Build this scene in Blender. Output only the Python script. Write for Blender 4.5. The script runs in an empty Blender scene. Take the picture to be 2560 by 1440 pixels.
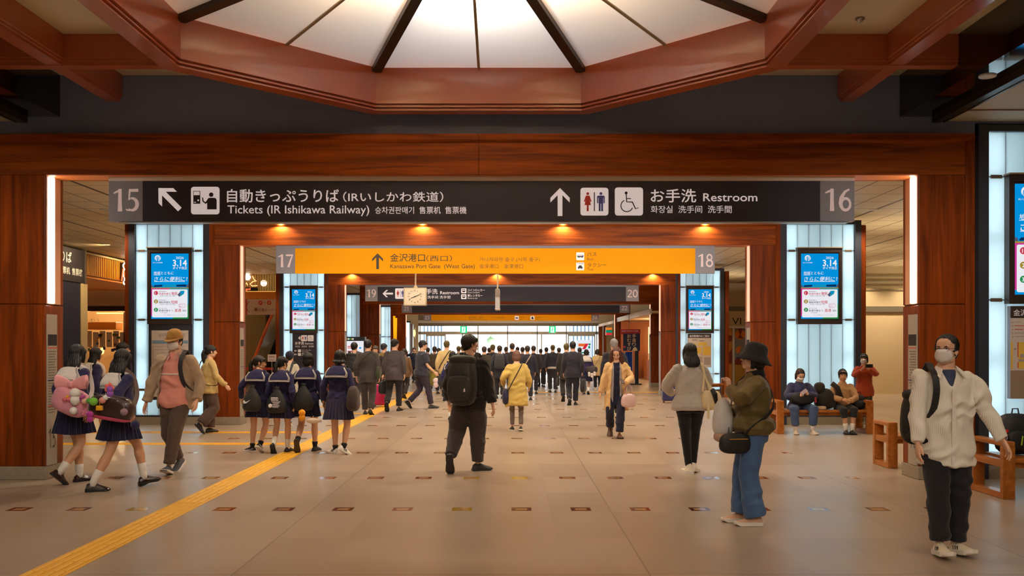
import bpy, bmesh, math, random
import numpy as np
from mathutils import Vector, Matrix

random.seed(7)
SC = bpy.context.scene
COL = SC.collection
# ---- camera: eye height 1.64 m, looking straight down the hall (+Y) ----
F, EH, VX, HZ = 2330.0, 1.64, 1278.0, 868.0          # focal length and horizon for a 2560 x 1440 frame
cam_d = bpy.data.cameras.new('camera')
cam_d.lens = F / 2560 * 36.0
cam_d.sensor_width = 36.0
cam_d.shift_x = (1280 - VX) / 2560
cam_d.shift_y = (HZ - 720) / 2560
cam_d.clip_start, cam_d.clip_end = 0.05, 400
cam = bpy.data.objects.new('camera', cam_d)
cam.location = (0, 0, EH)
cam.rotation_euler = (math.pi / 2, 0, 0)
COL.objects.link(cam)
SC.camera = cam
SC.view_settings.view_transform = 'Standard'
SC.view_settings.look = 'None'
SC.view_settings.exposure = 0.0
SC.view_settings.gamma = 1.0
SC.view_settings.use_curve_mapping = False
SC.cycles.max_bounces, SC.cycles.diffuse_bounces, SC.cycles.glossy_bounces, SC.cycles.transmission_bounces = 8, 4, 3, 5
# ---- world: hazy bright daytime sky, reaches the hall only through the far doors ----
W = bpy.data.worlds.new('sky')
SC.world = W
W.use_nodes = True
_bg = W.node_tree.nodes['Background']
_bg.inputs[0].default_value = (0.86, 0.93, 1.0, 1)
_bg.inputs[1].default_value = 3.6


def px(x, Y): return (x - VX) / F * Y
def pz(y, Y): return EH - (y - HZ) / F * Y
def yf(y): return F * EH / (y - HZ)


def lin(c):
    r = []
    for v in c[:3]:
        v = v / 255.0
        r.append(v / 12.92 if v <= 0.04045 else ((v + 0.055) / 1.055) ** 2.4)
    return (r[0], r[1], r[2], 1.0)


# ---- lamps ----
WARM = (1.0, 0.83, 0.62)
LK = 2.0
def spot(name, loc, power, angle=120, blend=0.6, color=WARM, r=0.05, aim=(0, 0, -1)):
    d = bpy.data.lights.new(name, 'SPOT')
    d.energy, d.spot_size, d.spot_blend, d.color, d.shadow_soft_size = power * LK, math.radians(angle), blend, color, r
    o = bpy.data.objects.new(name, d)
    o.location = loc
    o.rotation_euler = Vector(aim).to_track_quat('-Z', 'Y').to_euler()
    COL.objects.link(o)
    return o


# ---- materials ----
_M = {}
def mat(name, col=(128, 128, 128), rough=0.6, metal=0.0, spec=0.5, emit=0.0, ecol=None, bump=0.0, bscale=60.0, var=0.0, vscale=4.0, stretch=(1, 1, 1), coat=0.0, sheen=0.0):
    if name in _M:
        return _M[name]
    m = bpy.data.materials.new(name)
    m.use_nodes = True
    nt = m.node_tree
    b = nt.nodes['Principled BSDF']
    c = lin(col)
    b.inputs['Base Color'].default_value = c
    b.inputs['Roughness'].default_value = rough
    b.inputs['Metallic'].default_value = metal
    b.inputs['Specular IOR Level'].default_value = spec
    b.inputs['Coat Weight'].default_value = coat
    b.inputs['Sheen Weight'].default_value = sheen
    if emit:
        b.inputs['Emission Color'].default_value = lin(ecol or col)
        b.inputs['Emission Strength'].default_value = emit
    if bump or var:
        tc = nt.nodes.new('ShaderNodeTexCoord')
        mp = nt.nodes.new('ShaderNodeMapping')
        mp.inputs['Scale'].default_value = stretch
        nt.links.new(tc.outputs['Object'], mp.inputs[0])
    if var:
        n = nt.nodes.new('ShaderNodeTexNoise')
        n.inputs['Scale'].default_value = vscale
        n.inputs['Detail'].default_value = 5
        nt.links.new(mp.outputs[0], n.inputs[0])
        mr = nt.nodes.new('ShaderNodeMapRange')
        mr.inputs[1].default_value, mr.inputs[2].default_value = 0.3, 0.7
        mr.inputs[3].default_value, mr.inputs[4].default_value = 1 - var, 1 + var
        nt.links.new(n.outputs[0], mr.inputs[0])
        mx = nt.nodes.new('ShaderNodeVectorMath')
        mx.operation = 'SCALE'
        mx.inputs[0].default_value = c[:3]
        nt.links.new(mr.outputs[0], mx.inputs['Scale'])
        nt.links.new(mx.outputs[0], b.inputs['Base Color'])
    if bump:
        n2 = nt.nodes.new('ShaderNodeTexNoise')
        n2.inputs['Scale'].default_value = bscale
        n2.inputs['Detail'].default_value = 4
        nt.links.new(mp.outputs[0], n2.inputs[0])
        bp = nt.nodes.new('ShaderNodeBump')
        bp.inputs['Strength'].default_value = bump
        bp.inputs['Distance'].default_value = 0.02
        nt.links.new(n2.outputs[0], bp.inputs['Height'])
        nt.links.new(bp.outputs[0], b.inputs['Normal'])
    _M[name] = m
    return m


def emat(name, col, strength):
    if name in _M:
        return _M[name]
    m = bpy.data.materials.new(name)
    m.use_nodes = True
    nt = m.node_tree
    nt.nodes.clear()
    e = nt.nodes.new('ShaderNodeEmission')
    e.inputs[0].default_value = lin(col)
    e.inputs[1].default_value = strength
    o = nt.nodes.new('ShaderNodeOutputMaterial')
    nt.links.new(e.outputs[0], o.inputs[0])
    _M[name] = m
    return m


def wood(name, dark, light, axis='Z', rough=0.32, coat=0.25, knots=True):
    """stained timber, grain along axis, small dark knots"""
    m = bpy.data.materials.new(name)
    m.use_nodes = True
    nt = m.node_tree
    b = nt.nodes['Principled BSDF']
    tc = nt.nodes.new('ShaderNodeTexCoord')
    mp = nt.nodes.new('ShaderNodeMapping')
    sc = {'X': (0.9, 14, 14), 'Y': (14, 0.9, 14), 'Z': (14, 14, 0.9)}[axis]
    mp.inputs['Scale'].default_value = sc
    nt.links.new(tc.outputs['Object'], mp.inputs[0])
    n = nt.nodes.new('ShaderNodeTexNoise')
    n.inputs['Scale'].default_value = 1.0
    n.inputs['Detail'].default_value = 6
    n.inputs['Distortion'].default_value = 0.7
    nt.links.new(mp.outputs[0], n.inputs[0])
    r = nt.nodes.new('ShaderNodeValToRGB')
    r.color_ramp.elements[0].position, r.color_ramp.elements[0].color = 0.28, lin(dark)
    r.color_ramp.elements[1].position, r.color_ramp.elements[1].color = 0.72, lin(light)
    nt.links.new(n.outputs[0], r.inputs[0])
    out = r.outputs[0]
    if knots:
        v = nt.nodes.new('ShaderNodeTexVoronoi')
        mp2 = nt.nodes.new('ShaderNodeMapping')
        mp2.inputs['Scale'].default_value = {'X': (1.6, 5, 5), 'Y': (5, 1.6, 5), 'Z': (5, 5, 1.6)}[axis]
        nt.links.new(tc.outputs['Object'], mp2.inputs[0])
        nt.links.new(mp2.outputs[0], v.inputs[0])
        mr = nt.nodes.new('ShaderNodeMapRange')
        mr.inputs[1].default_value, mr.inputs[2].default_value = 0.05, 0.14
        mr.inputs[3].default_value, mr.inputs[4].default_value = 0.55, 0.0
        nt.links.new(v.outputs['Distance'], mr.inputs[0])
        mx = nt.nodes.new('ShaderNodeMix')
        mx.data_type = 'RGBA'
        mx.inputs['B'].default_value = lin([c * 0.45 for c in dark])
        nt.links.new(mr.outputs[0], mx.inputs['Factor'])
        nt.links.new(out, mx.inputs['A'])
        out = mx.outputs['Result']
    nt.links.new(out, b.inputs['Base Color'])
    b.inputs['Roughness'].default_value = rough
    b.inputs['Coat Weight'].default_value = coat
    b.inputs['Specular IOR Level'].default_value = 0.2
    b.inputs['Coat Roughness'].default_value = 0.15
    bp = nt.nodes.new('ShaderNodeBump')
    bp.inputs['Strength'].default_value = 0.12
    bp.inputs['Distance'].default_value = 0.004
    nt.links.new(n.outputs[0], bp.inputs['Height'])
    nt.links.new(bp.outputs[0], b.inputs['Normal'])
    _M[name] = m
    return m


# ---- mesh collector ----
class MB:
    def __init__(s): s.v, s.f, s.m = [], [], []

    def add(s, vs, fs, mi=0):
        o = len(s.v)
        s.v += [tuple(v) for v in vs]
        s.f += [tuple(i + o for i in f) for f in fs]
        s.m += [mi] * len(fs)
        return s

    def box(s, x0, x1, y0, y1, z0, z1, mi=0):
        x0, x1 = min(x0, x1), max(x0, x1); y0, y1 = min(y0, y1), max(y0, y1); z0, z1 = min(z0, z1), max(z0, z1)
        v = [(x0, y0, z0), (x1, y0, z0), (x1, y1, z0), (x0, y1, z0), (x0, y0, z1), (x1, y0, z1), (x1, y1, z1), (x0, y1, z1)]
        return s.add(v, [(0, 3, 2, 1), (4, 5, 6, 7), (0, 1, 5, 4), (1, 2, 6, 5), (2, 3, 7, 6), (3, 0, 4, 7)], mi)

    def bbox(s, x0, x1, y0, y1, z0, z1, r=0.01, mi=0):
        """box with chamfered edges"""
        bm = bmesh.new()
        bmesh.ops.create_cube(bm, size=1)
        for v in bm.verts:
            v.co = ((x0 + x1) / 2 + v.co.x * abs(x1 - x0), (y0 + y1) / 2 + v.co.y * abs(y1 - y0), (z0 + z1) / 2 + v.co.z * abs(z1 - z0))
        bmesh.ops.bevel(bm, geom=bm.edges[:], offset=r, segments=2, affect='EDGES', profile=0.5)
        bm.verts.index_update()
        s.add([v.co[:] for v in bm.verts], [[v.index for v in f.verts] for f in bm.faces], mi)
        bm.free()
        return s

    def prism(s, poly, axis, a, b, mi=0):
        """poly in the two remaining axes, extruded along axis a..b"""
        n = len(poly)
        def P(p, t): return {'X': (t, p[0], p[1]), 'Y': (p[0], t, p[1]), 'Z': (p[0], p[1], t)}[axis]
        v = [P(p, a) for p in poly] + [P(p, b) for p in poly]
        fs = [tuple(range(n)), tuple(range(2 * n - 1, n - 1, -1))] + [(i, i + n, (i + 1) % n + n, (i + 1) % n) for i in range(n)]
        return s.add(v, fs, mi)

    def loft(s, rings, mi=0, close=True, caps=True):
        n = len(rings[0])
        v = [p for r in rings for p in r]
        fs = []
        for k in range(len(rings) - 1):
            for i in range(n if close else n - 1):
                j = (i + 1) % n
                fs.append((k * n + i, k * n + j, (k + 1) * n + j, (k + 1) * n + i))
        if caps and close:
            fs.append(tuple(range(n - 1, -1, -1)))
            fs.append(tuple((len(rings) - 1) * n + i for i in range(n)))
        return s.add(v, fs, mi)

    def tube(s, pts, rad, n=10, mi=0, flat=None, up=None):
        """swept tube; flat=(w,t) gives a strap cross-section"""
        pts = [Vector(p) for p in pts]
        if flat and up is None and len(pts) >= 4:                        # straps follow a smooth curve
            q = [pts[0]] + pts + [pts[-1]]; sm = []
            for i in range(len(pts) - 1):
                a, b, c, d = q[i:i + 4]
                for t in (0, .25, .5, .75):
                    sm.append(.5 * (2 * b + (c - a) * t + (2 * a - 5 * b + 4 * c - d) * t * t + (3 * b - a - 3 * c + d) * t ** 3))
            pts = sm + [pts[-1]]
            if hasattr(rad, '__len__'): rad = rad[0]
        if not hasattr(rad, '__len__'): rad = [rad] * len(pts)
        rings = []
        u = None
        for i, p in enumerate(pts):
            t = (pts[min(i + 1, len(pts) - 1)] - pts[max(i - 1, 0)])
            t = t.normalized() if t.length > 1e-9 else Vector((0, 0, 1))
            if u is None or up is not None:
                u = Vector(up) if up is not None else (Vector((0, 1, 0)) if abs(t.y) < 0.9 else Vector((1, 0, 0)))
            u = (u - t * u.dot(t)).normalized()
            w = t.cross(u)
            if flat:
                a, b = flat[0] / 2, flat[1] / 2
                rings.append([p + w * (a * sx) + u * (b * sy) for sx, sy in ((-1, -1), (1, -1), (1, 1), (-1, 1))])
            else:
                rings.append([p + (u * math.cos(k * 2 * math.pi / n) + w * math.sin(k * 2 * math.pi / n)) * rad[i] for k in range(n)])
        return s.loft(rings, mi)

    def ell(s, c, r, n=16, m=10, mi=0, M=None):
        c, rings = Vector(c), []
        for j in range(m + 1):
            a = -math.pi / 2 + math.pi * j / m
            cr = max(math.cos(a), 0.02)
            ring = []
            for i in range(n):
                t = 2 * math.pi * i / n
                p = Vector((r[0] * cr * math.cos(t), r[1] * cr * math.sin(t), r[2] * math.sin(a)))
                ring.append(c + (M @ p if M else p))
            rings.append(ring)
        return s.loft(rings, mi)

    def lathe(s, prof, n=24, c=(0, 0, 0), mi=0):
        rings = [[(c[0] + r * math.cos(2 * math.pi * i / n), c[1] + r * math.sin(2 * math.pi * i / n), c[2] + z) for i in range(n)] for r, z in prof]
        return s.loft(rings, mi)

    def xf(s, M):
        s.v = [tuple(M @ Vector(v)) for v in s.v]
        return s

    def build(s, name, mats, parent=None, smooth=False, weld=False):
        me = bpy.data.meshes.new(name)
        me.from_pydata(s.v, [], s.f)
        if not isinstance(mats, (list, tuple)): mats = [mats]
        for m in mats: me.materials.append(m)
        if len(mats) > 1: me.polygons.foreach_set('material_index', s.m)
        bm = bmesh.new(); bm.from_mesh(me)
        if weld: bmesh.ops.remove_doubles(bm, verts=bm.verts[:], dist=1e-5)
        bmesh.ops.recalc_face_normals(bm, faces=bm.faces[:])
        bm.to_mesh(me); bm.free()
        if smooth: me.polygons.foreach_set('use_smooth', [True] * len(me.polygons))
        me.update()
        o = bpy.data.objects.new(name, me)
        COL.objects.link(o)
        if parent: o.parent = parent
        return o


def tag(o, label=None, cat=None, group=None, kind=None):
    if label: o['label'] = label
    if cat: o['category'] = cat
    if group: o['group'] = group
    if kind: o['kind'] = kind
    return o


def thing(name, label, cat, loc=(0, 0, 0), rz=0.0, group=None, kind=None):
    o = bpy.data.objects.new(name, None)
    o.empty_display_size = 0.1
    o.location, o.rotation_euler = loc, (0, 0, rz)
    COL.objects.link(o)
    return tag(o, label, cat, group, kind)


def copy_tree(o, parent=None):
    c = o.copy()
    COL.objects.link(c)
    c.parent = parent
    for ch in o.children: copy_tree(ch, c)
    return c


# ---- flat lettering and marks: everything on one vertical plane facing the camera side ----
_TX = {}
def text_geo(body, bold=0.0):
    k = (body, bold)
    if k not in _TX:
        cu = bpy.data.curves.new('t', 'FONT')
        cu.body, cu.size, cu.offset, cu.resolution_u = body, 1.0, bold, 3
        o = bpy.data.objects.new('t', cu)
        COL.objects.link(o)
        bpy.context.view_layer.update()
        me = bpy.data.meshes.new_from_object(o.evaluated_get(bpy.context.evaluated_depsgraph_get()))
        vs = [(v.co.x, v.co.y) for v in me.vertices]
        fs = [tuple(p.vertices) for p in me.polygons]
        bpy.data.objects.remove(o); bpy.data.curves.remove(cu); bpy.data.meshes.remove(me)
        _TX[k] = (vs, fs)
    return _TX[k]


class Flat:
    """marks drawn in the frame's pixel units on the plane at distance Y; lay = which layer in front of the panel"""
    def __init__(s, Y, dx=0.0, sc=1.0):
        s.Y, s.mb, s.lay = Y, MB(), 1

    def _p(s, pts):
        s.n = getattr(s, 'n', 0) + 1                                     # every mark a hair in front of the one before
        y = s.Y - 0.0022 * s.lay - (s.n % 8) * 0.0002
        return [(px(a, s.Y), y, pz(b, s.Y)) for a, b in pts]

    def poly(s, pts, mi=0):
        s.mb.add(s._p(pts), [tuple(range(len(pts)))], mi); return s

    def rect(s, a, b, c, d, mi=0, r=0):
        if r:
            pts = []
            for cx, cy, a0 in ((c - r, b + r, -90), (c - r, d - r, 0), (a + r, d - r, 90), (a + r, b + r, 180)):
                for k in range(5):
                    t = math.radians(a0 + k * 22.5)
                    pts.append((cx + r * math.cos(t), cy + r * math.sin(t)))
            return s.poly(pts, mi)
        return s.poly([(a, b), (c, b), (c, d), (a, d)], mi)

    def circ(s, x, y, r, mi=0, ry=None):
        return s.poly([(x + r * math.cos(k * math.pi / 10), y + (ry or r) * math.sin(k * math.pi / 10)) for k in range(20)], mi)

    def rib(s, pts, mi=0):
        """ribbon through (x, y, width)"""
        L, R = [], []
        n = len(pts)
        for i, (x, y, w) in enumerate(pts):
            a, b = pts[max(i - 1, 0)], pts[min(i + 1, n - 1)]
            dx, dy = b[0] - a[0], b[1] - a[1]
            l = math.hypot(dx, dy) or 1
            L.append((x - dy / l * w / 2, y + dx / l * w / 2)); R.append((x + dy / l * w / 2, y - dx / l * w / 2))
        v = s._p(L + R)
        s.mb.add(v, [(i, i + 1, n + i + 1, n + i) for i in range(n - 1)], mi)
        return s

    def arc(s, x, y, r, a0, a1, w, mi=0, n=14, ry=None):
        return s.rib([(x + r * math.cos(math.radians(a0 + (a1 - a0) * k / n)), y + (ry or r) * math.sin(math.radians(a0 + (a1 - a0) * k / n)), w) for k in range(n + 1)], mi)

    def text(s, body, x, y, h, w=None, mi=0, bold=0.0, shear=0.0, vert=False):
        """x = left edge, y = baseline, h = em height, w = total width in px"""
        if vert:
            for i, ch in enumerate(body): s.text(ch, x, y + i * h * 1.02, h, h * 0.92, mi, bold)
            return s
        vs, fs = text_geo(body)
        if not vs: return s
        x0, x1 = min(v[0] for v in vs), max(v[0] for v in vs)
        k = w / (x1 - x0) if w else h
        b = bold * h * .8
        for dx, dy in (((0, 0), (b, 0), (-b, 0), (0, b), (0, -b)) if bold else ((0, 0),)):
            s.mb.add(s._p([(x + dx + (v[0] - x0) * k + v[1] * h * shear, y + dy - v[1] * h) for v in vs]), fs, mi)
        return s

    def build(s, name, mats, parent=None):
        return s.mb.build(name, mats, parent)


# numerals of the gate numbers: wide-waisted strokes (x, y from top, stroke width) in a 0.62 x 1 cell
def _arcp(cx, cy, rx, ry, a0, a1, w0, w1, n=10):
    return [(cx + rx * math.cos(math.radians(a0 + (a1 - a0) * k / n)), cy + ry * math.sin(math.radians(a0 + (a1 - a0) * k / n)),
             w0 + (w1 - w0) * math.sin(math.pi * k / n)) for k in range(n + 1)]
DIG = {
    '1': [[(0.36, 0.0, 0.15), (0.355, 0.5, 0.16), (0.36, 1.0, 0.2)], [(0.05, 0.2, 0.05), (0.2, 0.13, 0.1), (0.4, 0.04, 0.06)]],
    '5': [[(0.14, 0.06, 0.12), (0.35, 0.065, 0.13), (0.58, 0.06, 0.14)], [(0.19, 0.02, 0.09), (0.165, 0.25, 0.08), (0.14, 0.5, 0.06)],
          _arcp(0.28, 0.68, 0.25, 0.27, -120, 130, 0.05, 0.17), [(0.0, 0.9, 0.06), (0.08, 0.95, 0.07), (0.2, 0.95, 0.07)]],
    '6': [[(0.5, 0.03, 0.08), (0.3, 0.14, 0.12), (0.14, 0.4, 0.16), (0.1, 0.65, 0.17), (0.14, 0.82, 0.15)], _arcp(0.33, 0.7, 0.21, 0.26, 0, 360, 0.1, 0.14, 20)],
    '7': [[(0.03, 0.07, 0.13), (0.3, 0.07, 0.14), (0.6, 0.06, 0.12)], [(0.57, 0.03, 0.08), (0.42, 0.4, 0.12), (0.22, 1.0, 0.18)]],
    '8': [_arcp(0.31, 0.26, 0.18, 0.21, 0, 360, 0.1, 0.12, 20), _arcp(0.31, 0.72, 0.23, 0.24, 0, 360, 0.12, 0.14, 20)],
    '9': [[(0.12, 0.97, 0.08), (0.32, 0.86, 0.12), (0.48, 0.6, 0.16), (0.52, 0.35, 0.17), (0.48, 0.18, 0.15)], _arcp(0.29, 0.3, 0.21, 0.26, 0, 360, 0.1, 0.14, 20)],
    '0': [_arcp(0.31, 0.5, 0.23, 0.45, 0, 360, 0.14, 0.15, 24)],
    '2': [_arcp(0.3, 0.27, 0.2, 0.22, -170, 40, 0.1, 0.15), [(0.46, 0.4, 0.15), (0.28, 0.68, 0.1), (0.08, 0.93, 0.09)], [(0.04, 0.94, 0.12), (0.3, 0.94, 0.12), (0.58, 0.93, 0.13)]],
    '3': [_arcp(0.26, 0.27, 0.2, 0.22, -150, 90, 0.09, 0.15), _arcp(0.26, 0.7, 0.25, 0.25, -90, 140, 0.09, 0.17)],
    '4': [[(0.42, 0.0, 0.12), (0.42, 1.0, 0.16)], [(0.42, 0.03, 0.08), (0.05, 0.66, 0.08)], [(0.0, 0.7, 0.1), (0.62, 0.7, 0.1)]],
}
def digits(fl, s, x, y, h, mi=0, w=None):
    """s at left x, top y, height h px"""
    cw = (w / len(s)) if w else h * 0.62
    for i, ch in enumerate(s):
        for st in DIG[ch]:
            fl.rib([(x + i * cw + a * cw / 0.64, y + b * h, c * h) for a, b, c in st], mi)
# ================= shared materials =================
WZ = wood('timber_upright', (88, 34, 4), (146, 64, 10), 'Z', rough=.42, coat=.06)
WX = wood('timber_level', (96, 40, 3), (166, 78, 6), 'X', rough=.6, coat=.0)
BENCHW = wood('bench_oak', (150, 84, 28), (190, 116, 48), 'Y', knots=False)
BEAM = mat('painted_beam', (172, 88, 54), 0.22, coat=0.25, var=0.05, vscale=2)
PEACH = mat('pale_wood_lining', (226, 160, 118), 0.45)
DARKW = mat('charcoal_wall', (118, 126, 160), 0.5, var=0.05, vscale=1.5)
BLACKG = mat('black_gloss', (10, 9, 11), 0.06, coat=0.6)
FRAMEG = mat('slate_metal', (62, 64, 74), 0.4, metal=0.3)
STONE = mat('plinth_stone', (150, 136, 116), 0.45, var=0.1, vscale=20)
GREYM = mat('sign_grey', (148, 144, 152), 0.5, spec=.3)
WHITEM = mat('warm_white', (222, 212, 200), 0.6)
CREAM = mat('cream_panel', (214, 196, 160), 0.6)
STEEL = mat('brushed_steel', (170, 165, 160), 0.28, metal=0.9)
BRONZE = mat('dark_bronze', (58, 44, 26), 0.35, metal=0.4)
SIGND = mat('sign_charcoal', (52, 48, 58), 0.55, spec=.3)
SIGNY = mat('sign_yellow', (255, 170, 0), 0.7, spec=.15, emit=.05)
LETW = mat('letter_white', (250, 244, 248), 0.6)
LETL = mat('letter_lit_white', (250, 240, 240), 0.6, emit=.36)
LETD = mat('letter_dark', (62, 44, 24), 0.6)
LETB = mat('letter_olive', (128, 86, 14), 0.6)
RED = mat('sign_red', (214, 66, 52), 0.6)
BLUE = mat('sign_blue', (84, 88, 168), 0.6)
BLACK = mat('matt_black', (22, 20, 22), 0.55)
TUBE = emat('tube_white', (255, 250, 242), 9.0)
COVERP = emat('cover_peach_glow', (255, 196, 160), 1.3)  # unlit strip covers of the farther portals; lit look put into emission
CTUBE = emat('column_tube', (240, 247, 248), 11.0)
CFILL = emat('column_fill_tube', (236, 246, 248), 4.5)


def nmath(nt, op, a, b=None, c=None):
    n = nt.nodes.new('ShaderNodeMath'); n.operation = op
    for i, v in enumerate((a, b, c)):
        if v is None: continue
        if hasattr(v, 'links'): nt.links.new(v, n.inputs[i])
        else: n.inputs[i].default_value = v
    return n.outputs[0]


def nmix(nt, f, a, b):
    n = nt.nodes.new('ShaderNodeMix'); n.data_type = 'RGBA'
    for k, v in (('Factor', f), ('A', a), ('B', b)):
        if hasattr(v, 'links'): nt.links.new(v, n.inputs[k])
        else: n.inputs[k].default_value = v
    return n.outputs['Result']


def floor_material():
    m = bpy.data.materials.new('stone_floor'); m.use_nodes = True
    nt = m.node_tree; b = nt.nodes['Principled BSDF']
    tc = nt.nodes.new('ShaderNodeTexCoord'); sp = nt.nodes.new('ShaderNodeSeparateXYZ')
    nt.links.new(tc.outputs['Object'], sp.inputs[0])
    X, Y = sp.outputs[0], sp.outputs[1]
    T = 0.6015
    M = lambda *a: nmath(nt, *a)
    side = M('MULTIPLY', M('LESS_THAN', X, -3.5), 0.27)              # the strip's far side has its own offset
    u = M('DIVIDE', M('ADD', M('SUBTRACT', X, 0.103), side), T)
    iu = M('ROUND', u)
    du = M('MULTIPLY', M('ABSOLUTE', M('SUBTRACT', u, iu)), T)
    def rowd(y0):
        v = M('DIVIDE', M('SUBTRACT', Y, y0), 5.04)
        return M('MULTIPLY', M('ABSOLUTE', M('SUBTRACT', v, M('ROUND', v))), 5.04)
    d1, d2 = rowd(9.44), rowd(11.70)
    dv = M('MINIMUM', d1, d2)
    dm = M('MAXIMUM', du, dv)
    inhall = M('MULTIPLY', M('LESS_THAN', M('ABSOLUTE', M('ADD', X, 0.4)), 4.75), M('MULTIPLY', M('LESS_THAN', Y, 58), M('GREATER_THAN', Y, 7.2)))
    outer = M('MULTIPLY', M('LESS_THAN', dm, 0.1), inhall)
    inner = M('MULTIPLY', M('LESS_THAN', M('MAXIMUM', M('MULTIPLY', du, 1.0), M('MULTIPLY', dv, 1.15)), 0.058), inhall)
    wn = nt.nodes.new('ShaderNodeTexWhiteNoise'); wn.noise_dimensions = '2D'
    cb = nt.nodes.new('ShaderNodeCombineXYZ')
    nt.links.new(iu, cb.inputs[0])
    nt.links.new(M('ROUND', M('DIVIDE', Y, 1.2)), cb.inputs[1])
    nt.links.new(cb.outputs[0], wn.inputs[0])
    ramp = nt.nodes.new('ShaderNodeValToRGB'); ramp.color_ramp.interpolation = 'CONSTANT'
    es = ramp.color_ramp.elements
    es[0].color = lin((98, 46, 34)); es[1].position = 0.5; es[1].color = lin((132, 72, 36))
    e = es.new(0.78); e.color = lin((150, 92, 70)); e = es.new(0.92); e.color = lin((176, 140, 40))
    nt.links.new(wn.outputs[0], ramp.inputs[0])
    # stone
    n1 = nt.nodes.new('ShaderNodeTexNoise'); n1.inputs['Scale'].default_value = 1.3; n1.inputs['Detail'].default_value = 8
    n2 = nt.nodes.new('ShaderNodeTexNoise'); n2.inputs['Scale'].default_value = 60; n2.inputs['Detail'].default_value = 4
    nt.links.new(tc.outputs['Object'], n1.inputs[0]); nt.links.new(tc.outputs['Object'], n2.inputs[0])
    tu = M('FLOOR', M('DIVIDE', M('SUBTRACT', X, 0.998), T)); tv = M('FLOOR', M('DIVIDE', M('SUBTRACT', Y, 0.43), 1.26))
    w2 = nt.nodes.new('ShaderNodeTexWhiteNoise'); w2.noise_dimensions = '2D'
    c2 = nt.nodes.new('ShaderNodeCombineXYZ'); nt.links.new(tu, c2.inputs[0]); nt.links.new(tv, c2.inputs[1]); nt.links.new(c2.outputs[0], w2.inputs[0])
    tone = M('ADD', M('ADD', M('MULTIPLY', n1.outputs[0], 0.35), M('MULTIPLY', n2.outputs[0], 0.3)), M('MULTIPLY', w2.outputs[0], 0.22))
    st = nt.nodes.new('ShaderNodeValToRGB')
    st.color_ramp.elements[0].position = 0.2; st.color_ramp.elements[0].color = lin((150, 131, 112))
    st.color_ramp.elements[1].position = 0.75; st.color_ramp.elements[1].color = lin((186, 166, 144))
    nt.links.new(tone, st.inputs[0])
    def line(c, x0, per, half):
        v = M('DIVIDE', M('SUBTRACT', c, x0), per)
        return M('LESS_THAN', M('MULTIPLY', M('ABSOLUTE', M('SUBTRACT', v, M('ROUND', v))), per), half)
    thin = M('MAXIMUM', line(X, 0.998, T, 0.0022), line(Y, 0.43, 1.26, 0.0028))
    bold = M('MAXIMUM', line(X, 0.998, 3.0075, 0.006), line(Y, 0.43, 6.3, 0.006))
    col = nmix(nt, M('MULTIPLY', thin, 0.16), st.outputs[0], lin((110, 92, 76)))
    col = nmix(nt, M('MULTIPLY', bold, 0.6), col, lin((84, 70, 58)))
    col = nmix(nt, outer, col, ramp.outputs[0])
    col = nmix(nt, inner, col, lin((190, 150, 100)))
    nt.links.new(col, b.inputs['Base Color'])
    rr = M('ADD', M('MULTIPLY', n1.outputs[0], 0.10), 0.26)
    rr = M('SUBTRACT', rr, M('MULTIPLY', outer, 0.2))
    nt.links.new(M('MAXIMUM', rr, 0.06), b.inputs['Roughness'])
    bp = nt.nodes.new('ShaderNodeBump'); bp.inputs['Strength'].default_value = 0.03; bp.inputs['Distance'].default_value = 0.003
    nt.links.new(n2.outputs[0], bp.inputs['Height']); nt.links.new(bp.outputs[0], b.inputs['Normal'])
    b.inputs['Specular IOR Level'].default_value = 0.55
    return m


def slat_ceiling_material():
    m = bpy.data.materials.new('slat_ceiling'); m.use_nodes = True
    nt = m.node_tree; b = nt.nodes['Principled BSDF']
    tc = nt.nodes.new('ShaderNodeTexCoord'); sp = nt.nodes.new('ShaderNodeSeparateXYZ')
    nt.links.new(tc.outputs['Object'], sp.inputs[0])
    M = lambda *a: nmath(nt, *a)
    def line(c, per, half):
        v = M('DIVIDE', c, per)
        return M('LESS_THAN', M('MULTIPLY', M('ABSOLUTE', M('SUBTRACT', v, M('ROUND', v))), per), half)
    l1 = M('MAXIMUM', line(sp.outputs[0], 0.62, 0.012), line(sp.outputs[0], 2.48, 0.035))
    l2 = M('MULTIPLY', line(sp.outputs[1], 0.9, 0.02), 0.55)
    col = nmix(nt, M('MAXIMUM', l1, l2), lin((222, 204, 170)), lin((74, 52, 40)))
    nt.links.new(col, b.inputs['Base Color'])
    b.inputs['Roughness'].default_value = 0.5
    return m


SLATC = slat_ceiling_material()
# ================= floor, outer walls, added roof slab =================
HX = -0.39                                                    # centre line of the hall
mb = MB(); mb.box(-17, 17, -6, 62.6, -0.2, 0.0)
fl = tag(mb.build('floor', floor_material()), 'beige stone tile floor with small brown square inlays', 'floor', kind='structure')
def wall(name, *b, m=DARKW, label=None):
    return tag(MB().box(*b).build(name, m), label, 'wall' if label else None, kind='structure')
wall('wall_left', -17.2, -17, -6, 62, 0, 6.4, m=CREAM)
wall('wall_right', 17, 17.2, -6, 62, 0, 6.4, m=CREAM)
wall('wall_sky_block', -17, 17, -6.2, -6, 0, 6.4, m=CREAM)  # added to stop sky light leaking in behind the viewpoint
wall('wall_end_left', -17, px(1046, 62), 61.9, 62.3, 0, 6.4, m=CREAM)
wall('wall_end_right', px(1496, 62), 17, 61.9, 62.3, 0, 6.4, m=CREAM)
wall('wall_upper', -17, -6.5, 11.62, 11.95, 4.43, 6.4); wall('wall_upper', 5.78, 17, 11.62, 11.95, 4.43, 6.4)
wall('wall_front', -6.5, 5.78, 11.62, 11.95, 4.20, 6.4, label='dark charcoal wall band above the first timber portal')
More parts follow.
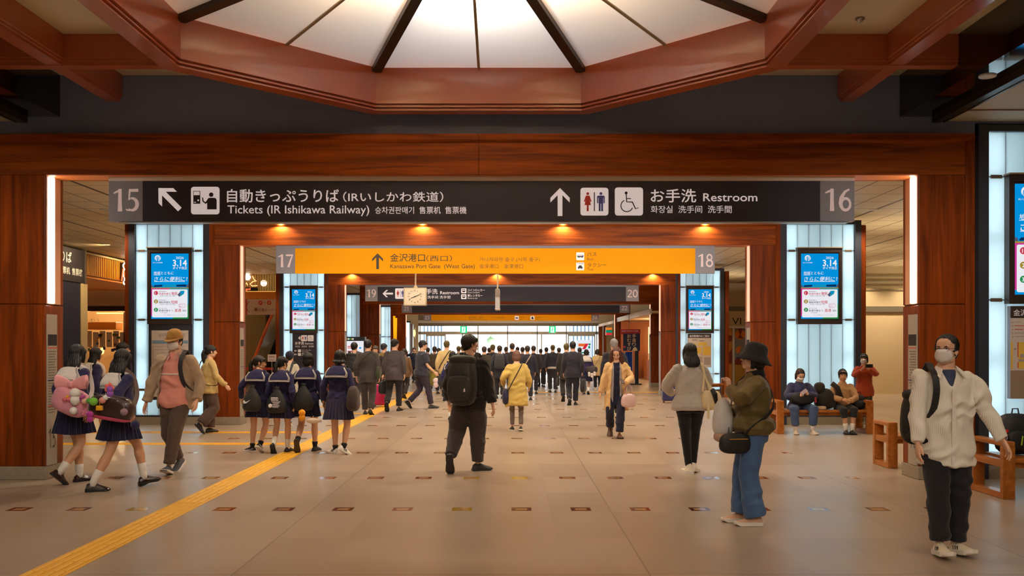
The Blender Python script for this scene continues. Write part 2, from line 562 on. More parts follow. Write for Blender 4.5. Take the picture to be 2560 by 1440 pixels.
tag(MB().box(-17, 17, 11.95, 62.3, 4.45, 4.55).build('ceiling', SLATC), 'cream slatted ceiling with dark joints over the concourse', 'ceiling', kind='structure')
tag(MB().box(-17.2, 17.2, -6.2, 62.3, 6.4, 6.5).build('roof_sky_block', DARKW), kind='structure')  # unseen slab added to keep sky light out

# ================= front ceiling: coffers, octagonal light dome =================
OC = Vector((HX, 8.22, 0)); AP = 2.96
def octa(ap, z):
    s = ap / (1 + math.sqrt(2))
    return [(OC.x + a, OC.y + b, z) for a, b in ((-s, ap), (s, ap), (ap, s), (ap, -s), (s, -ap), (-s, -ap), (-ap, -s), (-ap, s))]
CPANEL = mat('coffer_panel', (206, 188, 152), 0.6)
mb = MB()
CZ = 5.03
R8 = octa(3.1, CZ)
rect = [(-6.6, 11.62), (-5, 11.62)]
ox0, ox1, oy0, oy1 = -17, 17, -6, 11.62
c4 = [(ox0, oy1, CZ), (ox1, oy1, CZ), (ox1, oy0, CZ), (ox0, oy0, CZ)]
mb.add(R8 + c4, [(0, 1, 9, 8), (1, 2, 9), (2, 3, 10, 9), (3, 4, 10), (4, 5, 11, 10), (5, 6, 11), (6, 7, 8, 11), (7, 0, 8)])
tag(mb.build('ceiling_coffers', CPANEL), 'cream coffered ceiling panels between brown beams', 'ceiling', kind='structure')
# ring
ring = thing('octagonal_ceiling_ring', 'brown painted octagonal ring beam framing the luminous ceiling dome', 'ceiling ring', (0, 0, 0), kind='structure')
mb = MB()
prof = [(2.96, 4.985), (2.96, 4.565), (3.0, 4.56), (3.0, 4.545), (2.975, 4.54), (2.975, 4.525), (3.015, 4.52), (3.015, 4.505), (2.985, 4.50), (2.985, 4.485), (3.17, 4.485), (3.17, 5.1), (2.99, 5.1)]
rings = [octa(a, z) for a, z in prof]
mb.loft(rings + [rings[0]], caps=False)
mb.build('ring_beam', BEAM, ring)
# dome
dome = thing('light_dome', 'luminous octagonal ceiling dome of cream panels split by dark ribs', 'ceiling light', (0, 0, 0))
APEX = Vector((-0.38, 8.22, 5.60))
pm = bpy.data.materials.new('lit_panel'); pm.use_nodes = True
nt = pm.node_tree; nt.nodes.clear()
tr = nt.nodes.new('ShaderNodeBsdfTranslucent'); tr.inputs[0].default_value = lin((246, 242, 232))
df = nt.nodes.new('ShaderNodeBsdfDiffuse'); df.inputs[0].default_value = lin((236, 228, 214))
mxs = nt.nodes.new('ShaderNodeMixShader'); mxs.inputs[0].default_value = 0.35
out = nt.nodes.new('ShaderNodeOutputMaterial')
nt.links.new(tr.outputs[0], mxs.inputs[1]); nt.links.new(df.outputs[0], mxs.inputs[2]); nt.links.new(mxs.outputs[0], out.inputs[0])
O8 = octa(3.0, 4.985)
for i in range(8):
    a, b = Vector(O8[i]), Vector(O8[(i + 1) % 8])
    mid = (a + b) / 2
    m_ = MB(); m_.add([a, b, APEX], [(0, 1, 2)])
    po = m_.build('panel', pm, dome)
    po['label'] = 'bright white dome panel facing the hall' if i == 0 else None or 'warm cream dome panel'
    m_ = MB(); m_.tube([a * 0.999 + Vector((0, 0, -0.01)), APEX + Vector((0, 0, -0.03))], 0.06, flat=(0.115, 0.09), up=(0, 0, 1))
    m_.build('rib', BRONZE, dome)
    m_ = MB(); m_.tube([mid + Vector((0, 0, -0.005)), APEX + Vector((0, 0, -0.012))], 0.02, flat=(0.03, 0.02), up=(0, 0, 1))
    m_.build('mullion', mat('mullion_brown', (150, 128, 92), 0.5), dome)
    # lamps above the panels
    q = mid.lerp(APEX, 0.58)
    d = bpy.data.lights.new('dome_lamp', 'POINT'); d.shadow_soft_size = 0.12
    d.energy = 135 if i == 0 else 72
    d.color = (1.0, 0.97, 0.92) if i == 0 else (1.0, 0.69, 0.36)
    lo = bpy.data.objects.new('dome_lamp', d); lo.location = (q.x, q.y, q.z + (0.42 if i == 0 else 0.26)); COL.objects.link(lo)
# beams of the coffers
def ybeam(x0, x1, ya, yb, z0=4.70):
    m_ = MB()
    w = 0.03
    m_.prism([(x0 + w, z0), (x1 - w, z0), (x1 - w, z0 + 0.03), (x1 - w * .5, z0 + 0.035), (x1 - w * .5, z0 + 0.06), (x1, z0 + 0.065), (x1, CZ + 0.1), (x0, CZ + 0.1), (x0, z0 + 0.065), (x0 + w * .5, z0 + 0.06), (x0 + w * .5, z0 + 0.035), (x0 + w, z0 + 0.03)], 'Y', ya, yb)
    return m_
def xbeam(y0, y1, xa, xb, z0=4.692):
    m_ = MB()
    w = 0.02
    m_.prism([(y0 + w, z0), (y1 - w, z0), (y1, z0 + 0.05), (y1, CZ + 0.1), (y0, CZ + 0.1), (y0, z0 + 0.085), (y0 + w * .5, z0 + 0.08), (y0 + w * .5, z0 + 0.05), (y0 + w, z0 + 0.045)], 'X', xa, xb)
    return m_
for sgn, nm in ((-1, 'beneath the dark girder side with clock sign none'), (1, '')):
    x = HX + sgn * 4.57
    o = ybeam(x - 0.115, x + 0.115, -2, 11.615).build('ceiling_beam', BEAM)
    tag(o, 'brown ceiling beam running lengthwise on the %s side of the dome' % ('left' if sgn < 0 else 'right'), 'beam', kind='structure')
    o = xbeam(10.08, 10.26, HX + sgn * 2.62, HX + sgn * 5.28).build('ceiling_beam', BEAM)
    tag(o, 'brown crossbeam joining the %s flank of the octagonal ring' % ('left' if sgn < 0 else 'right'), 'beam', kind='structure')
    o = xbeam(6.2, 6.38, HX + sgn * 2.62, HX + sgn * 5.28).build('ceiling_beam', BEAM)
    tag(o, None, 'beam', kind='structure')
    # black gloss girder and the dropped edge ceiling outside it
    xa, xb = HX + sgn * 5.23, HX + sgn * 5.63
    g = MB().box(xa, xb, -2, 11.61, 4.51, CZ + 0.05).build('girder_beam', BLACKG)
    tag(g, 'glossy black ceiling girder on the %s, reflecting the lit column' % ('left' if sgn < 0 else 'right'), 'girder', kind='structure')
    m_ = MB()
    m_.box(xb + sgn * 0.0, xb + sgn * 0.09, -2, 11.6, 4.43, CZ)
    m_.box(xb + sgn * 0.13, xb + sgn * 0.16, -2, 11.6, 4.435, 4.5)
    e_ = m_.build('trim_edge', BRONZE); tag(e_, None, 'trim', kind='structure')
    m_ = MB(); m_.box(xb + sgn * 0.09, HX + sgn * 16, -2, 11.6, 4.45, 4.5)
    tag(m_.build('ceiling_edge', CPANEL), 'cream dropped ceiling strip beyond the %s girder' % ('left' if sgn < 0 else 'right'), 'ceiling', kind='structure')
    for yy in (9.15, 11.0):
        MB().box(xb + sgn * 0.16, HX + sgn * 12, yy, yy + 0.035, 4.435, 4.46).build('trim_batten', mat('batten', (150, 110, 80), 0.5))['kind'] = 'structure'

# ================= timber portals =================
def portal(idx, Y, xl, xr, zt, zh, pw, dep, strip, label, num, stripw=0.15):
    P = thing('timber_portal', label, 'portal', (0, 0, 0), kind='structure')
    zs = 2.17
    for sg, xi in ((-1, xl), (1, xr)):
        xo = xi + sg * pw
        ins = 0.03
        m_ = MB()
        for za, zb in ((0.16, zs - 0.006), (zs + 0.006, zt)):
            m_.bbox(min(xi, xo + -sg * 0.1), max(xi, xo - sg * 0.1), Y, Y + dep, za, zb, 0.012)
        m_.box(xi + sg * 0.02, xo - sg * 0.02, Y + 0.02, Y + dep - 0.01, 0.1, zh)     # dark core in the joints
        m_.build('pillar', WZ, P)
        m_ = MB()                                                       # outer moulding with a sloped inner side
        a = xo - sg * 0.10
        m_.prism([(a, Y + 0.0), (a + sg * 0.035, Y - 0.035), (xo, Y - 0.035), (xo, Y + dep), (a, Y + dep)], 'Z', 0.16, zh)
        m_.build('moulding', WZ, P)
        m_ = MB()
        m_.bbox(min(xi - sg * 0.01, xo + sg * .01), max(xi - sg * 0.01, xo + sg * .01), Y - 0.02, Y + dep + 0.02, 0, 0.165, 0.01)
        m_.build('plinth', STONE, P)
        # lit recess in the reveal: pale lining, tube, info plate under it
        x0, x1 = xi - sg * 0.006, xi + sg * 0.01
        MB().box(x0, x1, Y + 0.02, Y + dep - 0.09, zs + 0.01, zt - 0.002).build('lining', PEACH, P)
        m_ = MB()
        yc = Y + 0.05 + stripw / 2
        rr = [(xi - sg * (0.006 + 0.03 * math.sin(math.pi * k / 8)), yc - stripw / 2 * math.cos(math.pi * k / 8)) for k in range(9)]
        m_.prism(rr, 'Z', zs + 0.02, zt - 0.02)
        m_.build('light_strip', strip, P)['label'] = 'glowing vertical strip cover'
        MB().box(xi - sg * 0.012, x1, Y + 0.02, Y + 0.27, 0.17, zs - 0.12).build('info_plate', mat('plate_grey', (170, 158, 142), 0.5), P)
        if idx <= 2:
            n = str(num + (1 if sg > 0 else 0))
            fm = MB()
            # printed rows and the gate number, on the plate's face
            xx = xi - sg * 0.0135
            def pl(ya, yb, za, zb, mi): fm.add([(xx, ya, za), (xx, yb, za), (xx, yb, zb), (xx, ya, zb)], [(0, 1, 2, 3)], mi)
            pl(Y + 0.03, Y + 0.26, 1.66, 1.80, 0)
            for k in range(24):
                z_ = 1.58 - k * 0.033
                pl(Y + 0.04, Y + 0.24 - 0.02 * (k % 3), z_, z_ + 0.012, 1)
            for z_, mi in ((1.625, 2), (1.22, 3), (0.9, 2)): pl(Y + 0.03, Y + 0.26, z_, z_ + 0.012, mi)
            for j, ch in enumerate(n):
                for st in DIG[ch]:
                    for (a0, b0, w0), (a1, b1, w1) in zip(st[:-1], st[1:]):
                        jj = j if sg < 0 else j
                        y0_, y1_ = [Y + 0.05 + (jj * 0.1 + t * 0.13) for t in (a0, a1)]
                        if sg > 0: y0_, y1_ = Y + 0.27 - (y0_ - Y), Y + 0.27 - (y1_ - Y)
                        z0_, z1_ = 0.62 - b0 * 0.24, 0.62 - b1 * 0.24
                        dy, dz = y1_ - y0_, z1_ - z0_
                        l = math.hypot(dy, dz) or 1
                        h = 0.011
                        fm.add([(xx, y0_ - dz / l * h, z0_ + dy / l * h), (xx, y1_ - dz / l * h, z1_ + dy / l * h), (xx, y1_ + dz / l * h, z1_ - dy / l * h), (xx, y0_ + dz / l * h, z0_ - dy / l * h)], [(0, 1, 2, 3)], 1)
            fm.build('plate_lettering', [BLACK, mat('print_grey', (110, 100, 92), 0.6), RED, mat('print_blue', (40, 60, 150), 0.6)], P)
    xm = px(1197, 11.53) if idx == 1 else (xl + xr) / 2
    m_ = MB()
    e = 0.10
    for xa, xb in ((xl - pw + e, xm - 0.004), (xm + 0.004, xr + pw - e)):
        m_.box(xa, xb, Y + 0.005, Y + dep - 0.005, zt, zh - 0.07)
    m_.box(xl, xr, Y + 0.02, Y + dep - 0.02, zt + 0.01, zh - 0.02)
    m_.build('header_beam', WX, P)
    m_ = MB()
    for xa, xb in ((xl - pw - .002, xm - 0.003), (xm + 0.003, xr + pw + .002)):
        m_.prism([(Y + 0.0, zh - 0.105), (Y - 0.037, zh - 0.07), (Y - 0.037, zh + .002), (Y + dep, zh + .002), (Y + dep, zh - 0.105)], 'X', xa, xb)
    m_.build('moulding', WX, P)
    MB().box(xl + 0.0, xr - 0.0, Y + 0.03, Y + dep - 0.09, zt - 0.006, zt + 0.004).build('lining', mat('header_underglow', (206, 112, 48), 0.4), P)  # glow on the header underside put into the orange colour
    return P

Y1, Y2, Y3, Y4, Y5, YD = 11.53, 19.68, 31.6, 38.6, 49.7, 62.0
portal(1, Y1, px(114, Y1), px(2296, Y1), pz(436, Y1), pz(336, Y1), 0.68, 0.46, TUBE, 'first timber portal with glowing white light strips, carrying the 15 and 16 sign', 15)
portal(2, Y2, px(599, Y2), px(1876, Y2), pz(612, Y2), 4.29, 0.63, 0.46, COVERP, 'second timber portal behind the dark restroom sign, carrying the yellow 17 and 18 sign', 17)
portal(3, Y3, px(861, Y3), px(1652, Y3), pz(711, Y3), 4.29, 0.66, 0.46, COVERP, 'third timber portal, with the hanging clock before it and the 19 and 20 sign', 19)
portal(4, Y4, px(948, Y4), px(1627, Y4), pz(760, Y4), 4.2, 0.8, 0.46, COVERP, 'fourth timber portal carrying the blank dark 21 and 22 sign', 21)
portal(5, Y5, px(1014, Y5), px(1538, Y5), pz(786, Y5), 4.2, 0.8, 0.46, COVERP, 'last timber portal, carrying the small yellow 23 and 24 sign before the doors', 23)

# ================= backlit glass columns =================
GL = bpy.data.materials.new('backlit_glass'); GL.use_nodes = True
nt = GL.node_tree; nt.nodes.clear()
tr = nt.nodes.new('ShaderNodeBsdfTranslucent'); tr.inputs[0].default_value = lin((228, 240, 246))
df = nt.nodes.new('ShaderNodeBsdfDiffuse'); df.inputs[0].default_value = lin((196, 216, 216))
gs = nt.nodes.new('ShaderNodeBsdfGlossy'); gs.inputs['Roughness'].default_value = 0.12
m1 = nt.nodes.new('ShaderNodeMixShader'); m1.inputs[0].default_value = 0.25
m2 = nt.nodes.new('ShaderNodeMixShader'); m2.inputs[0].default_value = 0.05
out = nt.nodes.new('ShaderNodeOutputMaterial')
nt.links.new(tr.outputs[0], m1.inputs[1]); nt.links.new(df.outputs[0], m1.inputs[2])
nt.links.new(m1.outputs[0], m2.inputs[1]); nt.links.new(gs.outputs[0], m2.inputs[2]); nt.links.new(m2.outputs[0], out.inputs[0])
INW = mat('lamp_box_white', (238, 242, 242), 0.7)

def light_column(xa, xb, Y, label, zt=4.24, z0=0.2, joints=(0.74, 2.22, 3.68), ns=6, fl_=0.13, fr=0.13, deep=0.45):
    C_ = thing('light_column', label, 'light column', ((xa + xb) / 2, Y, 0))
    ox, oy = (xa + xb) / 2, Y
    w = (xb - xa) / ns
    def B(m_, name, mt): o = m_.xf(Matrix.Translation((-ox, -oy, 0))).build(name, mt, C_); return o
    m_ = MB()
    m_.box(xa - fl_, xa - 0.004, Y - 0.07, Y + deep, 0, zt + 0.08); m_.box(xb + 0.004, xb + fr, Y - 0.07, Y + deep, 0, zt + 0.08)
    m_.box(xa - fl_, xb + fr, Y - 0.05, Y + deep, zt, zt + 0.08)
    m_.box(xa, xb, Y - 0.012, Y + 0.02, z0 - 0.035, z0)
    B(m_, 'frame', FRAMEG)
    B(MB().box(xa - 0.002, xb + 0.002, Y - 0.03, Y + 0.3, 0, z0 - 0.035), 'plinth', STONE)
    m_ = MB()
    m_.box(xa, xb, Y + 0.32, Y + 0.34, z0, zt); m_.box(xa - 0.003, xa, Y + 0.02, Y + 0.33, z0, zt); m_.box(xb, xb + 0.003, Y + 0.02, Y + 0.33, z0, zt)
    m_.box(xa, xb, Y + 0.02, Y + 0.33, zt - 0.004, zt); m_.box(xa, xb, Y + 0.02, Y + 0.33, z0, z0 + 0.004)
    B(m_, 'lamp_box', INW)
    zs = [z0] + list(joints) + [zt]
    m_ = MB()
    g = 0.005
    for i in range(ns):
        for za, zb in zip(zs[:-1], zs[1:]):
            m_.box(xa + i * w + g / 2, xa + (i + 1) * w - g / 2, Y, Y + 0.012, za + 0.004, zb - 0.004)
    B(m_, 'glass', GL)
    m_ = MB()                                                            # dark glazing joints
    for i in range(ns + 1): m_.box(xa + i * w - g / 2, xa + i * w + g / 2, Y + 0.002, Y + 0.02, z0, zt)
    for z in joints: m_.box(xa, xb, Y - 0.001, Y + 0.02, z - 0.006, z + 0.006)
    B(m_, 'glazing_bar', mat('glazing_dark', (44, 56, 62), 0.5))
    m_ = MB()
    for z in joints:
        for x in (xa + w * 0.5, xb - w * 0.5): m_.bbox(x - 0.07, x + 0.07, Y - 0.02, Y + 0.01, z - 0.022, z + 0.022, 0.004)
    B(m_, 'bracket', mat('bracket_bronze', (118, 100, 82), 0.4, metal=0.4))
    m_ = MB()
    for x in (xa + w * 0.5, xb - w * 0.5):
        for za, zb in zip(zs[:-1], zs[1:]):
            n = max(1, round((zb - za) / 0.75))
            for k in range(n):
                a = za + (zb - za) * (k + 0.08) / n; b = za + (zb - za) * (k + 0.92) / n
                m_.tube([(x, Y + 0.13, a), (x, Y + 0.13, b)], 0.016, n=6)
    B(m_, 'lamp_tube', CTUBE)
    m_ = MB()
    for x in (xa + w * (ns / 2 - .9), xa + w * (ns / 2 + .9)): m_.tube([(x, Y + 0.2, z0 + .05), (x, Y + 0.2, zt - .05)], 0.014, n=6)
    B(m_, 'fill_tube', CFILL)  # extra inner tubes, added to lift the middle panes
    return C_

YC2 = Y2 + 0.05
light_column(px(340, YC2), px(510, YC2), YC2, 'tall backlit glass column holding screen and map case, behind the man in the cap')
light_column(px(1965, YC2), px(2135, YC2), YC2, 'tall backlit glass column with blue timetable screen above the bench with two seated women')
YC3 = Y3 + 0.05
light_column(px(709, YC3), px(811, YC3), YC3, 'backlit glass column with blue screen and black restroom board behind the schoolgirls')
light_column(px(1698, YC3), px(1800, YC3), YC3, 'backlit glass column with blue screen and station map before the woman in grey sweater')
YC1 = Y1 + 0.12
light_column(px(2466, YC1), px(2466, YC1) + 1.44, YC1, joints=(.74, 2.23, 3.77), label= 'backlit glass column at the frame edge, behind the bench with the large backpack', zt=pz(330, YC1))
light_column(px(-35, YC1) - 1.44 - .3, px(-35, YC1) - .3, YC1, 'backlit glass column outside the first portal on the ticket side', zt=pz(330, YC1))
light_column(px(866, Y4), px(914, Y4), Y4 + .1, 'pale backlit glass column above the bright ticket display', zt=pz(737, Y4), joints=(1.2,), ns=4)
light_column(px(952, Y5), px(981, Y5), Y5 + .1, 'narrow pale backlit glass column beside the hanging gold lamps', zt=pz(767, Y5), joints=(1.2, 2.2), ns=3)
light_column(px(1016, 56), px(1024, 56), 56, 'slim pale backlit column near the exit doors', zt=pz(806, 56), joints=(1.2,), ns=2, fl_=.03, fr=.03)
# timber side pillars of the aisles
for xa, xb, Y, zt_, lab in ((314, 325, YC2, 4.24, 'narrow timber post at the outer edge of the glass column by the cap man'), (2151, 2163, YC2, 4.22, 'narrow timber post beside the bench glass column'),
                       (690, 700, YC3, 4.22, 'narrow timber post outside the glass column behind the schoolgirls'), (1812, 1822, YC3, 4.22, 'narrow timber post outside the station map column')):
    m_ = MB().bbox(px(xa, Y), px(xb, Y), Y - 0.05, Y + 0.5, 0.16, zt_, 0.01)
    m_.box(px(xa, Y) - .005, px(xb, Y) + .005, Y - 0.06, Y + 0.51, 0, 0.16, 1)
    tag(m_.build('timber_post', [WZ, STONE]), lab, 'post', kind='structure')

# ================= tactile paving =================
TY = mat('tactile_yellow', (234, 172, 20), 0.5, var=0.08, vscale=8)
TYS = mat('tactile_ridge', (244, 190, 60), 0.45)
def tactile(name, label, p0, p1, w=0.3, dots=()):
    p0, p1 = Vector((*p0, 0)), Vector((*p1, 0))
    d = (p1 - p0).normalized(); nrm = Vector((-d.y, d.x, 0)); L = (p1 - p0).length
    m_ = MB()
    def bar(a, b, o, hw, z0, z1, mi):
        v = []
        for z in (z0, z1):
            for s_, t in ((-1, a), (1, a), (1, b), (-1, b)):
                q = p0 + d * t + nrm * (o + s_ * hw); v.append((q.x, q.y, z))
        m_.add(v, [(0, 3, 2, 1), (4, 5, 6, 7), (0, 1, 5, 4), (1, 2, 6, 5), (2, 3, 7, 6), (3, 0, 4, 7)], mi)
    bar(0, L, 0, w / 2, 0, 0.002, 0)
    n = int(L / 0.3)
    for k in range(n):
        if k in dots:
            for i in range(5):
                for j in range(5):
                    q = p0 + d * (k * 0.3 + 0.03 + i * 0.06) + nrm * (-0.12 + j * 0.06)
                    m_.lathe([(0.013, 0), (0.008, 0.005)], 8, (q.x, q.y, 0.002), 1)
        else:
            for j in range(4): bar(k * 0.3 + 0.012, k * 0.3 + 0.288, -0.1125 + j * 0.075, 0.014, 0.002, 0.0065, 1)
    return tag(m_.build(name, [TY, TYS]), label, 'tactile paving', 'tactile paving strips')
tactile('tactile_strip', 'long yellow tactile strip running from the foreground towards the doors', (-3.36, 5.6), (-3.52, 33.8), 0.33, (12, 13, 19, 20, 34, 35, 41))
for py_, x0_, lab in ((1109.5, -16, 'nearer yellow tactile branch behind the cap man, running to the ticket side'), (1081, -16, 'yellow tactile branch along the foot of the glass column with the map case')):
    tactile('tactile_strip', lab, (x0_, yf(py_)), (-3.66, yf(py_)))
for py_, lab in ((1034, 'yellow tactile branch at the first suited man'), (1017, 'yellow tactile branch between the two suited men')):
    tactile('tactile_strip', lab, (-7.5, yf(py_)), (-3.7, yf(py_)))
tactile('tactile_strip', 'yellow tactile strip crossing the hall under the third portal', (-8, 34.0), (7, 34.0), 0.4)

# ================= ceiling lamps (downlights) =================
LAMPRIM = mat('lamp_rim', (214, 206, 196), 0.4)
LAMPGLOW = emat('downlight_glow', (255, 226, 190), 12.0)
def downlight(x, y, z, power, label=None, color=WARM, angle=130, r=0.06):
    t = thing('downlight', label or 'round recessed ceiling downlight', 'ceiling light', (x, y, z), group='recessed ceiling downlights')
    MB().lathe([(0.055, -0.001), (0.085, -0.012), (0.09, -0.0), (0.09, 0.02), (0.055, 0.02)], 20).build('rim', LAMPRIM, t)
    MB().lathe([(0.0, 0.0), (0.054, 0.0), (0.054, 0.01), (0.0, 0.01)], 16).build('lens', LAMPGLOW, t)
    spot('downlight_lamp', (x, y, z - 0.02), power, angle, 0.5, color, r)
    return t
for x in (-4.2, -1.6, 1.0, 3.6):
    for y in (13.6, 17.0): downlight(x, y, 4.449, 125)
    for y in (21.8, 25.6, 29.2): downlight(x, y, 4.449, 145)
    for y in (34.4, 42.0, 46.4): downlight(x, y, 4.449, 130)
    for y in (53.0, 58.0): downlight(x, y, 4.449, 190, color=(1, .82, .62))
for y in (14.2, 19.0, 24.5, 30.0):
    for x in (-8.3, 7.4, 11.4): downlight(x, y, 4.449, 80)
for x in (8.5, 12.6):
    for y in (37.5,): downlight(x, y, 4.449, 60)
# front zone
for x in (HX - 5.43, HX + 5.43):
    for y in (4.4, 7.1, 9.86): downlight(x, y, 4.51, 30, 'round downlight set into the underside of a glossy black girder')
for x in (HX - 3.75, HX + 3.75):
    for y in (3.2, 8.2): downlight(x, y, 5.03, 30)
# fill spots without fixtures, added to brighten the signs and portals
for x in (-4.6, -2.2, 1.4, 3.9): spot('portal_fill', (HX + (x - HX) * .9, 4.6, 4.95), 270, 62, .8, (1, .95, .87), .12, (x * .12, 1, -.2))
for x in (-4.4, -1.5, 1.4, 4.2):
    spot('portal_fill', (x, 13.0, 4.4), 400, 60, .8, (1, .95, .87), .1, (0, 1, -.2))
    spot('portal_fill', (x, 24.6, 4.4), 220, 60, .8, (1, .95, .87), .1, (0, 1, -.18))
for x in (-3.5, 0, 3.5):
    spot('portal_fill', (x, 54.0, 4.4), 130, 90, .8, (1, .88, .7), .1, (0, 1, -.25)); spot('portal_fill', (x, 44.0, 4.4), 110, 80, .8, (1, .95, .87), .1, (0, 1, -.25))
for x in (-3, 0, 3): spot('portal_fill', (x, 33.0, 4.4), 120, 60, .8, (1, .95, .87), .1, (0, 1, -.22))
# added fill lights behind the viewpoint, standing in for unseen lamps
for x in (-5, -1.8, 1.6, 4.8):
    for y in (-4.4, -1.2, 1.6): spot('rear_fill', (x, y, 4.6), 52, 165, .4, (1, .93, .83), .15)
# unseen fill lights added to brighten the aisle ceilings from below
for x, y in ((9.0, 21), (9.0, 27), (12.8, 25), (13.6, 31), (8.6, 36)): spot('ceiling_fill', (x, y, 2.7), 52, 150, .8, (1, .82, .56), .2, (0, 0, 1))
for x, y in ((-9.0, 22), (-9, 29)): spot('ceiling_fill', (x, y, 2.7), 4, 150, .8, (1, .78, .5), .2, (0, 0, 1))
# lamps washing the portal headers from above the signs
for Yp, zz, xs, pw_ in ((Y2, 4.10, (703, 1057, 1407, 1762), 26), (Y3, 3.98, (880, 1243, 1632), 30)):
    for x_ in xs: spot('header_wash', (px(x_, Yp), Yp - 0.075, zz + .15), pw_, 150, 0.5, (1.0, 0.78, 0.48), 0.02)
# small ceiling fittings
for x_, y_ in ((px(2150, 9.6), 9.6),):
    m_ = MB().lathe([(0.045, 0), (0.05, -0.012), (0.03, -0.03), (0.012, -0.05), (0.0, -0.05)], 16, (x_, y_, CZ))
    tag(m_.build('sprinkler', STEEL, smooth=True), 'small metal sprinkler head on the cream coffer panel', 'sprinkler')
# ================= overhead signs =================
def arrow(fl, cx, cy, h, ang=0, mi=0):
    """ang 0 = up, degrees clockwise; h = length in px"""
    P = [(0, -.5), (.345, -.15), (.345, .02), (.085, -.245), (.085, .5), (-.085, .5), (-.085, -.245), (-.345, .02), (-.345, -.15)]
    a = math.radians(ang)
    pts = [(cx + h * (x * math.cos(a) - y * math.sin(a)), cy + h * (x * math.sin(a) + y * math.cos(a))) for x, y in P]
    n = len(pts)
    s = fl
    s.mb.add(s._p([pts[0], pts[1], pts[2], pts[3], pts[6], pts[7], pts[8]]), [(0, 1, 2, 3), (0, 3, 4), (0, 4, 5, 6)], mi)
    s.mb.add(s._p([pts[3], pts[4], pts[5], pts[6]]), [(0, 1, 2, 3)], mi)


def person_mark(fl, x, y, h, mi, skirt=False):
    """toilet sign figure, head top at y, height h"""
    fl.circ(x, y + h * .075, h * .075, mi)
    if skirt:
        fl.poly([(x - h * .1, y + h * .18), (x + h * .1, y + h * .18), (x + h * .2, y + h * .48), (x + h * .14, y + h * .52), (x + h * .09, y + h * .36), (x + h * .17, y + h * .68), (x - h * .17, y + h * .68), (x - h * .09, y + h * .36), (x - h * .14, y + h * .52), (x - h * .2, y + h * .48)], mi)
        fl.rect(x - h * .05, y + h * .67, x + h * .05, y + h, mi)
    else:
        fl.rect(x - h * .19, y + h * .18, x + h * .19, y + h * .3, mi, r=h * .05)
        fl.rect(x - h * .12, y + h * .25, x + h * .12, y + h * .6, mi)
        fl.rect(x - h * .205, y + h * .22, x - h * .14, y + h * .58, mi); fl.rect(x + h * .14, y + h * .22, x + h * .205, y + h * .58, mi)
        fl.rect(x - h * .115, y + h * .58, x - h * .015, y + h, mi); fl.rect(x + h * .015, y + h * .58, x + h * .115, y + h, mi)


def restroom_plate(fl, x0, y0, x1, y1):
    """mats: 0 white 1 dark 2 red 3 blue"""
    w = x1 - x0
    fl.lay = 1; fl.rect(x0, y0, x1, y1, 0, r=w * .1)
    fl.lay = 2
    person_mark(fl, x0 + w * .26, y0 + w * .16, w * .68, 2, True)
    person_mark(fl, x0 + w * .73, y0 + w * .16, w * .68, 3)
    fl.rect(x0 + w * .48, y0 + w * .16, x0 + w * .515, y0 + w * .84, 1)


def wheelchair_plate(fl, x0, y0, x1, y1):
    w = x1 - x0
    fl.lay = 1; fl.rect(x0, y0, x1, y1, 0, r=w * .1)
    fl.lay = 2
    X = lambda a: x0 + (a - 788) / 200 * w
    Yq = lambda b: y0 + (b - 110) / 200 * w
    fl.circ(X(868), Yq(149), w * .052, 1)
    fl.rib([(X(868), Yq(155), w * .035), (X(872), Yq(212), w * .045), (X(912), Yq(214), w * .045), (X(935), Yq(262), w * .04), (X(956), Yq(254), w * .03)], 1)
    fl.rib([(X(868), Yq(188), w * .03), (X(903), Yq(190), w * .03)], 1)
    fl.arc(X(873), Yq(240), w * .21, 20, 245, w * .035, 1, 20)


def ticket_plate(fl, x0, y0, x1, y1):
    w = x1 - x0
    fl.lay = 1; fl.rect(x0, y0, x1, y1, 0, r=w * .1)
    fl.lay = 2
    X = lambda a: x0 + (a - 557) / 183 * w
    Yq = lambda b: y0 + (b - 95) / 177 * w * 177 / 183
    fl.rect(X(572), Yq(122), X(617), Yq(204), 1)
    fl.circ(X(687), Yq(146), w * .078, 1)
    fl.rect(X(661), Yq(166), X(722), Yq(240), 1, r=w * .09); fl.rect(X(661), Yq(200), X(722), Yq(240), 1)
    fl.rib([(X(672), Yq(180), w * .09), (X(650), Yq(200), w * .06), (X(634), Yq(186), w * .05), (X(632), Yq(164), w * .035)], 1)
    fl.lay = 3; fl.rect(X(576), Yq(126), X(613), Yq(149), 0); fl.circ(X(604), Yq(182), w * .03, 0); fl.rect(X(577), Yq(192), X(590), Yq(197), 0)


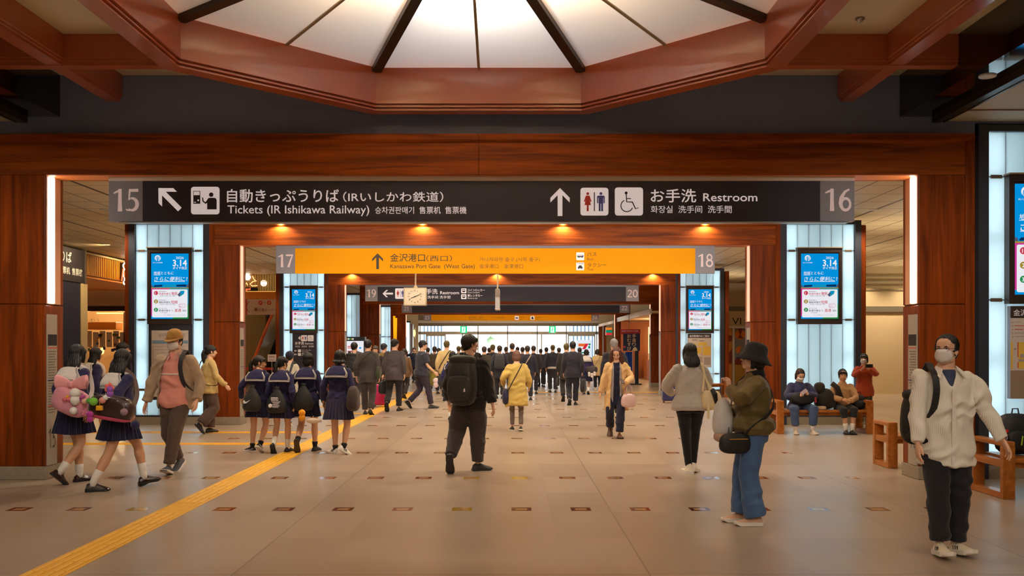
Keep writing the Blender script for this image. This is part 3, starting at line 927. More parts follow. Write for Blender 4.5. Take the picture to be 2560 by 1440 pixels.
def sign_board(name, label, Y, L, R, T, B, cells, num, mats_extra=None, strip=14, dep=0.12, bottom_lip=True, cat='sign'):
    """cells = (x where the coloured panel starts, ends, top, bottom, material); num = ((text,x,y,w,h), ...)"""
    S = thing(name, label, cat, (px((L + R) / 2, Y), Y, pz(B, Y)))
    ox, oz = px((L + R) / 2, Y), pz(B, Y)
    Tm = Matrix.Translation((-ox, -Y, -oz))
    def bd(m_, n, mt): return m_.xf(Tm).build(n, mt, S)
    def bx(a, b, c, d, y0, y1): return MB().box(px(a, Y), px(c, Y), Y + y0, Y + y1, pz(d, Y), pz(b, Y))
    a, b, t, bo, pm_ = cells
    bd(bx(L, T, R, B, 0.0, dep), 'casing', GREYM)
    bd(bx(a, t, b, bo, -0.006, 0.001), 'face', pm_)
    if strip:
        bd(bx(L, T, R, T + strip, -0.012, 0.002), 'top_strip', WHITEM if Y < 15 else GREYM)
        n = int((R - L) / 125) if Y < 15 else 0
        for k in range(n):
            xx = L + (k + .5) * (R - L) / n
            bd(MB().box(px(xx - 5, Y), px(xx + 5, Y), Y - 0.022, Y - 0.01, pz(T + 3, Y), pz(T, Y)), 'bolt', BRONZE)
    for s_, x, y, w, h in num:
        fl = Flat(Y - 0.001); fl.lay = 1
        digits(fl, s_, x, y, h, 0, w)
        bd(fl.mb, 'numeral', mat('numeral_pink', (228, 204, 200), 0.6, emit=.2))
    return S, bd


# --- sign 15 / 16
YS1 = 11.66
S, bd = sign_board('overhead_sign', 'large dark overhead sign between gates 15 and 16, tickets and restroom', YS1, 272, 2136, 438.5, 553,
                   (357, 2050, 452, 556, SIGND), (('15', 281, 472.5, 68, 56), ('16', 2060, 471.5, 71, 56)))
for ar in ((423, 497, 76, -45), (1400, 505, 70, 0)):
    f = Flat(YS1 - 0.006); f.lay = 1; arrow(f, *ar); bd(f.mb, 'arrow_mark', LETL)
for tx in (('自動きっぷうりば', 568, 503, 35.5, 279, 0, .012), ('（IRいしかわ鉄道）', 858, 502.5, 27, 250, 0, .008), ('Tickets (IR Ishikawa Railway)', 569, 533.5, 29, 354, 0, .006), ('승차권판매기  售票机  售票機', 938, 533, 19.5, 228, 0, .006),
           ('お手洗', 1627, 503, 36, 113, 0, .014), ('Restroom', 1758, 503, 28.5, 135, 0, .012), ('화장실  洗手间  洗手間', 1627, 531, 20, 202, 0, .006)):
    f = Flat(YS1 - 0.006); f.lay = 1; f.text(*tx); bd(f.mb, 'lettering', LETL)
for fn, r_ in ((ticket_plate, (477.6, 467, 549, 536)), (restroom_plate, (1451, 469.4, 1521, 539)), (wheelchair_plate, (1537, 468.7, 1607.5, 539))):
    f = Flat(YS1 - 0.006); fn(f, *r_); bd(f.mb, 'pictogram', [LETL, SIGND, RED, BLUE])
bd(MB().box(px(300, YS1), px(2120, YS1), YS1 - 0.03, YS1 + .12, pz(557, YS1), pz(554.5, YS1)), 'bottom_lip', STEEL)
# --- sign 17 / 18
YS2 = Y2 + 0.1
S, bd = sign_board('overhead_sign', 'long yellow overhead sign between gates 17 and 18, port gate with bus and taxi', YS2, 690, 1787, 613.5, 683,
                   (738, 1738, 621, 684, SIGNY), (('17', 694, 636, 40, 32), ('18', 1744, 635, 40, 32)), strip=7)
f = Flat(YS2 - 0.006); f.lay = 1
arrow(f, 944, 653, 39.5)
f.text('金沢港口', 975.3, 652.5, 21.5, 87, bold=.006); f.text('（西口）', 1066, 652, 16, 64)
f.text('Kanazawa Port Gate  (West Gate)', 975.8, 670.5, 14.5, 211, bold=.004)
f.text('バス', 1468, 640, 11.5, 23); f.text('タクシー', 1469, 667, 11.5, 47)
bd(f.mb, 'lettering', LETD)
f = Flat(YS2 - 0.006); f.lay = 1
f.text('가나자와항 출구 (서쪽 출구)', 1198.5, 653, 11.5, 151); f.text('金泽港口　金澤港口', 1198.5, 670, 11.5, 109)
f.text('Bus', 1468, 650.5, 8, 15, bold=.01); f.text('Taxi', 1468, 676, 8, 16, bold=.01)
bd(f.mb, 'lettering', LETB)
f = Flat(YS2 - 0.006); f.lay = 1
f.rect(1440.6, 631, 1460.4, 650.5, 0, r=2); f.lay = 2
f.rect(1443, 637.5, 1458.5, 643, 1, r=.8); f.circ(1447, 643.4, 1.3, 1); f.circ(1455, 643.4, 1.3, 1); f.lay = 3
for k in range(4): f.rect(1444 + k * 3.3, 638.3, 1446.3 + k * 3.3, 640.3, 0)
bd(f.mb, 'pictogram', [LETL, SIGND])
f = Flat(YS2 - 0.006); f.lay = 1
f.rect(1440.6, 656, 1460.4, 675.6, 0, r=2); f.lay = 2
f.text('TAXI', 1442, 660.6, 5, 17, 1, .02); f.poly([(1446, 667), (1447.5, 663.5), (1453.5, 663.5), (1455, 667)], 1); f.rect(1444.5, 667, 1456.5, 671, 1, r=.8)
f.rect(1445.5, 671, 1447.5, 672.8, 1); f.rect(1453.5, 671, 1455.5, 672.8, 1)
bd(f.mb, 'pictogram', [LETL, SIGND])
# --- sign 19 / 20
YS3 = Y3 + 0.1
S, bd = sign_board('overhead_sign', 'dark overhead sign between gates 19 and 20, restroom and coin lockers, behind the clock', YS3, 913, 1597, 713, 753,
                   (944, 1565, 716, 753.5, SIGND), (('19', 916, 723.6, 25, 19.7), ('20', 1568, 724.5, 27, 19)), strip=4)
f = Flat(YS3 - 0.006); f.lay = 1
arrow(f, 969.5, 734, 26, -90)
f.text('お手洗', 1052, 734, 14, 42, bold=.012); f.text('Restroom', 1100.5, 735.5, 11, 47, bold=.012); f.text('화장실 洗手间 洗手間', 1040, 746, 8, 86)
f.text('コインロッカー', 1169, 728, 7, 43, bold=.012); f.text('Coin Lockers', 1169, 732.8, 4.4, 30); f.text('駅レンタカー', 1169, 741.5, 7, 37, bold=.012); f.text('Rent-a-car', 1169, 746.8, 4.4, 25)
bd(f.mb, 'lettering', LETL)
f = Flat(YS3 - 0.006); restroom_plate(f, 988, 721, 1014, 747); bd(f.mb, 'pictogram', [LETL, SIGND, RED, BLUE])
for ya in (721, 735.6):
    f = Flat(YS3 - 0.006); f.lay = 1; f.rect(1153, ya, 1166, ya + 12, 0, r=1.3); f.lay = 2
    f.rect(1156, ya + 2, 1163, ya + 9.5, 1, r=1); f.lay = 3; f.rect(1157.4, ya + 3.5, 1161.6, ya + 6, 0)
    bd(f.mb, 'pictogram', [LETL, SIGND])
# --- sign 21 / 22, 23 / 24
YS4 = Y4 + 0.1
sign_board('overhead_sign', 'blank dark overhead sign between gates 21 and 22', YS4, 1004.6, 1574, 760.5, 782, (1030, 1549, 763, 782.2, SIGND), (('21', 1010, 767, 13, 10), ('22', 1554, 765, 15, 10.5)), strip=2.5)
YS5 = Y5 + 0.1
S, bd = sign_board('overhead_sign', 'small far yellow overhead sign between gates 23 and 24 above the doors', YS5, 1059, 1497, 786.5, 802, (1078, 1478, 787, 802, SIGNY), (('23', 1062, 790, 12, 8.6), ('24', 1481, 790, 12, 8.6)), strip=0)
f = Flat(YS5 - 0.006); f.lay = 1
f.text('金沢港口（西口）', 1172, 795.5, 5, 38); f.text('Kanazawa Port Gate (West Gate)', 1172, 799.5, 3, 46); f.text('가나자와항 출구', 1228, 795.5, 3.6, 34)
f.text('バス', 1299, 795.5, 4.5, 10); f.text('Bus', 1299, 799.5, 3.4, 6); f.text('タクシー', 1340, 795.5, 4.5, 18); f.text('Taxi', 1340, 799.5, 3.4, 6)
bd(f.mb, 'lettering', LETB)
f = Flat(YS5 - 0.006); f.lay = 1; f.rect(1287, 790, 1297, 799.5, 0, r=1.5); f.rect(1326, 790, 1336, 799.5, 0, r=1.5); f.lay = 2; f.rect(1288.5, 793.5, 1295.5, 796.5, 1); f.rect(1328, 795, 1334, 798, 1); f.rect(1329, 792, 1333, 795, 1)
bd(f.mb, 'pictogram', [LETL, SIGND])

# ================= timetable screens =================
SB, SW, SPK, SGR, STQ, SYL, SRD, SDK, SGY = [emat('screen_' + n, c, s) for n, c, s in (('blue', (0, 146, 222), .95), ('white', (238, 238, 244), .95), ('pink', (226, 60, 160), .8), ('green', (40, 150, 80), .8),
    ('teal', (30, 160, 190), .8), ('olive', (176, 150, 50), .8), ('red', (214, 60, 84), .85), ('navy', (16, 60, 110), .6), ('grey', (92, 92, 110), .8))]
SMATS = [SB, SW, SPK, SGR, STQ, SYL, SRD, SDK, SGY]
YSC = YC2 - 0.1
f = Flat(0.0)
f.Y = YSC
f.lay = 1
f.rect(378, 634, 471.5, 721, 0); f.rect(378, 721, 424, 797, 2); f.rect(424, 721, 471.5, 760, 4); f.rect(424, 760, 471.5, 797, 3); f.rect(378, 790, 432, 797, 0)
f.lay = 2
f.rect(380.5, 723.5, 469, 793.5, 1, r=2.5)
f.circ(394.5, 645.5, 7.6, 1); f.lay = 3
f.poly([(392, 654), (393.2, 641), (395, 641), (395.3, 654)], 0); f.rib([(389.5, 653, 1.3), (390.5, 645, 1.3), (392.5, 641, 1.1)], 0); f.rib([(396.5, 653.5, 1.2), (396.6, 641.5, 1.2), (399, 641.6, 1.1), (400.3, 643.6, 1.1), (399, 645.8, 1.1), (397, 646.3, 1.1), (400.5, 652, 1.2)], 0)
f.lay = 2
f.text('IRいしかわ鉄道', 383, 658, 3.4, 23.5, 1, .01)
f.text('2026', 440, 647.5, 8.5, 19.5, 1, .012); f.text('3.14', 432.5, 665, 22, 34.5, 1, .03); f.text('ダイヤ改正', 432, 673, 7.5, 36, 1, .02)
f.text('地域とともに', 384, 686, 9, 50, 1, .008, shear=.12); f.text('さらに便利に！', 385.5, 702.5, 13, 82, 1, .01, shear=.12)
f.rect(384, 687, 401, 688, 1); f.rect(389, 703.3, 463, 704.4, 1); f.rib([(389, 703.8, 1.1), (386, 704.5, 1.1), (388, 701, .8)], 1)
f.poly([(384, 716), (387, 713), (406, 712), (406, 716.5), (385, 718)], 7); f.rect(408, 712.5, 440, 716.5, 4); f.poly([(441, 712), (466, 711), (466, 717), (441, 716.5)], 7); f.rect(378, 718.6, 471.5, 721, 5)
f.poly([(378, 712), (382, 714), (383, 721), (378, 721)], 8); f.poly([(471.5, 709), (467, 713), (466, 721), (471.5, 721)], 8)
f.lay = 3
for y_, mi, n_, a, b_, c in ((732.5, 6, '1', '快速列車を', '増発', '朝時間帯の'), (753.8, 5, '2', '運転時間を', '短縮', '新高岡駅の'), (774.5, 3, '3', '普通列車をつ', '直通', '金沢〜富山〜糸魚')):
    f.circ(390.2, y_, 5.2, mi)
    f.lay = 4; f.text(n_, 388.3, y_ + 2.9, 8, None, 1, .03); f.lay = 3
    f.text(c, 397, y_ - 2.2, 3, 20, 8)
    x_ = 397
    f.text(a, x_, y_ + 4.2, 5.6, 30 if n_ != '3' else 36, 8 if n_ != '1' else 6, .012)
    f.text(b_, 428 if n_ != '3' else 437, y_ + 4.6, 8.5, 16, 6, .012)
    if n_ != '3': f.text('金沢駅から福井方面へ増便', 400, y_ + 8.2, 2.6, 38, 7)
    else: f.text('運転', 456, y_ + 4.2, 5.6, 10, 8); f.text('※一部の列車を除く', 402, y_ + 8.2, 2.6, 18, 7)
f.arc(455.5, 764, 9, 0, 360, .5, 2, 20, ry=6.2); f.text('金沢まで', 448, 763, 3.4, 14, 6); f.text('乗換なし！', 448, 768, 3.4, 14, 6)
f.poly([(444, 737.5), (452, 727), (462, 727), (460, 735), (449, 742)], 4); f.poly([(444, 737.5), (449, 731), (452, 733), (449, 742)], 8); f.rect(452, 729, 459, 732, 0)
f.text('詳しくは駅係員またはホームページをご覧ください', 410, 788.5, 2.4, 54, 8)
scr0 = f.mb
ox_, oz_ = px(424.5, YSC), pz(715.5, YSC)
scr0.xf(Matrix.Translation((-ox_, -YSC, -oz_)))
def screen(xc, yc, Y, label, first=[None], base=None):
    T_ = thing('timetable_screen', label, 'screen', (px(xc, Y), Y, pz(yc, Y)), group='blue timetable screens on the glass columns')
    w, h = 0.47, 0.80
    if first[0] is None:
        m_ = MB()
        m_.box(-w, -w + .06, -0.02, .1, -h, h); m_.box(w - .06, w, -0.02, .1, -h, h); m_.box(-w + .06, w - .06, -0.02, .1, h - .09, h); m_.box(-w + .06, w - .06, -0.02, .1, -h, -h + .09)
        m_.box(-w + .05, w - .05, .005, .1, -h + .05, h - .05)
        a = m_.build('bezel', mat('screen_bezel', (66, 54, 48), 0.35, metal=0.3), T_)
        b_ = scr0.build('display', SMATS, T_)
        c = MB().box(-w - .01, w + .01, -.05, .1, h, h + .018).build('top_cap', mat('cap_tan', (170, 140, 104), 0.5), T_)
        first[0] = (a, b_, c)
    else:
        for o in first[0]:
            n_ = o.copy(); COL.objects.link(n_); n_.parent = T_
    return T_
screen(424.5, 715.5, YSC, 'blue and white timetable screen above the map case and the cap man')
screen(2049, 715.5, YSC, 'blue and white timetable screen above the seated women')
screen(759, 774, YC3 - .1, 'small blue and white timetable screen above the black restroom board')
screen(1750, 774, YC3 - .1, 'small blue and white timetable screen above the station map')
screen(2528 + 88, 598, YC1 - .1, 'large blue timetable screen cut by the frame edge, over the bench backpack')

# ================= map cases and boards on the columns =================
PAPER = mat('map_paper', (206, 190, 176), 0.6)
MAPY, MAPG, MAPB = mat('map_yellow', (226, 184, 70), 0.6), mat('map_grey', (168, 152, 140), 0.6), mat('map_blue', (120, 150, 170), 0.6)
def board(name, label, cat, Y, rect, case, fill, face=None):
    x0, y0, x1, y1 = rect
    T_ = thing(name, label, cat, (px((x0 + x1) / 2, Y), Y, pz(y1, Y)))
    Tm = Matrix.Translation((-px((x0 + x1) / 2, Y), -Y, -pz(y1, Y)))
    MB().box(px(x0, Y), px(x1, Y), Y, Y + .075, pz(y1, Y), pz(y0, Y)).xf(Tm).build('case', case, T_)
    if face:
        a, b, c, d, m_ = face
        MB().box(px(a, Y), px(c, Y), Y - .004, Y + .002, pz(d, Y), pz(b, Y)).xf(Tm).build('sheet', m_, T_)
    f_ = Flat(Y - .004); f_.lay = 1
    mats = fill(f_)
    f_.mb.xf(Tm).build('lettering', mats, T_)
    return T_
def fill_a(f):
    f.text('金沢駅周辺案内図', 396, 841, 9, 66, 0); f.text('Kanazawa Station Area', 410, 847, 4, 36, 0)
    f.rect(380, 851, 470, 859, 1)
    for k in range(13): f.rect(386, 866 + k * 8, 462 - (k * 17) % 20, 867 + k * 8, 2)
    f.rect(381, 864, 384, 975, 2)
    for k in range(4): f.rect(430, 872 + k * 24, 462, 890 + k * 24, 2)
    return [mat('print_soft', (150, 132, 120), .6), MAPB, MAPG]
board('map_case', 'framed pale area map in dark case on the glass column behind the cap man', 'map case', YC2 - .09, (371, 803, 481, 1000), FRAMEG, fill_a, (379, 826, 471, 992, PAPER))
def fill_b(f):
    arrow(f, 752, 845, 13, -90, 0)
    f.text('お手洗', 738, 861, 8, 22, 0, .02); f.text('Restroom', 763, 861, 6.5, 20, 0, .01); f.text('화장실　洗手间　洗手間', 738, 868, 5, 46, 0)
    for y_, t, e_ in ((877, 'コインロッカー', 'Coin Lockers'), (886, '駅レンタカー', 'Rent-a-car')):
        arrow(f, 739, y_, 7, -90, 0); f.rect(745, y_ - 3.5, 752.5, y_ + 3.5, 0, r=.8); f.text(t, 755, y_, 4.2, 24, 0); f.text(e_, 755, y_ + 3.5, 3, 16, 0)
    for r_ in ((753, 838, 768, 853), (769.5, 838, 784, 853)):
        (restroom_plate if r_[0] < 760 else wheelchair_plate)(f, *r_)
        f.lay = 1
    return [LETW, SIGND, RED, BLUE]
board('restroom_board', 'black restroom direction board on the glass column behind the schoolgirls', 'sign', YC3 - .09, (731, 832, 791, 985), SIGND, fill_b)
def fill_c(f):
    f.rect(1720, 834, 1778, 845, 1); f.lay = 2; f.text('金沢駅構内のご案内', 1724, 842.5, 6, 49, 0); f.lay = 1
    for a, b, c, d, mi in ((1727, 858, 1740, 888, 2), (1745, 856, 1768, 864, 2), (1757, 866, 1776, 888, 2), (1738, 868, 1754, 884, 2), (1724, 893, 1742, 912, 3), (1760, 893, 1776, 912, 3), (1748, 850, 1760, 854, 3), (1746, 892, 1756, 914, 3), (1730, 848, 1744, 852, 3)): f.rect(a, b, c, d, mi)
    for k in range(6): f.circ(1729 + k * 8.3, 866 + (k * 7) % 22, 1.1, 4)
    return [LETW, mat('map_head', (60, 48, 40), .5), MAPY, MAPG, RED]
board('station_map', 'station floor map with yellow areas on the glass column before the grey sweater woman', 'map', YC3 - .09, (1720, 834, 1778, 918), GREYM, fill_c, (1720, 834, 1778, 918, PAPER))
def fill_d(f):
    f.rect(2526, 765, 2700, 795, 1); f.lay = 2; f.text('金沢駅構内', 2533, 788, 17, 86, 0, .01); f.lay = 1
    for k in range(5): f.circ(2531, 806 + k * 9, 2, 3); f.rect(2536, 804.5 + k * 9, 2552 + (k * 13) % 20, 806 + k * 9, 4 if k in (1, 2) else 3)
    for a, b, c, d, mi in ((2527, 855, 2532, 922, 2), (2546, 855, 2620, 922, 2), (2543.5, 855, 2546, 893, 4), (2543.5, 905, 2546, 920, 4), (2534, 870, 2541, 875, 3), (2546, 898, 2600, 904, 3), (2550, 885, 2562, 894, 3)): f.rect(a, b, c, d, mi)
    f.rect(2526, 926, 2700, 996, 5)
    return [LETW, mat('map_head', (60, 48, 40), .5), MAPY, MAPG, RED, mat('map_base', (150, 126, 104), .6)]
board('station_map', 'large station map cut by the frame edge above the bench with the backpack', 'map', YC1 - .09, (2526, 765, 2700, 997), GREYM, fill_d, (2526, 765, 2700, 997, PAPER))

# ================= hanging clock, edge-on monitor =================
YK = 23.0
T_ = thing('hanging_clock', 'square white double sided clock hanging from a thin rod', 'clock', (px(1038, YK), YK, pz(764, YK)))
Tm = Matrix.Translation((-px(1038, YK), -YK, -pz(764, YK)))
MB().bbox(px(1009, YK), px(1066, YK), YK, YK + .14, pz(764, YK), pz(719, YK), .012).xf(Tm).build('case', mat('clock_case', (206, 194, 164), .45), T_)
MB().box(px(1012, YK), px(1063, YK), YK - .004, YK + .01, pz(761.5, YK), pz(721.5, YK)).xf(Tm).build('dial', mat('clock_dial', (232, 222, 202), .5), T_)
f = Flat(YK - .004); f.lay = 1
for k in range(1, 13):
    a = math.radians(k * 30)
    f.text(str(k), 1037.5 + 15.5 * math.sin(a) - (3 if k > 9 else 1.6), 741.2 - 15 * math.cos(a) + 2, 5.5, None, 0, .02)
f.mb.xf(Tm).build('numerals', mat('clock_ink', (70, 64, 66), .5), T_)
f = Flat(YK - .012); f.lay = 1
f.rib([(1037.5, 741.2, 1.6), (1027, 745.8, 1.2)], 0); f.rib([(1037.5, 741.2, 1.4), (1054, 734, .9)], 0); f.circ(1037.5, 741.2, 1.4, 0)
f.mb.xf(Tm).build('hands', mat('clock_hand', (30, 30, 40), .4), T_)
MB().tube([(px(1038, YK), YK + .07, pz(720, YK)), (px(1038, YK), YK + .07, 4.45)], .022, 10).xf(Tm).build('rod', mat('clock_rod', (206, 186, 150), .4), T_)
MB().lathe([(.05, 0), (.05, .02), (.03, .05), (.0, .05)], 14, (px(1038, YK), YK + .07, pz(719.5, YK))).xf(Tm).build('collar', mat('clock_rod', (206, 186, 150), .4), T_)
YM = 22.0
T_ = thing('hanging_monitor', 'slim white hanging display seen edge on, right of the clock', 'monitor', (px(1243.5, YM), YM, pz(773, YM)))
Tm = Matrix.Translation((-px(1243.5, YM), -YM, -pz(773, YM)))
MB().bbox(px(1238, YM), px(1249, YM), YM, YM + .75, pz(770, YM), pz(722, YM), .01).xf(Tm).build('casing', mat('monitor_case', (196, 188, 182), .4), T_)
MB().box(px(1237.5, YM), px(1249.5, YM), YM - .01, YM + .76, pz(773, YM), pz(770, YM)).xf(Tm).build('bottom_trim', WHITEM, T_)
MB().tube([(px(1243.5, YM), YM + .3, pz(722.5, YM)), (px(1243.5, YM), YM + .3, 4.45)], .018, 8).xf(Tm).build('rod', mat('clock_rod', (206, 186, 150), .4), T_)
# ================= figures =================
def remesh(mb, vox, smooth=2, name='m'):
    """one continuous skin over overlapping solids; returns (verts array, polygons list)"""
    me = bpy.data.meshes.new('tmp'); me.from_pydata(mb.v, [], mb.f)
    bm = bmesh.new(); bm.from_mesh(me); bmesh.ops.recalc_face_normals(bm, faces=bm.faces[:]); bm.to_mesh(me); bm.free()
    o = bpy.data.objects.new('tmp', me); COL.objects.link(o)
    md = o.modifiers.new('r', 'REMESH'); md.mode = 'VOXEL'; md.voxel_size = vox; md.adaptivity = 0
    bpy.context.view_layer.update()
    m2 = bpy.data.meshes.new_from_object(o.evaluated_get(bpy.context.evaluated_depsgraph_get()))
    n = len(m2.vertices)
    co = np.empty(n * 3); m2.vertices.foreach_get('co', co); co = co.reshape(-1, 3)
    ed = np.empty(len(m2.edges) * 2, dtype=np.int64); m2.edges.foreach_get('vertices', ed); ed = ed.reshape(-1, 2)
    fs = np.empty(len(m2.polygons) * 4, dtype=np.int64)
    lp = np.empty(len(m2.loops), dtype=np.int64); m2.loops.foreach_get('vertex_index', lp)
    st = np.empty(len(m2.polygons), dtype=np.int64); m2.polygons.foreach_get('loop_start', st)
    tot = np.empty(len(m2.polygons), dtype=np.int64); m2.polygons.foreach_get('loop_total', tot)
    polys = [lp[a:a + b].tolist() for a, b in zip(st, tot)]
    deg = np.bincount(ed.ravel(), minlength=n).astype(float)[:, None]; deg[deg == 0] = 1
    for _ in range(smooth):
        s = np.zeros_like(co)
        for k in range(3):
            s[:, k] = np.bincount(ed[:, 0], co[ed[:, 1], k], n) + np.bincount(ed[:, 1], co[ed[:, 0], k], n)
        co = co * 0.4 + 0.6 * s / deg
    bpy.data.objects.remove(o); bpy.data.meshes.remove(me); bpy.data.meshes.remove(m2)
    return co, polys


def normals(co, polys):
    nr = np.zeros_like(co)
    q = np.array([p[:3] for p in polys])
    fn = np.cross(co[q[:, 1]] - co[q[:, 0]], co[q[:, 2]] - co[q[:, 0]])
    for k in range(3): np.add.at(nr, q[:, k], fn)
    l = np.linalg.norm(nr, axis=1, keepdims=True); l[l == 0] = 1
    return nr / l


def wrinkle(co, polys, amp, fx=26.0, fz=38.0, seed=0):
    """cloth folds: warped diagonal ripples"""
    if not amp: return co
    r = np.random.RandomState(seed)
    d = np.zeros(len(co))
    w = 0.03 * np.sin(co[:, 2] * 17 + r.rand() * 6) + 0.025 * np.sin(co[:, 0] * 23 + co[:, 1] * 19 + r.rand() * 6)
    for k in range(5):
        a = r.rand() * 6.28
        kx, ky, kz = fx * math.cos(a) * (0.5 + r.rand()), fx * math.sin(a) * (0.5 + r.rand()), fz * (0.3 + r.rand()) * (1 if r.rand() > .5 else -1)
        d += np.sin((co[:, 0] + w) * kx + (co[:, 1] - w) * ky + (co[:, 2] + w) * kz + r.rand() * 6.28)
    mod = 0.5 + 0.5 * np.sin(co[:, 0] * 9 + co[:, 2] * 7 + r.rand() * 6)
    d = np.where(d > 0, d, d * .6)
    return co + normals(co, polys) * (d * (.35 + .65 * mod) * amp / 1.5)[:, None]


def mesh_obj(name, co, polys, mats, parent, smooth=True, mi=None):
    me = bpy.data.meshes.new(name)
    me.from_pydata(np.asarray(co).tolist(), [], polys)
    for m in (mats if isinstance(mats, (list, tuple)) else [mats]): me.materials.append(m)
    if smooth: me.polygons.foreach_set('use_smooth', [True] * len(me.polygons))
    if mi is not None: me.polygons.foreach_set('material_index', mi)
    me.update()
    o = bpy.data.objects.new(name, me); COL.objects.link(o); o.parent = parent
    return o


def hand_mesh(curl, thumb, vox=0.0035, spread=1.0, icurl=None):
    """right hand hanging down: wrist at origin, fingers to -Z, palm faces -X, thumb forward (+Y)"""
    m_ = MB()
    rings = []
    for z, ry, rx, cx in ((0.02, .024, .017, 0), (-.012, .026, .017, 0), (-.04, .036, .016, -.001), (-.07, .042, .0145, -.002), (-.092, .040, .012, -.002), (-.1, .034, .008, -.002)):
        rings.append([(cx + rx * math.cos(t), ry * math.sin(t), z) for t in [2 * math.pi * k / 16 for k in range(16)]])
    m_.loft(rings)
    for i, (y, L, z0) in enumerate(((.031, .071, -.088), (.0105, .08, -.094), (-.0105, .074, -.091), (-.031, .058, -.083))):
        p = Vector((-.002, y, z0)); a = 0.0
        seg = (L * .45, L * .31, L * .24)
        pts, rad = [Vector((0, y * .95, z0 + .03)), p.copy()], [.0088, .0086]
        c_ = (icurl if (icurl is not None and i == 0) else curl) + i * 3 * (curl > 8)
        for k, s_ in enumerate(seg):
            a += math.radians(c_ * (0.75 if k == 0 else 1.0))
            p = p + Vector((-math.sin(a) * s_, y * .1 * spread * s_ / .03 * .3, -math.cos(a) * s_))
            pts.append(p.copy()); rad.append((.0082, .0075, .0062)[k])
        m_.tube(pts, rad, 9); m_.ell(pts[-1], (.0062,) * 3, 8, 6)
    p = Vector((-.004, .022, -.02)); pts = [p, Vector((-.010, .04, -.045)), Vector((-.014 - thumb * .012, .052 - thumb * .02, -.075)), Vector((-.02 - thumb * .026, .053 - thumb * .034, -.1))]
    m_.tube(pts, [.014, .0125, .0105, .0078], 10); m_.ell(pts[-1], (.0078,) * 3, 8, 6)
    return remesh(m_, vox, 2)
HANDS = {}
def hand(kind, lo):
    k = (kind, lo)
    if k not in HANDS:
        a = {'relaxed': (17, .2), 'grip': (62, .9), 'hold': (38, .7), 'point': (55, .7)}[kind]
        HANDS[k] = hand_mesh(a[0], a[1], .0062 if lo else .0036, icurl=8 if kind == 'point' else None)
    return HANDS[k]


def head_mesh(vox, female):
    """head centred between the ears, face to +Y, chin at -0.115, crown at +0.12"""
    m_ = MB()
    m_.ell((0, -.014, .032), (.075, .095, .088), 22, 14)
    m_.ell((0, .022, -.03), (.062, .068, .083), 20, 12)
    m_.ell((0, .05, -.09 if not female else -.086), (.034 if not female else .028, .03, .026), 14, 8)       # chin
    for s in (-1, 1):
        m_.ell((s * .036, .058, -.022), (.026, .026, .03), 12, 8)          # cheek
        m_.ell((s * .047, .015, -.07), (.022, .04, .028), 12, 8)           # jaw
        m_.ell((s * .074, -.006, -.008), (.009, .021, .033), 10, 8, M=Matrix.Rotation(s * .35, 3, 'Z'))
        m_.ell((s * .03, .078, .022), (.022, .012, .009), 10, 6)           # brow
        m_.ell((s * .012, .099, -.034), (.009, .009, .008), 8, 6)          # nostril
    m_.ell((0, .046, .046), (.06, .042, .05), 18, 10)                         # forehead
    m_.tube([(0, .082, .014), (0, .095, -.008), (0, .108, -.03)], [.009, .011, .0125], 10)
    m_.ell((0, .107, -.032), (.0125, .011, .011), 10, 8)
    m_.ell((0, .083, -.066), (.024, .012, .012), 12, 8)
    m_.ell((0, .089, -.0605), (.02, .0075, .0052), 10, 6); m_.ell((0, .0885, -.0695), (.017, .0075, .0055), 10, 6)
    m_.tube([(0, -.022, -.03), (0, -.024, -.135)], [.05 if female else .057] * 2, 16)
    co, ps = remesh(m_, vox, 2)
    return co, ps
_HEADS = {}
def head_geo(vox, female):
    k = (vox, female)
    if k not in _HEADS: _HEADS[k] = head_mesh(vox, female)
    return _HEADS[k]


def ik(a, b, l1, l2, pole):
    d = b - a; L = d.length; mx = (l1 + l2) * 0.998
    if L > mx: b = a + d * (mx / L); d = b - a; L = mx
    x = (l1 * l1 - l2 * l2 + L * L) / (2 * L)
    h = math.sqrt(max(l1 * l1 - x * x, 0))
    n = d / L
    p = pole - n * pole.dot(n); p = p.normalized() if p.length > 1e-6 else Vector((0, 1, 0))
    return a + n * x + p * h, b


def V(*a): return Vector(a)
SKIN = mat('skin', (226, 176, 144), 0.5, var=0.03, vscale=12)
SKINL = mat('skin_leg', (218, 164, 128), 0.5, var=0.03, vscale=10)
EYEW = mat('eye_white', (232, 228, 222), 0.3); EYED = mat('eye_dark', (28, 18, 14), 0.25); LIP = mat('lip', (176, 98, 88), 0.45)
HAIRB = mat('hair_black', (20, 15, 15), 0.42, bump=0.5, bscale=90, stretch=(1, 1, .08))
MASKW = mat('mask_white', (232, 226, 222), 0.75)
_cloth = {}
def cloth(col, rough=0.85, bump=0.25, var=0.07):
    k = (tuple(col), rough)
    if k not in _cloth: _cloth[k] = mat('cloth_%d_%d_%d_%d' % (*col, int(rough * 100)), col, rough, spec=0.3, bump=.55, bscale=11, var=var, vscale=5, sheen=0.15)
    return _cloth[k]


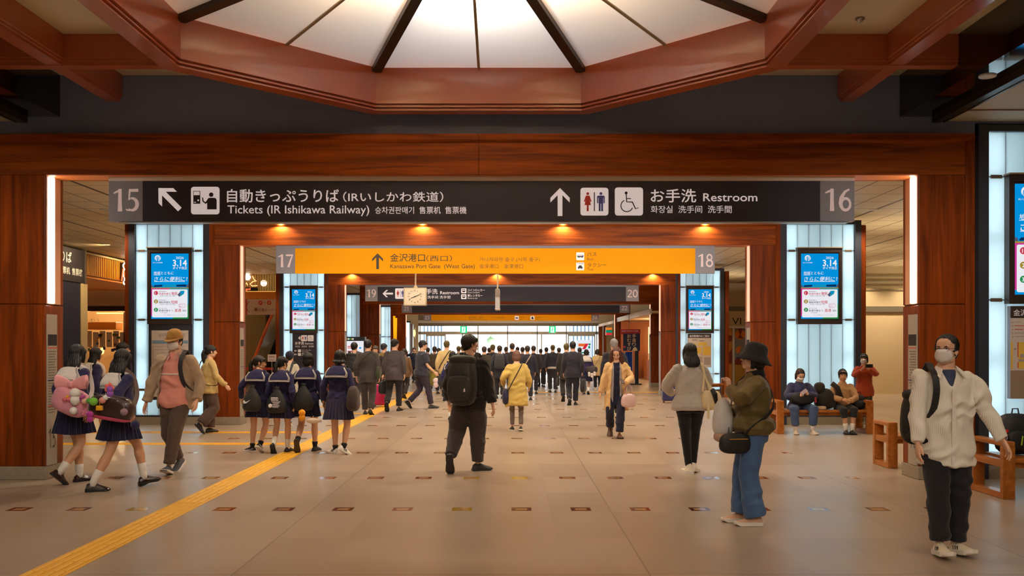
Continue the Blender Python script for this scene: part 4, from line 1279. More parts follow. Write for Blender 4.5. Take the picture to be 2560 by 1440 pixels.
class Fig:
    """posed skeleton, local axes: right +X, forward +Y, up +Z; built at 1.70 m then scaled"""
    def __init__(s, name, label, fx, fy, top, yaw=0, fem=False, girth=1.0, lod=None, lean=3, twist=0, side=0, feet=None, hands=None, head=(0, 0), seat=None, group=None, cat='person', Y=None, H=None, shl=None):
        s.Y = Y or yf(fy); s.X = px(fx, s.Y)
        s.H = H or (EH + (HZ - top) / F * s.Y); s.k = s.H / 1.70; s.fem = fem; s.g = girth
        s.lod = lod if lod is not None else (0 if s.Y < 15.5 else 1 if s.Y < 27 else 2)
        s.vox = (0.0085, 0.0125, 0.02)[s.lod] / s.k
        s.root = thing(name, label, cat, (s.X, s.Y, 0), math.radians(yaw), group)
        s.root.scale = (s.k,) * 3
        s.seed = int(abs(s.X * 997 + s.Y * 131)) % 9999
        feet = feet or {'L': (-.1, .22, .085, 0), 'R': (.1, -.24, .14, 35)}
        s.foot = {}
        lt, ls = .425, .41
        pzz = seat if seat is not None else min(math.sqrt(max(.05, (.835 * .995) ** 2 - (abs(f[0]) - .09) ** 2 - f[1] ** 2)) + f[2] + .02 for f in feet.values())
        s.pel = V(0, 0, min(pzz, .94))
        s.T = Matrix.Translation(s.pel) @ Matrix.Rotation(math.radians(twist), 4, 'Z') @ Matrix.Rotation(math.radians(side), 4, 'Y') @ Matrix.Rotation(-math.radians(lean), 4, 'X')
        s.J = {}
        for sd, sg in (('L', -1), ('R', 1)):
            f = feet[sd]
            hip = s.pel + V(sg * .09, 0, -.02)
            pole = V(sg * .12, 1, .25) if len(f) < 6 else V(*f[5])
            kn, an = ik(hip, V(f[0], f[1], f[2]), lt, ls, pole)
            s.J['hip' + sd], s.J['knee' + sd], s.J['ank' + sd] = hip, kn, an
            s.foot[sd] = (f[3], f[4] if len(f) > 4 else -sg * 7)
            sh = s.T @ V(sg * (shl or (.15 if fem else .172)), -.005, .438)
            hd = (hands or {}).get(sd, None)
            wr = V(*hd[0]) if hd and hd[0] else s.T @ V(sg * .25, .05 * sg * (1 if feet['L'][1] > feet['R'][1] else -1) + .02, -.06)
            pole = V(*(hd[1] if hd and len(hd) > 1 and hd[1] else (sg * .5, -1, -.2)))
            el, wr = ik(sh, wr, .285, .25, pole)
            s.J['sh' + sd], s.J['el' + sd], s.J['wr' + sd] = sh, el, wr
            s.J['hk' + sd] = (hd[2] if hd and len(hd) > 2 and hd[2] else 'relaxed', hd[3] if hd and len(hd) > 3 else None)
        s.HM = s.T @ Matrix.Translation((0, .018, .658)) @ Matrix.Rotation(math.radians(lean * .8), 4, 'X') @ Matrix.Rotation(math.radians(head[0]), 4, 'Z') @ Matrix.Rotation(math.radians(-head[1]), 4, 'X') @ Matrix.Scale(1.0 if not fem else 1.02, 4)

    def torso_rings(s, ex, zs, n=20, f=1.0):
        """elliptic torso sections; zs list of (z, extra)"""
        fm = s.fem
        prof = [(-.16, .155 if fm else .15, .105), (-.08, .168 if fm else .162, .115), (0, .16 if fm else .158, .112), (.1, .132 if fm else .15, .098), (.2, .135 if fm else .155, .105), (.3, .148 if fm else .165, .115), (.38, .148 if fm else .168, .108), (.43, .125 if fm else .146, .092), (.475, .085 if fm else .098, .075), (.52, .062, .062), (.56, .054, .056)]
        Z = [p[0] for p in prof]; RX = [p[1] for p in prof]; RY = [p[2] for p in prof]
        out = []
        for z, e in zs:
            q = ex * (1 if z < .25 else np.interp(z, [.25, .43, .5], [1, .45, .3]))
            gg = s.g if z < .3 else 1 + (s.g - 1) * .4
            rx, ry = np.interp(z, Z, RX) * gg + q + e, np.interp(z, Z, RY) * (gg ** 1.3) + q + e
            belly = .0 if z > .25 else .012
            out.append([s.T @ V(rx * math.cos(t), ry * math.sin(t) + belly, z) for t in [2 * math.pi * k / n for k in range(n)]])
        return out

    # ---- body: one continuous skin ----
    def body(s, legs=True, skin=None, eyes=True, lips=True, bare=False):
        J, m_ = s.J, MB(); ls = 1.0 if bare else .78
        m_.loft(s.torso_rings(0, [(z, 0) for z in (-.12, -.05, .02, .1, .2, .3, .38, .43, .47, .51, .56)]))
        m_.tube([s.T @ V(0, 0, .5), s.HM @ V(0, -.02, -.06)], [.058 if not s.fem else .05] * 2, 14)
        for sd in 'LR':
            h, k, a = J['hip' + sd], J['knee' + sd], J['ank' + sd]
            g = s.g if s.fem else s.g
            m_.tube([h + V(0, 0, .02), h.lerp(k, .25), h.lerp(k, .6), k.lerp(h, .06), k.lerp(a, .1), k.lerp(a, .32), k.lerp(a, .65), a], [v * ls for v in (.084 * g, .081 * g, .067 * g, .055 * g, .051 * g, .056 * g, .043 * g, .035)], 16)
            sh, e, w = J['sh' + sd], J['el' + sd], J['wr' + sd]
            m_.tube([sh, sh.lerp(e, .3), e.lerp(sh, .1), e.lerp(w, .1), e.lerp(w, .35), w.lerp(e, -.02)], [.042 * g, .042 * g, .036, .035, .036, .025], 12)
            m_.ell(sh + V(0, 0, -.012), (.042 * g, .042 * g, .042 * g), 12, 8)
        co, ps = remesh(m_, s.vox, 2)
        V_, P_, I_ = [co], [list(p) for p in ps], [0] * len(ps)
        n = len(co)
        def app(c, p, M, mi=0, flip=False):
            nonlocal n
            c = np.asarray(c); h = np.c_[c, np.ones(len(c))] @ np.array(M).T
            V_.append(h[:, :3])
            for q in p: P_.append([i + n for i in (reversed(q) if flip else q)])
            I_.extend([mi] * len(p)); n += len(c)
        hc, hp = head_geo((.0042, .0058, .009)[s.lod], s.fem)
        app(hc, hp, s.HM)
        for sd, sg in (('L', -1), ('R', 1)):
            kind, over = J['hk' + sd]
            hc, hp = hand(kind, s.lod > 0)
            w, e = J['wr' + sd], J['el' + sd]
            zax = -(V(*over[0]).normalized() if over and over[0] else (w - e).normalized())   # -Z = finger direction
            fwd = V(*over[1]) if over and len(over) > 1 else V(0, 1, .15)
            yax = (fwd - zax * fwd.dot(zax)).normalized(); xax = yax.cross(zax)
            if sd == 'L': xax = -xax; 
            R = Matrix((xax, yax, zax)).transposed().to_4x4()
            # xax must point away from the palm side; mirrored for the left hand
            app(hc, hp, Matrix.Translation(w) @ R @ Matrix.Scale(.98 if not s.fem else .88, 4), 0, sd == 'L')
        s.hand_frames = True
        if eyes and s.lod < 2:
            for sg in (-1, 1):
                b = MB(); b.ell((sg * .031, .0795, .003), (.0135, .0095, .0062), 12, 8); app(b.v, b.f, s.HM, 1)
                b = MB(); b.ell((sg * .031, .0865, .003), (.0058, .0036, .0058), 10, 6); app(b.v, b.f, s.HM, 2)
                b = MB(); b.tube([(sg * .016, .0905, .021), (sg * .032, .0895, .026), (sg * .048, .078, .021)], [.0028, .0038, .002], 6); app(b.v, b.f, s.HM, 2)
                b = MB(); b.tube([(sg * .017, .087, .006), (sg * .031, .091, .0105), (sg * .045, .081, .005)], [.0016, .0024, .0014], 6); app(b.v, b.f, s.HM, 2)
            if lips:
                b = MB(); b.ell((0, .0925, -.0605), (.018, .0055, .0042), 12, 6); b.ell((0, .092, -.069), (.0155, .0055, .0045), 12, 6); app(b.v, b.f, s.HM, 3)
        o = mesh_obj('body', np.vstack(V_), P_, [skin or SKIN, EYEW, EYED, LIP], s.root, True, I_)
        return o

    # ---- garments ----
    def top(s, m, name='jacket', hem=-.1, ex=.02, sleeve=1.0, srad=(.062, .055, .05, .043), flare=.0, collar=0, amp=.006, opened=None, puff=0, hemt=0, neck=.5, seed=0, cuff=None):
        J, m_ = s.J, MB()
        g = s.g
        zs = [(hem, flare)] + [(z, flare * max(0, (.1 - z) / (.1 - hem)) + puff * math.exp(-((z - hem - .08) / .1) ** 2)) for z in (hem + .05, hem + .12) ] + [(z, flare * max(0, (.1 - z) / (.1 - hem))) for z in (.1, .2, .3, .38, .435, .47, neck) if z > hem + .14]
        if hem < -.3: zs = [(hem, flare), (hem * .7, flare * .8), (hem * .4, flare * .55)] + [z for z in zs if z[0] > hem * .35]
        m_.loft(s.torso_rings(ex, zs, 24))
        for sd in 'LR':
            sh, e, w = J['sh' + sd], J['el' + sd], J['wr' + sd]
            m_.ell(sh + V(0, 0, -.012), (.05 * g + ex * .5,) * 3, 14, 8)
            if sleeve >= 1 or sleeve > .5:
                end = e.lerp(w, (sleeve - .5) * 2 - .03)
                pts = [sh, sh.lerp(e, .35), e.lerp(sh, .12), e.lerp(end, .12), e.lerp(end, .55), end]
                r = [min(srad[0] * g, .052 * g + ex * .5), srad[1] * g, srad[2], srad[2], (srad[2] + srad[3]) / 2 + .003, srad[3]]
            else:
                end = sh.lerp(e, sleeve * 2); pts = [sh, sh.lerp(end, .5), end]; r = [srad[0] * g, srad[0] * g, srad[1] * g + .006]
            m_.tube(pts, r, 14)
        if collar:
            c0, c1 = s.T @ V(0, .0, .485), s.T @ V(0, .01, .485 + collar)
            m_.loft([[s.T @ V(r * math.cos(t), r * .95 * math.sin(t) + .004, z) for t in [2 * math.pi * k / 20 for k in range(20)]] for r, z in ((.09, .47), (.078, .5), (.072, .5 + collar), (.055, .5 + collar))])
        co, ps = remesh(m_, s.vox * .95, 3)
        co = wrinkle(co, ps, amp * (1 if s.lod < 2 else .6), seed=s.seed + seed)
        if opened:
            # cut the front open: opened = [(z, halfwidth), ...] in torso space
            Ti = np.array(s.T.inverted()); loc = np.c_[co, np.ones(len(co))] @ Ti.T
            hw = np.interp(loc[:, 2], [a for a, b in opened], [b for a, b in opened])
            cut = (loc[:, 1] > .0) & (np.abs(loc[:, 0]) < hw - 1e-5)
            keep = [p for p in ps if not any(cut[i] for i in p)]
            ps = keep
            cnt = {}
            for q in ps:                                                 # even out the cut edges
                for a, b in zip(q, q[1:] + q[:1]): cnt[(min(a, b), max(a, b))] = cnt.get((min(a, b), max(a, b)), 0) + 1
            nb = {}
            for (a, b), c in cnt.items():
                if c == 1: nb.setdefault(a, []).append(b); nb.setdefault(b, []).append(a)
            for _ in range(14):
                new = {a: co[a] * .4 + .6 * (co[l[0]] + co[l[1]]) / 2 for a, l in nb.items() if len(l) == 2}
                for a, v in new.items(): co[a] = v
        o = mesh_obj(name, co, ps, m, s.root)
        if opened:
            md = o.modifiers.new('s', 'SOLIDIFY'); md.thickness = .012; md.offset = -1
        return o

    def pants(s, m, ex=.012, knee=.07, ankle=.06, amp=.005, end=.93, name='trousers', hips=0.0, waist=.08):
        J, m_ = s.J, MB(); g = s.g
        m_.loft(s.torso_rings(ex + hips, [(-.13, 0), (-.06, 0), (0, 0), (waist, 0)], 20))
        for sd in 'LR':
            h, k, a = J['hip' + sd], J['knee' + sd], J['ank' + sd]
            m_.tube([h + V(0, 0, .03), h.lerp(k, .25), h.lerp(k, .65), k, k.lerp(a, .4), k.lerp(a, end - .12), k.lerp(a, end)],
                    [(.088 * g + ex), (.086 * g + ex), (.074 * g + ex * .8 + knee - .07), knee + ex * .5, (knee + ankle) / 2 + ex * .4, ankle + .004, ankle], 16)
        co, ps = remesh(m_, s.vox, 3)
        co = wrinkle(co, ps, amp, 18, 42, s.seed + 3)
        return mesh_obj(name, co, ps, m, s.root)

    def skirt(s, m, hem=-.42, r=.235, pleats=26, depth=.012, waist=.09, name='skirt', sway=(0, 0)):
        rings = []; n = pleats * 4
        for k in range(9):
            t = k / 8; z = waist + (hem - waist) * t
            rx = (.15 + (r - .15) * (t ** .75)) * (s.g if t < .5 else 1); ry = (.12 + (r * .93 - .12) * (t ** .7))
            ring = []
            for i in range(n):
                a = 2 * math.pi * i / n
                d = 1 + depth / .2 * t * (1 if i % 4 in (0, 1) else -1) * (1 + .4 * math.sin(i * 1.3))
                ring.append(V(rx * d * math.cos(a) + sway[0] * t, ry * d * math.sin(a) + .008 + sway[1] * t, z + .006 * math.sin(a * 3) * t) + s.pel)
            rings.append(ring)
        # inner side so the hem reads as cloth
        inner = [[(p - s.pel) * .97 + s.pel for p in rings[-1]], [V((p.x) * .6, p.y * .6, s.pel.z + hem + .16) for p in rings[-1]]]
        mb_ = MB(); mb_.loft(rings + inner, caps=True)
        return mb_.build(name, m, s.root, smooth=False)

    def shoes(s, m, sole, high=.0, size=1.0, name='shoe', chunk=.0, heel=0.0, sock=None, socklen=.12, toe=.0, stripe=None):
        for sd, sg in (('L', -1), ('R', 1)):
            a = s.J['ank' + sd]; pitch, yawf = s.foot[sd]
            M = Matrix.Translation(a) @ Matrix.Rotation(math.radians(yawf), 4, 'Z') @ Matrix.Rotation(-math.radians(pitch), 4, 'X') @ Matrix.Scale(size, 4)
            m_ = MB()
            # sections heel to toe: y, half width, height of top
            secs = [(-.068, .022, .035), (-.06, .032, .062), (-.03, .037, .075 + high), (.01, .036, .082 + high), (.05, .038, .07), (.09, .043, .055 + toe), (.13, .046, .044 + toe), (.165, .042, .036 + toe), (.188, .028, .028 + toe), (.197, .012, .02)]
            rings = []
            for y, w, h in secs:
                w = w * 1.12 + chunk * .5; h = h * 1.2 + .004; b = -.085
                rings.append([M @ V(w * math.cos(t) * (1 if math.sin(t) < 0 else .55 + .45 * abs(math.cos(t))) , y, b + .012 + (h - .012) * (math.sin(t) if math.sin(t) > 0 else math.sin(t) * .12)) for t in [2 * math.pi * q / 16 for q in range(16)]])
            m_.loft(rings)
            so = []
            for y, w, h in [(-.075, .024, 0), (-.062, .037, 0), (-.02, .041, 0), (.04, .039, 0), (.1, .048, 0), (.15, .05, 0), (.185, .036, 0), (.203, .014, 0)]:
                w = w * 1.12 + chunk * .5; th = .026 + chunk
                z0 = -.0855 + (.018 if y > .17 else 0) + (heel if y > .02 else 0) - heel
                so.append([M @ V(sx * w, y, z) for sx, z in ((-1, z0 + .004), (-.9, z0), (.9, z0), (1, z0 + .004), (1, -.0855 + th), (-1, -.0855 + th))])
            m_.loft(so, 1)
            if heel: 
                hb = MB(); hb.box(-.03, .03, -.07, -.01, -.085 - heel, -.07); hb.xf(M); m_.add(hb.v, hb.f, 1)
            if stripe:
                for s2 in (-1, 1):
                    for q in range(3 if stripe == 'bars' else 1):
                        y0 = .02 + q * .022
                        m_.tube([M @ V(s2 * .044, y0, -.055), M @ V(s2 * .036, y0 - .012, -.02)] if stripe == 'bars' else [M @ V(s2 * .047, .1, -.055), M @ V(s2 * .045, .03, -.05), M @ V(s2 * .042, -.03, -.035), M @ V(s2 * .036, -.055, -.028)], .005, 6, 2)
            m_.build(name, [m, sole, mat('shoe_mark', (24, 24, 28), .5) if stripe == 'bars' else LETW], s.root, smooth=False)
            if sock:
                k = s.J['knee' + sd]
                mb_ = MB(); d = (k - a).normalized()
                foot_up = M @ V(0, .005, -.03)
                mb_.tube([foot_up, a + d * .02, a + d * (socklen * .5), a + d * socklen, a + d * (socklen + .004)], [.038, .041, .045 * s.g ** .5, .05 * s.g ** .5, .046], 14)
                mb_.build('sock', sock, s.root, smooth=True)

    # ---- hair, hats, masks (head space) ----
    def hair(s, m=None, kind='short', length=.2, fringe=True, color=None):
        m = m or HAIRB; m_ = MB(); Hd = s.HM
        full = kind != 'short'
        m_.ell((0, -.02, .036), (.0855, .104, .098 if kind != 'short' else .096), 24, 14)
        if kind == 'short':
            m_.ell((0, -.055, -.02), (.07, .055, .06), 16, 10)
            for sg in (-1, 1): m_.ell((sg * .07, -.008, .018), (.016, .04, .035), 10, 8)
        if fringe:
            m_.ell((0, .066, .052), (.058, .034, .031), 16, 10)
            for sg in (-1, 1): m_.ell((sg * .045, .05, .05), (.03, .035, .03), 10, 8)
        if kind in ('bob', 'long'):
            m_.ell((0, -.06, -.03), (.08, .06, .085), 18, 10)
            for sg in (-1, 1): m_.ell((sg * .074, .006, -.015), (.021, .05, .085), 12, 8)
        if kind == 'long':
            R = []
            for t, w, d, y in ((0, .086, .05, -.055), (.25, .1, .055, -.072), (.5, .108, .05, -.088), (.8, .1, .04, -.102), (1, .07, .022, -.108)):
                z = -.03 - t * length
                R.append([(w * math.cos(a) * (1 + .04 * math.sin(5 * a)), y + d * math.sin(a), z - .012 * math.cos(3 * a) * (t > .7)) for a in [2 * math.pi * q / 24 for q in range(24)]])
            m_.loft(R)
        if kind == 'drape':                                              # long at the sides and front, to the chest
            for sg in (-1, 1):
                m_.tube([(sg * .05, .02, .09), (sg * .082, .03, .03), (sg * .09, .035, -.05), (sg * .098, .055, -.13), (sg * .098, .075, -.2), (sg * .085, .07, -.2 - length * .4)], [.03, .036, .038, .04, .036, .014], 12)
            m_.ell((0, -.05, -.08), (.1, .05, .14), 18, 12)
        if kind in ('pony', 'updo'):
            m_.ell((0, -.06, -.0), (.074, .055, .07), 16, 10)
            for sg in (-1, 1): m_.tube([(sg * .07, .045, .04), (sg * .079, .03, -.02), (sg * .076, .028, -.075)], [.018, .012, .005], 8)
        if kind == 'pony':
            m_.tube([(0, -.1, .03), (0, -.135, .02), (.0, -.15, -.05), (.004, -.145, -.14), (0, -.135, -.14 - length * .55), (0, -.125, -.14 - length)], [.022, .026, .036, .036, .026, .006], 12)
        co, ps = remesh(m_, (.006, .009, .013)[s.lod], 2)
        # keep the face clear below the hairline
        y, z = co[:, 1], co[:, 2]
        lim = .022 + .095 * np.clip((z - (.018 if fringe else .05)) / .022, 0, 1)
        if kind != 'drape': co[:, 1] = np.where(y > lim, lim + (y - lim) * .12, y)
        else:
            mid = (np.abs(co[:, 0]) < .055) & (z < .05)
            co[:, 1] = np.where(mid & (y > .03), .03, y)
        ang = np.arctan2(co[:, 0], -co[:, 1])
        nr = normals(co, ps)
        co = co + nr * (.0024 * np.sin(ang * 34 + co[:, 2] * 12) + .0018 * np.sin(ang * 61 + 2))[:, None]
        h = np.c_[co, np.ones(len(co))] @ np.array(Hd).T
        return mesh_obj('hair', h[:, :3], ps, m, s.root)

    def mask(s, m=None):
        m_ = MB(); rings = []
        for t, w, y in ((-.002, .04, .107), (-.014, .052, .114), (-.026, .058, .121), (-.03, .058, .117), (-.044, .061, .121), (-.048, .061, .116), (-.062, .062, .117), (-.066, .061, .112), (-.084, .054, .108), (-.104, .036, .09)):
            ring = []
            for k in range(13):
                a = math.radians(-82 + 164 * k / 12)
                ring.append((w * math.sin(a) * 1.18, .022 + (y - .022) * math.cos(a) ** .75 + .0, t + .006 * abs(math.sin(a)) + (.0022 if k % 1 == 0 else 0)))
            rings.append([(a * .95, b, c) for a, b, c in ring])
        m_.loft(rings, close=False, caps=False)
        for sg in (-1, 1):
            for z0, z1 in ((-.002, .01), (-.075, -.02)): m_.tube([(sg * .06, .045, z0), (sg * .078, .012, (z0 + z1) / 2), (sg * .083, -.01, z1)], .0016, 5)
        m_.xf(s.HM)
        o = m_.build('face_mask', m or MASKW, s.root, smooth=True)
        md = o.modifiers.new('s', 'SOLIDIFY'); md.thickness = .003
        return o

    def glasses(s):
        m_ = MB()
        for sg in (-1, 1):
            m_.tube([(sg * .033 + .021 * math.cos(a), .1, .002 + .016 * math.sin(a)) for a in [2 * math.pi * q / 16 for q in range(17)]], .0016, 6)
            m_.tube([(sg * .054, .099, .006), (sg * .076, .07, .008), (sg * .08, -.005, .008)], .0018, 6)
        m_.tube([(-.012, .101, .006), (.012, .101, .006)], .0016, 6)
        return m_.xf(s.HM).build('glasses', mat('glasses_frame', (60, 40, 32), .3, metal=.5), s.root, smooth=True)

    def phone(s, loc, rot, label, col=(40, 40, 46)):
        pass

    def collar(s, cm, sm, drop=.2, white=False):
        """sailor collar flap on the back with braid lines"""
        def P(u, v, off):                                                # u -1..1 across, v 0..1 from neck to lower edge
            wd = .115 + .085 * min(1, v * 1.7)
            x = u * wd
            z = .525 - v * drop * 1.18 - (abs(u) ** 1.5) * .035 * (1 - v)
            ry = (.075 + .075 * min(1, v * 1.5)) * s.g ** 1.2 + off
            y = -ry * math.sqrt(max(.05, 1 - (x / .25) ** 2)) - .012 * v
            if v < .2: y = y * (.45 + 2.75 * v)
            return s.T @ V(x, y, z + off * .8)
        n, k = 16, 10
        m_ = MB()
        for off in (.02, .03):
            m_.add([P(-1 + 2 * i / n, j / k, off) for j in range(k + 1) for i in range(n + 1)], [(j * (n + 1) + i, j * (n + 1) + i + 1, (j + 1) * (n + 1) + i + 1, (j + 1) * (n + 1) + i) for j in range(k) for i in range(n)])
        edge = [(-1, j / 10) for j in range(2, 11)] + [(-1 + 2 * i / 12, 1) for i in range(1, 13)] + [(1, 1 - j / 10) for j in range(1, 9)]
        for (a, b), (c, d) in zip(edge[:-1], edge[1:]):
            m_.add([P(a, b, .02), P(c, d, .02), P(c, d, .03), P(a, b, .03)], [(0, 1, 2, 3)])
        for sg in (-1, 1):                                               # fronts running down to the chest
            m_.tube([s.T @ V(sg * .1, -.03, .51), s.T @ V(sg * .105, .07, .47), s.T @ V(sg * .07, .14, .38), s.T @ V(sg * .01, .155, .27)], .02, flat=(.07, .012), n=8)
        m_.build('sailor_collar', cm, s.root, smooth=True)
        m_ = MB()
        ins_list = (.07, .15) if not white else (.06, .13)
        for ins in ins_list:
            e2 = [(-(1 - ins * .9), j / 12) for j in range(2, 12)] + [(-(1 - ins * .9) + 2 * (1 - ins * .9) * i / 14, 1 - ins) for i in range(15)] + [((1 - ins * .9), 1 - j / 12) for j in range(1, 11)]
            e2 = [(a, min(b, 1 - ins)) for a, b in e2]
            w = (.013 if ins < .1 else .007) if not white else .005
            m_.tube([P(a, b, .0325) for a, b in e2], w / 2, 6)
        m_.build('collar_braid', sm, s.root, smooth=True)

    def W(s, v):
        """local figure point to world"""
        M = Matrix.Translation((s.X, s.Y, 0)) @ Matrix.Rotation(s.root.rotation_euler.z, 4, 'Z') @ Matrix.Scale(s.k, 4)
        return M @ v
    def TW(s, *v): return s.W(s.T @ V(*v))
    def TM(s):
        return Matrix.Translation((s.X, s.Y, 0)) @ Matrix.Rotation(s.root.rotation_euler.z, 4, 'Z') @ Matrix.Scale(s.k, 4) @ s.T
# ================= bags =================
def sbox(m_, c, w, d, h, e=3.6, mi=0, n=28, k=12, taper=0.0, M=None, sag=0.0):
    """soft rounded box"""
    rings = []
    for j in range(k + 1):
        t = -1 + 2 * j / k
        t = math.sin(t * math.pi / 2)
        s_ = max(.06, (1 - abs(t) ** e) ** (1 / e))
        ring = []
        for i in range(n):
            a = 2 * math.pi * i / n
            ca, sa = math.cos(a), math.sin(a)
            r = (abs(ca) ** e + abs(sa) ** e) ** (-1 / e)
            wd = w / 2 * (1 - taper * t) * (1 + sag * (1 - t) * .5)
            p = V(ca * r * wd * s_, sa * r * d / 2 * (1 - taper * .5 * t) * s_, t * h / 2)
            ring.append(V(*c) + (M @ p if M else p))
        rings.append(ring)
    m_.loft(rings, mi)
    return m_


def worn(fig, name, label, cat='bag', group=None):
    T_ = thing(name, label, cat, group=group)
    T_.matrix_basis = fig.TM()
    return T_


def strap_pts(g=1.0, sx=1, top=.5, hip=-.06, r=.03, bx=.2, n=22):
    """loop round the torso from one shoulder to the other hip; sx = side of the shoulder"""
    pts = []
    S_, H_ = V(sx * .115, -.01, top), V(-sx * bx, .0, hip)
    for i in range(n + 1):
        t = 2 * math.pi * i / n
        m_ = (S_ + H_) / 2 + (S_ - H_) / 2 * math.cos(t)
        f = math.sin(t)
        ry = (.128 * g ** 1.2 + r) * (abs(f) ** .6) * (1 if f > 0 else -1)
        pts.append(V(m_.x, ry - .005, m_.z))
    return pts


BAGK = mat('bag_black', (24, 23, 25), 0.6, bump=0.2, bscale=30, var=.1)
NAVY = (32, 32, 66)
def backpack(fig, label, m=None, w=.32, d=.17, h=.48, z=.24, strapm=None, pocket=True, both=True, xo=0.0, mark=False):
    T_ = worn(fig, 'backpack', label)
    m = m or BAGK
    y = -(.125 * fig.g ** 1.2 + .035 + d / 2)
    sbox(MB(), (xo, y, z), w, d, h, 3.2, taper=.08).build('main_pocket', m, T_, True)
    if pocket:
        sbox(MB(), (xo, y - d / 2 - .012, z - h * .14), w * .8, .07, h * .5, 3.2).build('front_pocket', m, T_, True)
        mb_ = MB(); mb_.tube([(xo - w * .34, y - d / 2 - .047, z + h * .08), (xo + w * .34, y - d / 2 - .047, z + h * .08)], .004, 6); mb_.build('zip', mat('zip_grey', (70, 68, 68), .4), T_)
        sbox(MB(), (xo, y, z + h * .43), w * .92, d * .9, h * .22, 3).build('lid', m, T_, True)
    if mark:
        mb_ = MB(); q = y - d / 2 - .05
        mb_.add([(.07, q, z - .13), (.09, q, z - .13), (.09, q, z - .1), (.08, q, z - .085), (.07, q, z - .1)], [(0, 1, 2, 3, 4)])
        mb_.build('logo_mark', LETW, T_)
    for sg in (-1, 1) if both else ((1,) if xo >= 0 else (-1,)):
        ry = .118 * fig.g ** 1.2 + .03
        pts = [(xo + sg * .09, y + d / 2, z + h * .36), (sg * .115, -.06, .535), (sg * .12, .02, .525), (sg * .125, ry * .8, .45), (sg * .13, ry + .008, .33), (sg * .15, ry * .8, .17), (sg * .19, 0, .06), (xo + sg * .13, y + d / 2, z - h * .35)]
        mb_ = MB().tube(pts, .02, flat=(.05, .012)); mb_.build('strap', strapm or m, T_)
    MB().tube([(xo - .04, y, z + h * .5), (xo - .03, y, z + h * .5 + .05), (xo + .03, y, z + h * .5 + .05), (xo + .04, y, z + h * .5)], .008, 6).build('handle', m, T_)
    return T_


def crossbag(fig, label, col, sx=1, path=None, hip=-.08, size=(.26, .1, .18), at=None, strapcol=None, w=.035, bx=.2, rz=0, top=.5, r=.032, zipc=None, name='shoulder_bag'):
    """bag on a strap worn across the body; at = bag centre in torso space"""
    T_ = worn(fig, name, label)
    m = cloth(col, .6) if not isinstance(col, bpy.types.Material) else col
    MB().tube(path or strap_pts(fig.g, sx, top=top, hip=hip + .04, bx=bx, r=r), .02, flat=(w, .008)).build('strap', cloth(strapcol, .7) if strapcol else m, T_)
    at = at or (-sx * (bx + size[1] * .5), -.02, hip - size[2] * .4)
    M = Matrix.Rotation(math.radians(rz), 3, 'Z')
    b = sbox(MB(), at, size[0], size[1], size[2], 3, M=M, sag=.1).build('pouch', m, T_, True)
    if zipc:
        mb_ = MB(); mb_.tube([V(*at) + M @ V(-size[0] * .33, -size[1] * .52, size[2] * .22), V(*at) + M @ V(size[0] * .33, -size[1] * .52, size[2] * .22)], .006, 8); mb_.build('zip', mat('zip_gold', (200, 160, 80), .3, metal=.8), T_)
    return T_


def handbag(loc, label, col, size=(.3, .12, .24), grip=None, rz=0, name='handbag', m=None, handle=.16, hm=None, sag=.12):
    """bag hanging below a hand or forearm at grip (world)"""
    T_ = thing(name, label, 'bag', loc, math.radians(rz))
    m = m or cloth(col, .55)
    sbox(MB(), (0, 0, -handle - size[2] / 2), *size, 3.2, sag=sag, taper=.05).build('pouch', m, T_, True)
    for s_ in (-1, 1):
        mb_ = MB().tube([(-size[0] * .25, s_ * size[1] * .3, -handle - .02), (-size[0] * .2, s_ * size[1] * .22, -handle * .5), (0, s_ * .012, .0), (size[0] * .2, s_ * size[1] * .22, -handle * .5), (size[0] * .25, s_ * size[1] * .3, -handle - .02)], .007, 8)
        mb_.build('handle', hm or m, T_, True)
    return T_


def drawstring(fig, label, m=None, z=.02, w=.36, h=.44, xo=0.0, marks=None, tilt=0):
    T_ = worn(fig, 'drawstring_bag', label)
    m = m or BAGK
    y = -(.13 * fig.g ** 1.2 + .075)
    rings = []
    for t, s_ in ((-1, .5), (-.93, .78), (-.7, .97), (-.4, 1), (0, .9), (.4, .66), (.7, .42), (.9, .24), (1, .2), (1.12, .26)):
        rings.append([V(xo + t * tilt * .1 + w / 2 * s_ * math.cos(a) * (1 + .04 * math.sin(9 * a) * (t > 0)), y - .0 + (.085 * s_ + .01) * math.sin(a), z + h / 2 * t) for a in [2 * math.pi * q / 36 for q in range(36)]])
    MB().loft(rings).build('sack', m, T_, True)
    for sg in (-1, 1):
        MB().tube([(xo + tilt * .1, y, z + h * .46), (sg * .09, -.115, .42), (sg * .12, -.03, .53), (sg * .125, .08, .47), (sg * .14, .14, .3), (sg * .19, .03, .1), (xo + sg * w * .3, y + .05, z - h * .42)], .005, 6).build('cord', m, T_)
    if marks:
        mb_ = MB(); marks(mb_, xo, y, z, w, h); mb_.build('print', LETW, T_)
    return T_


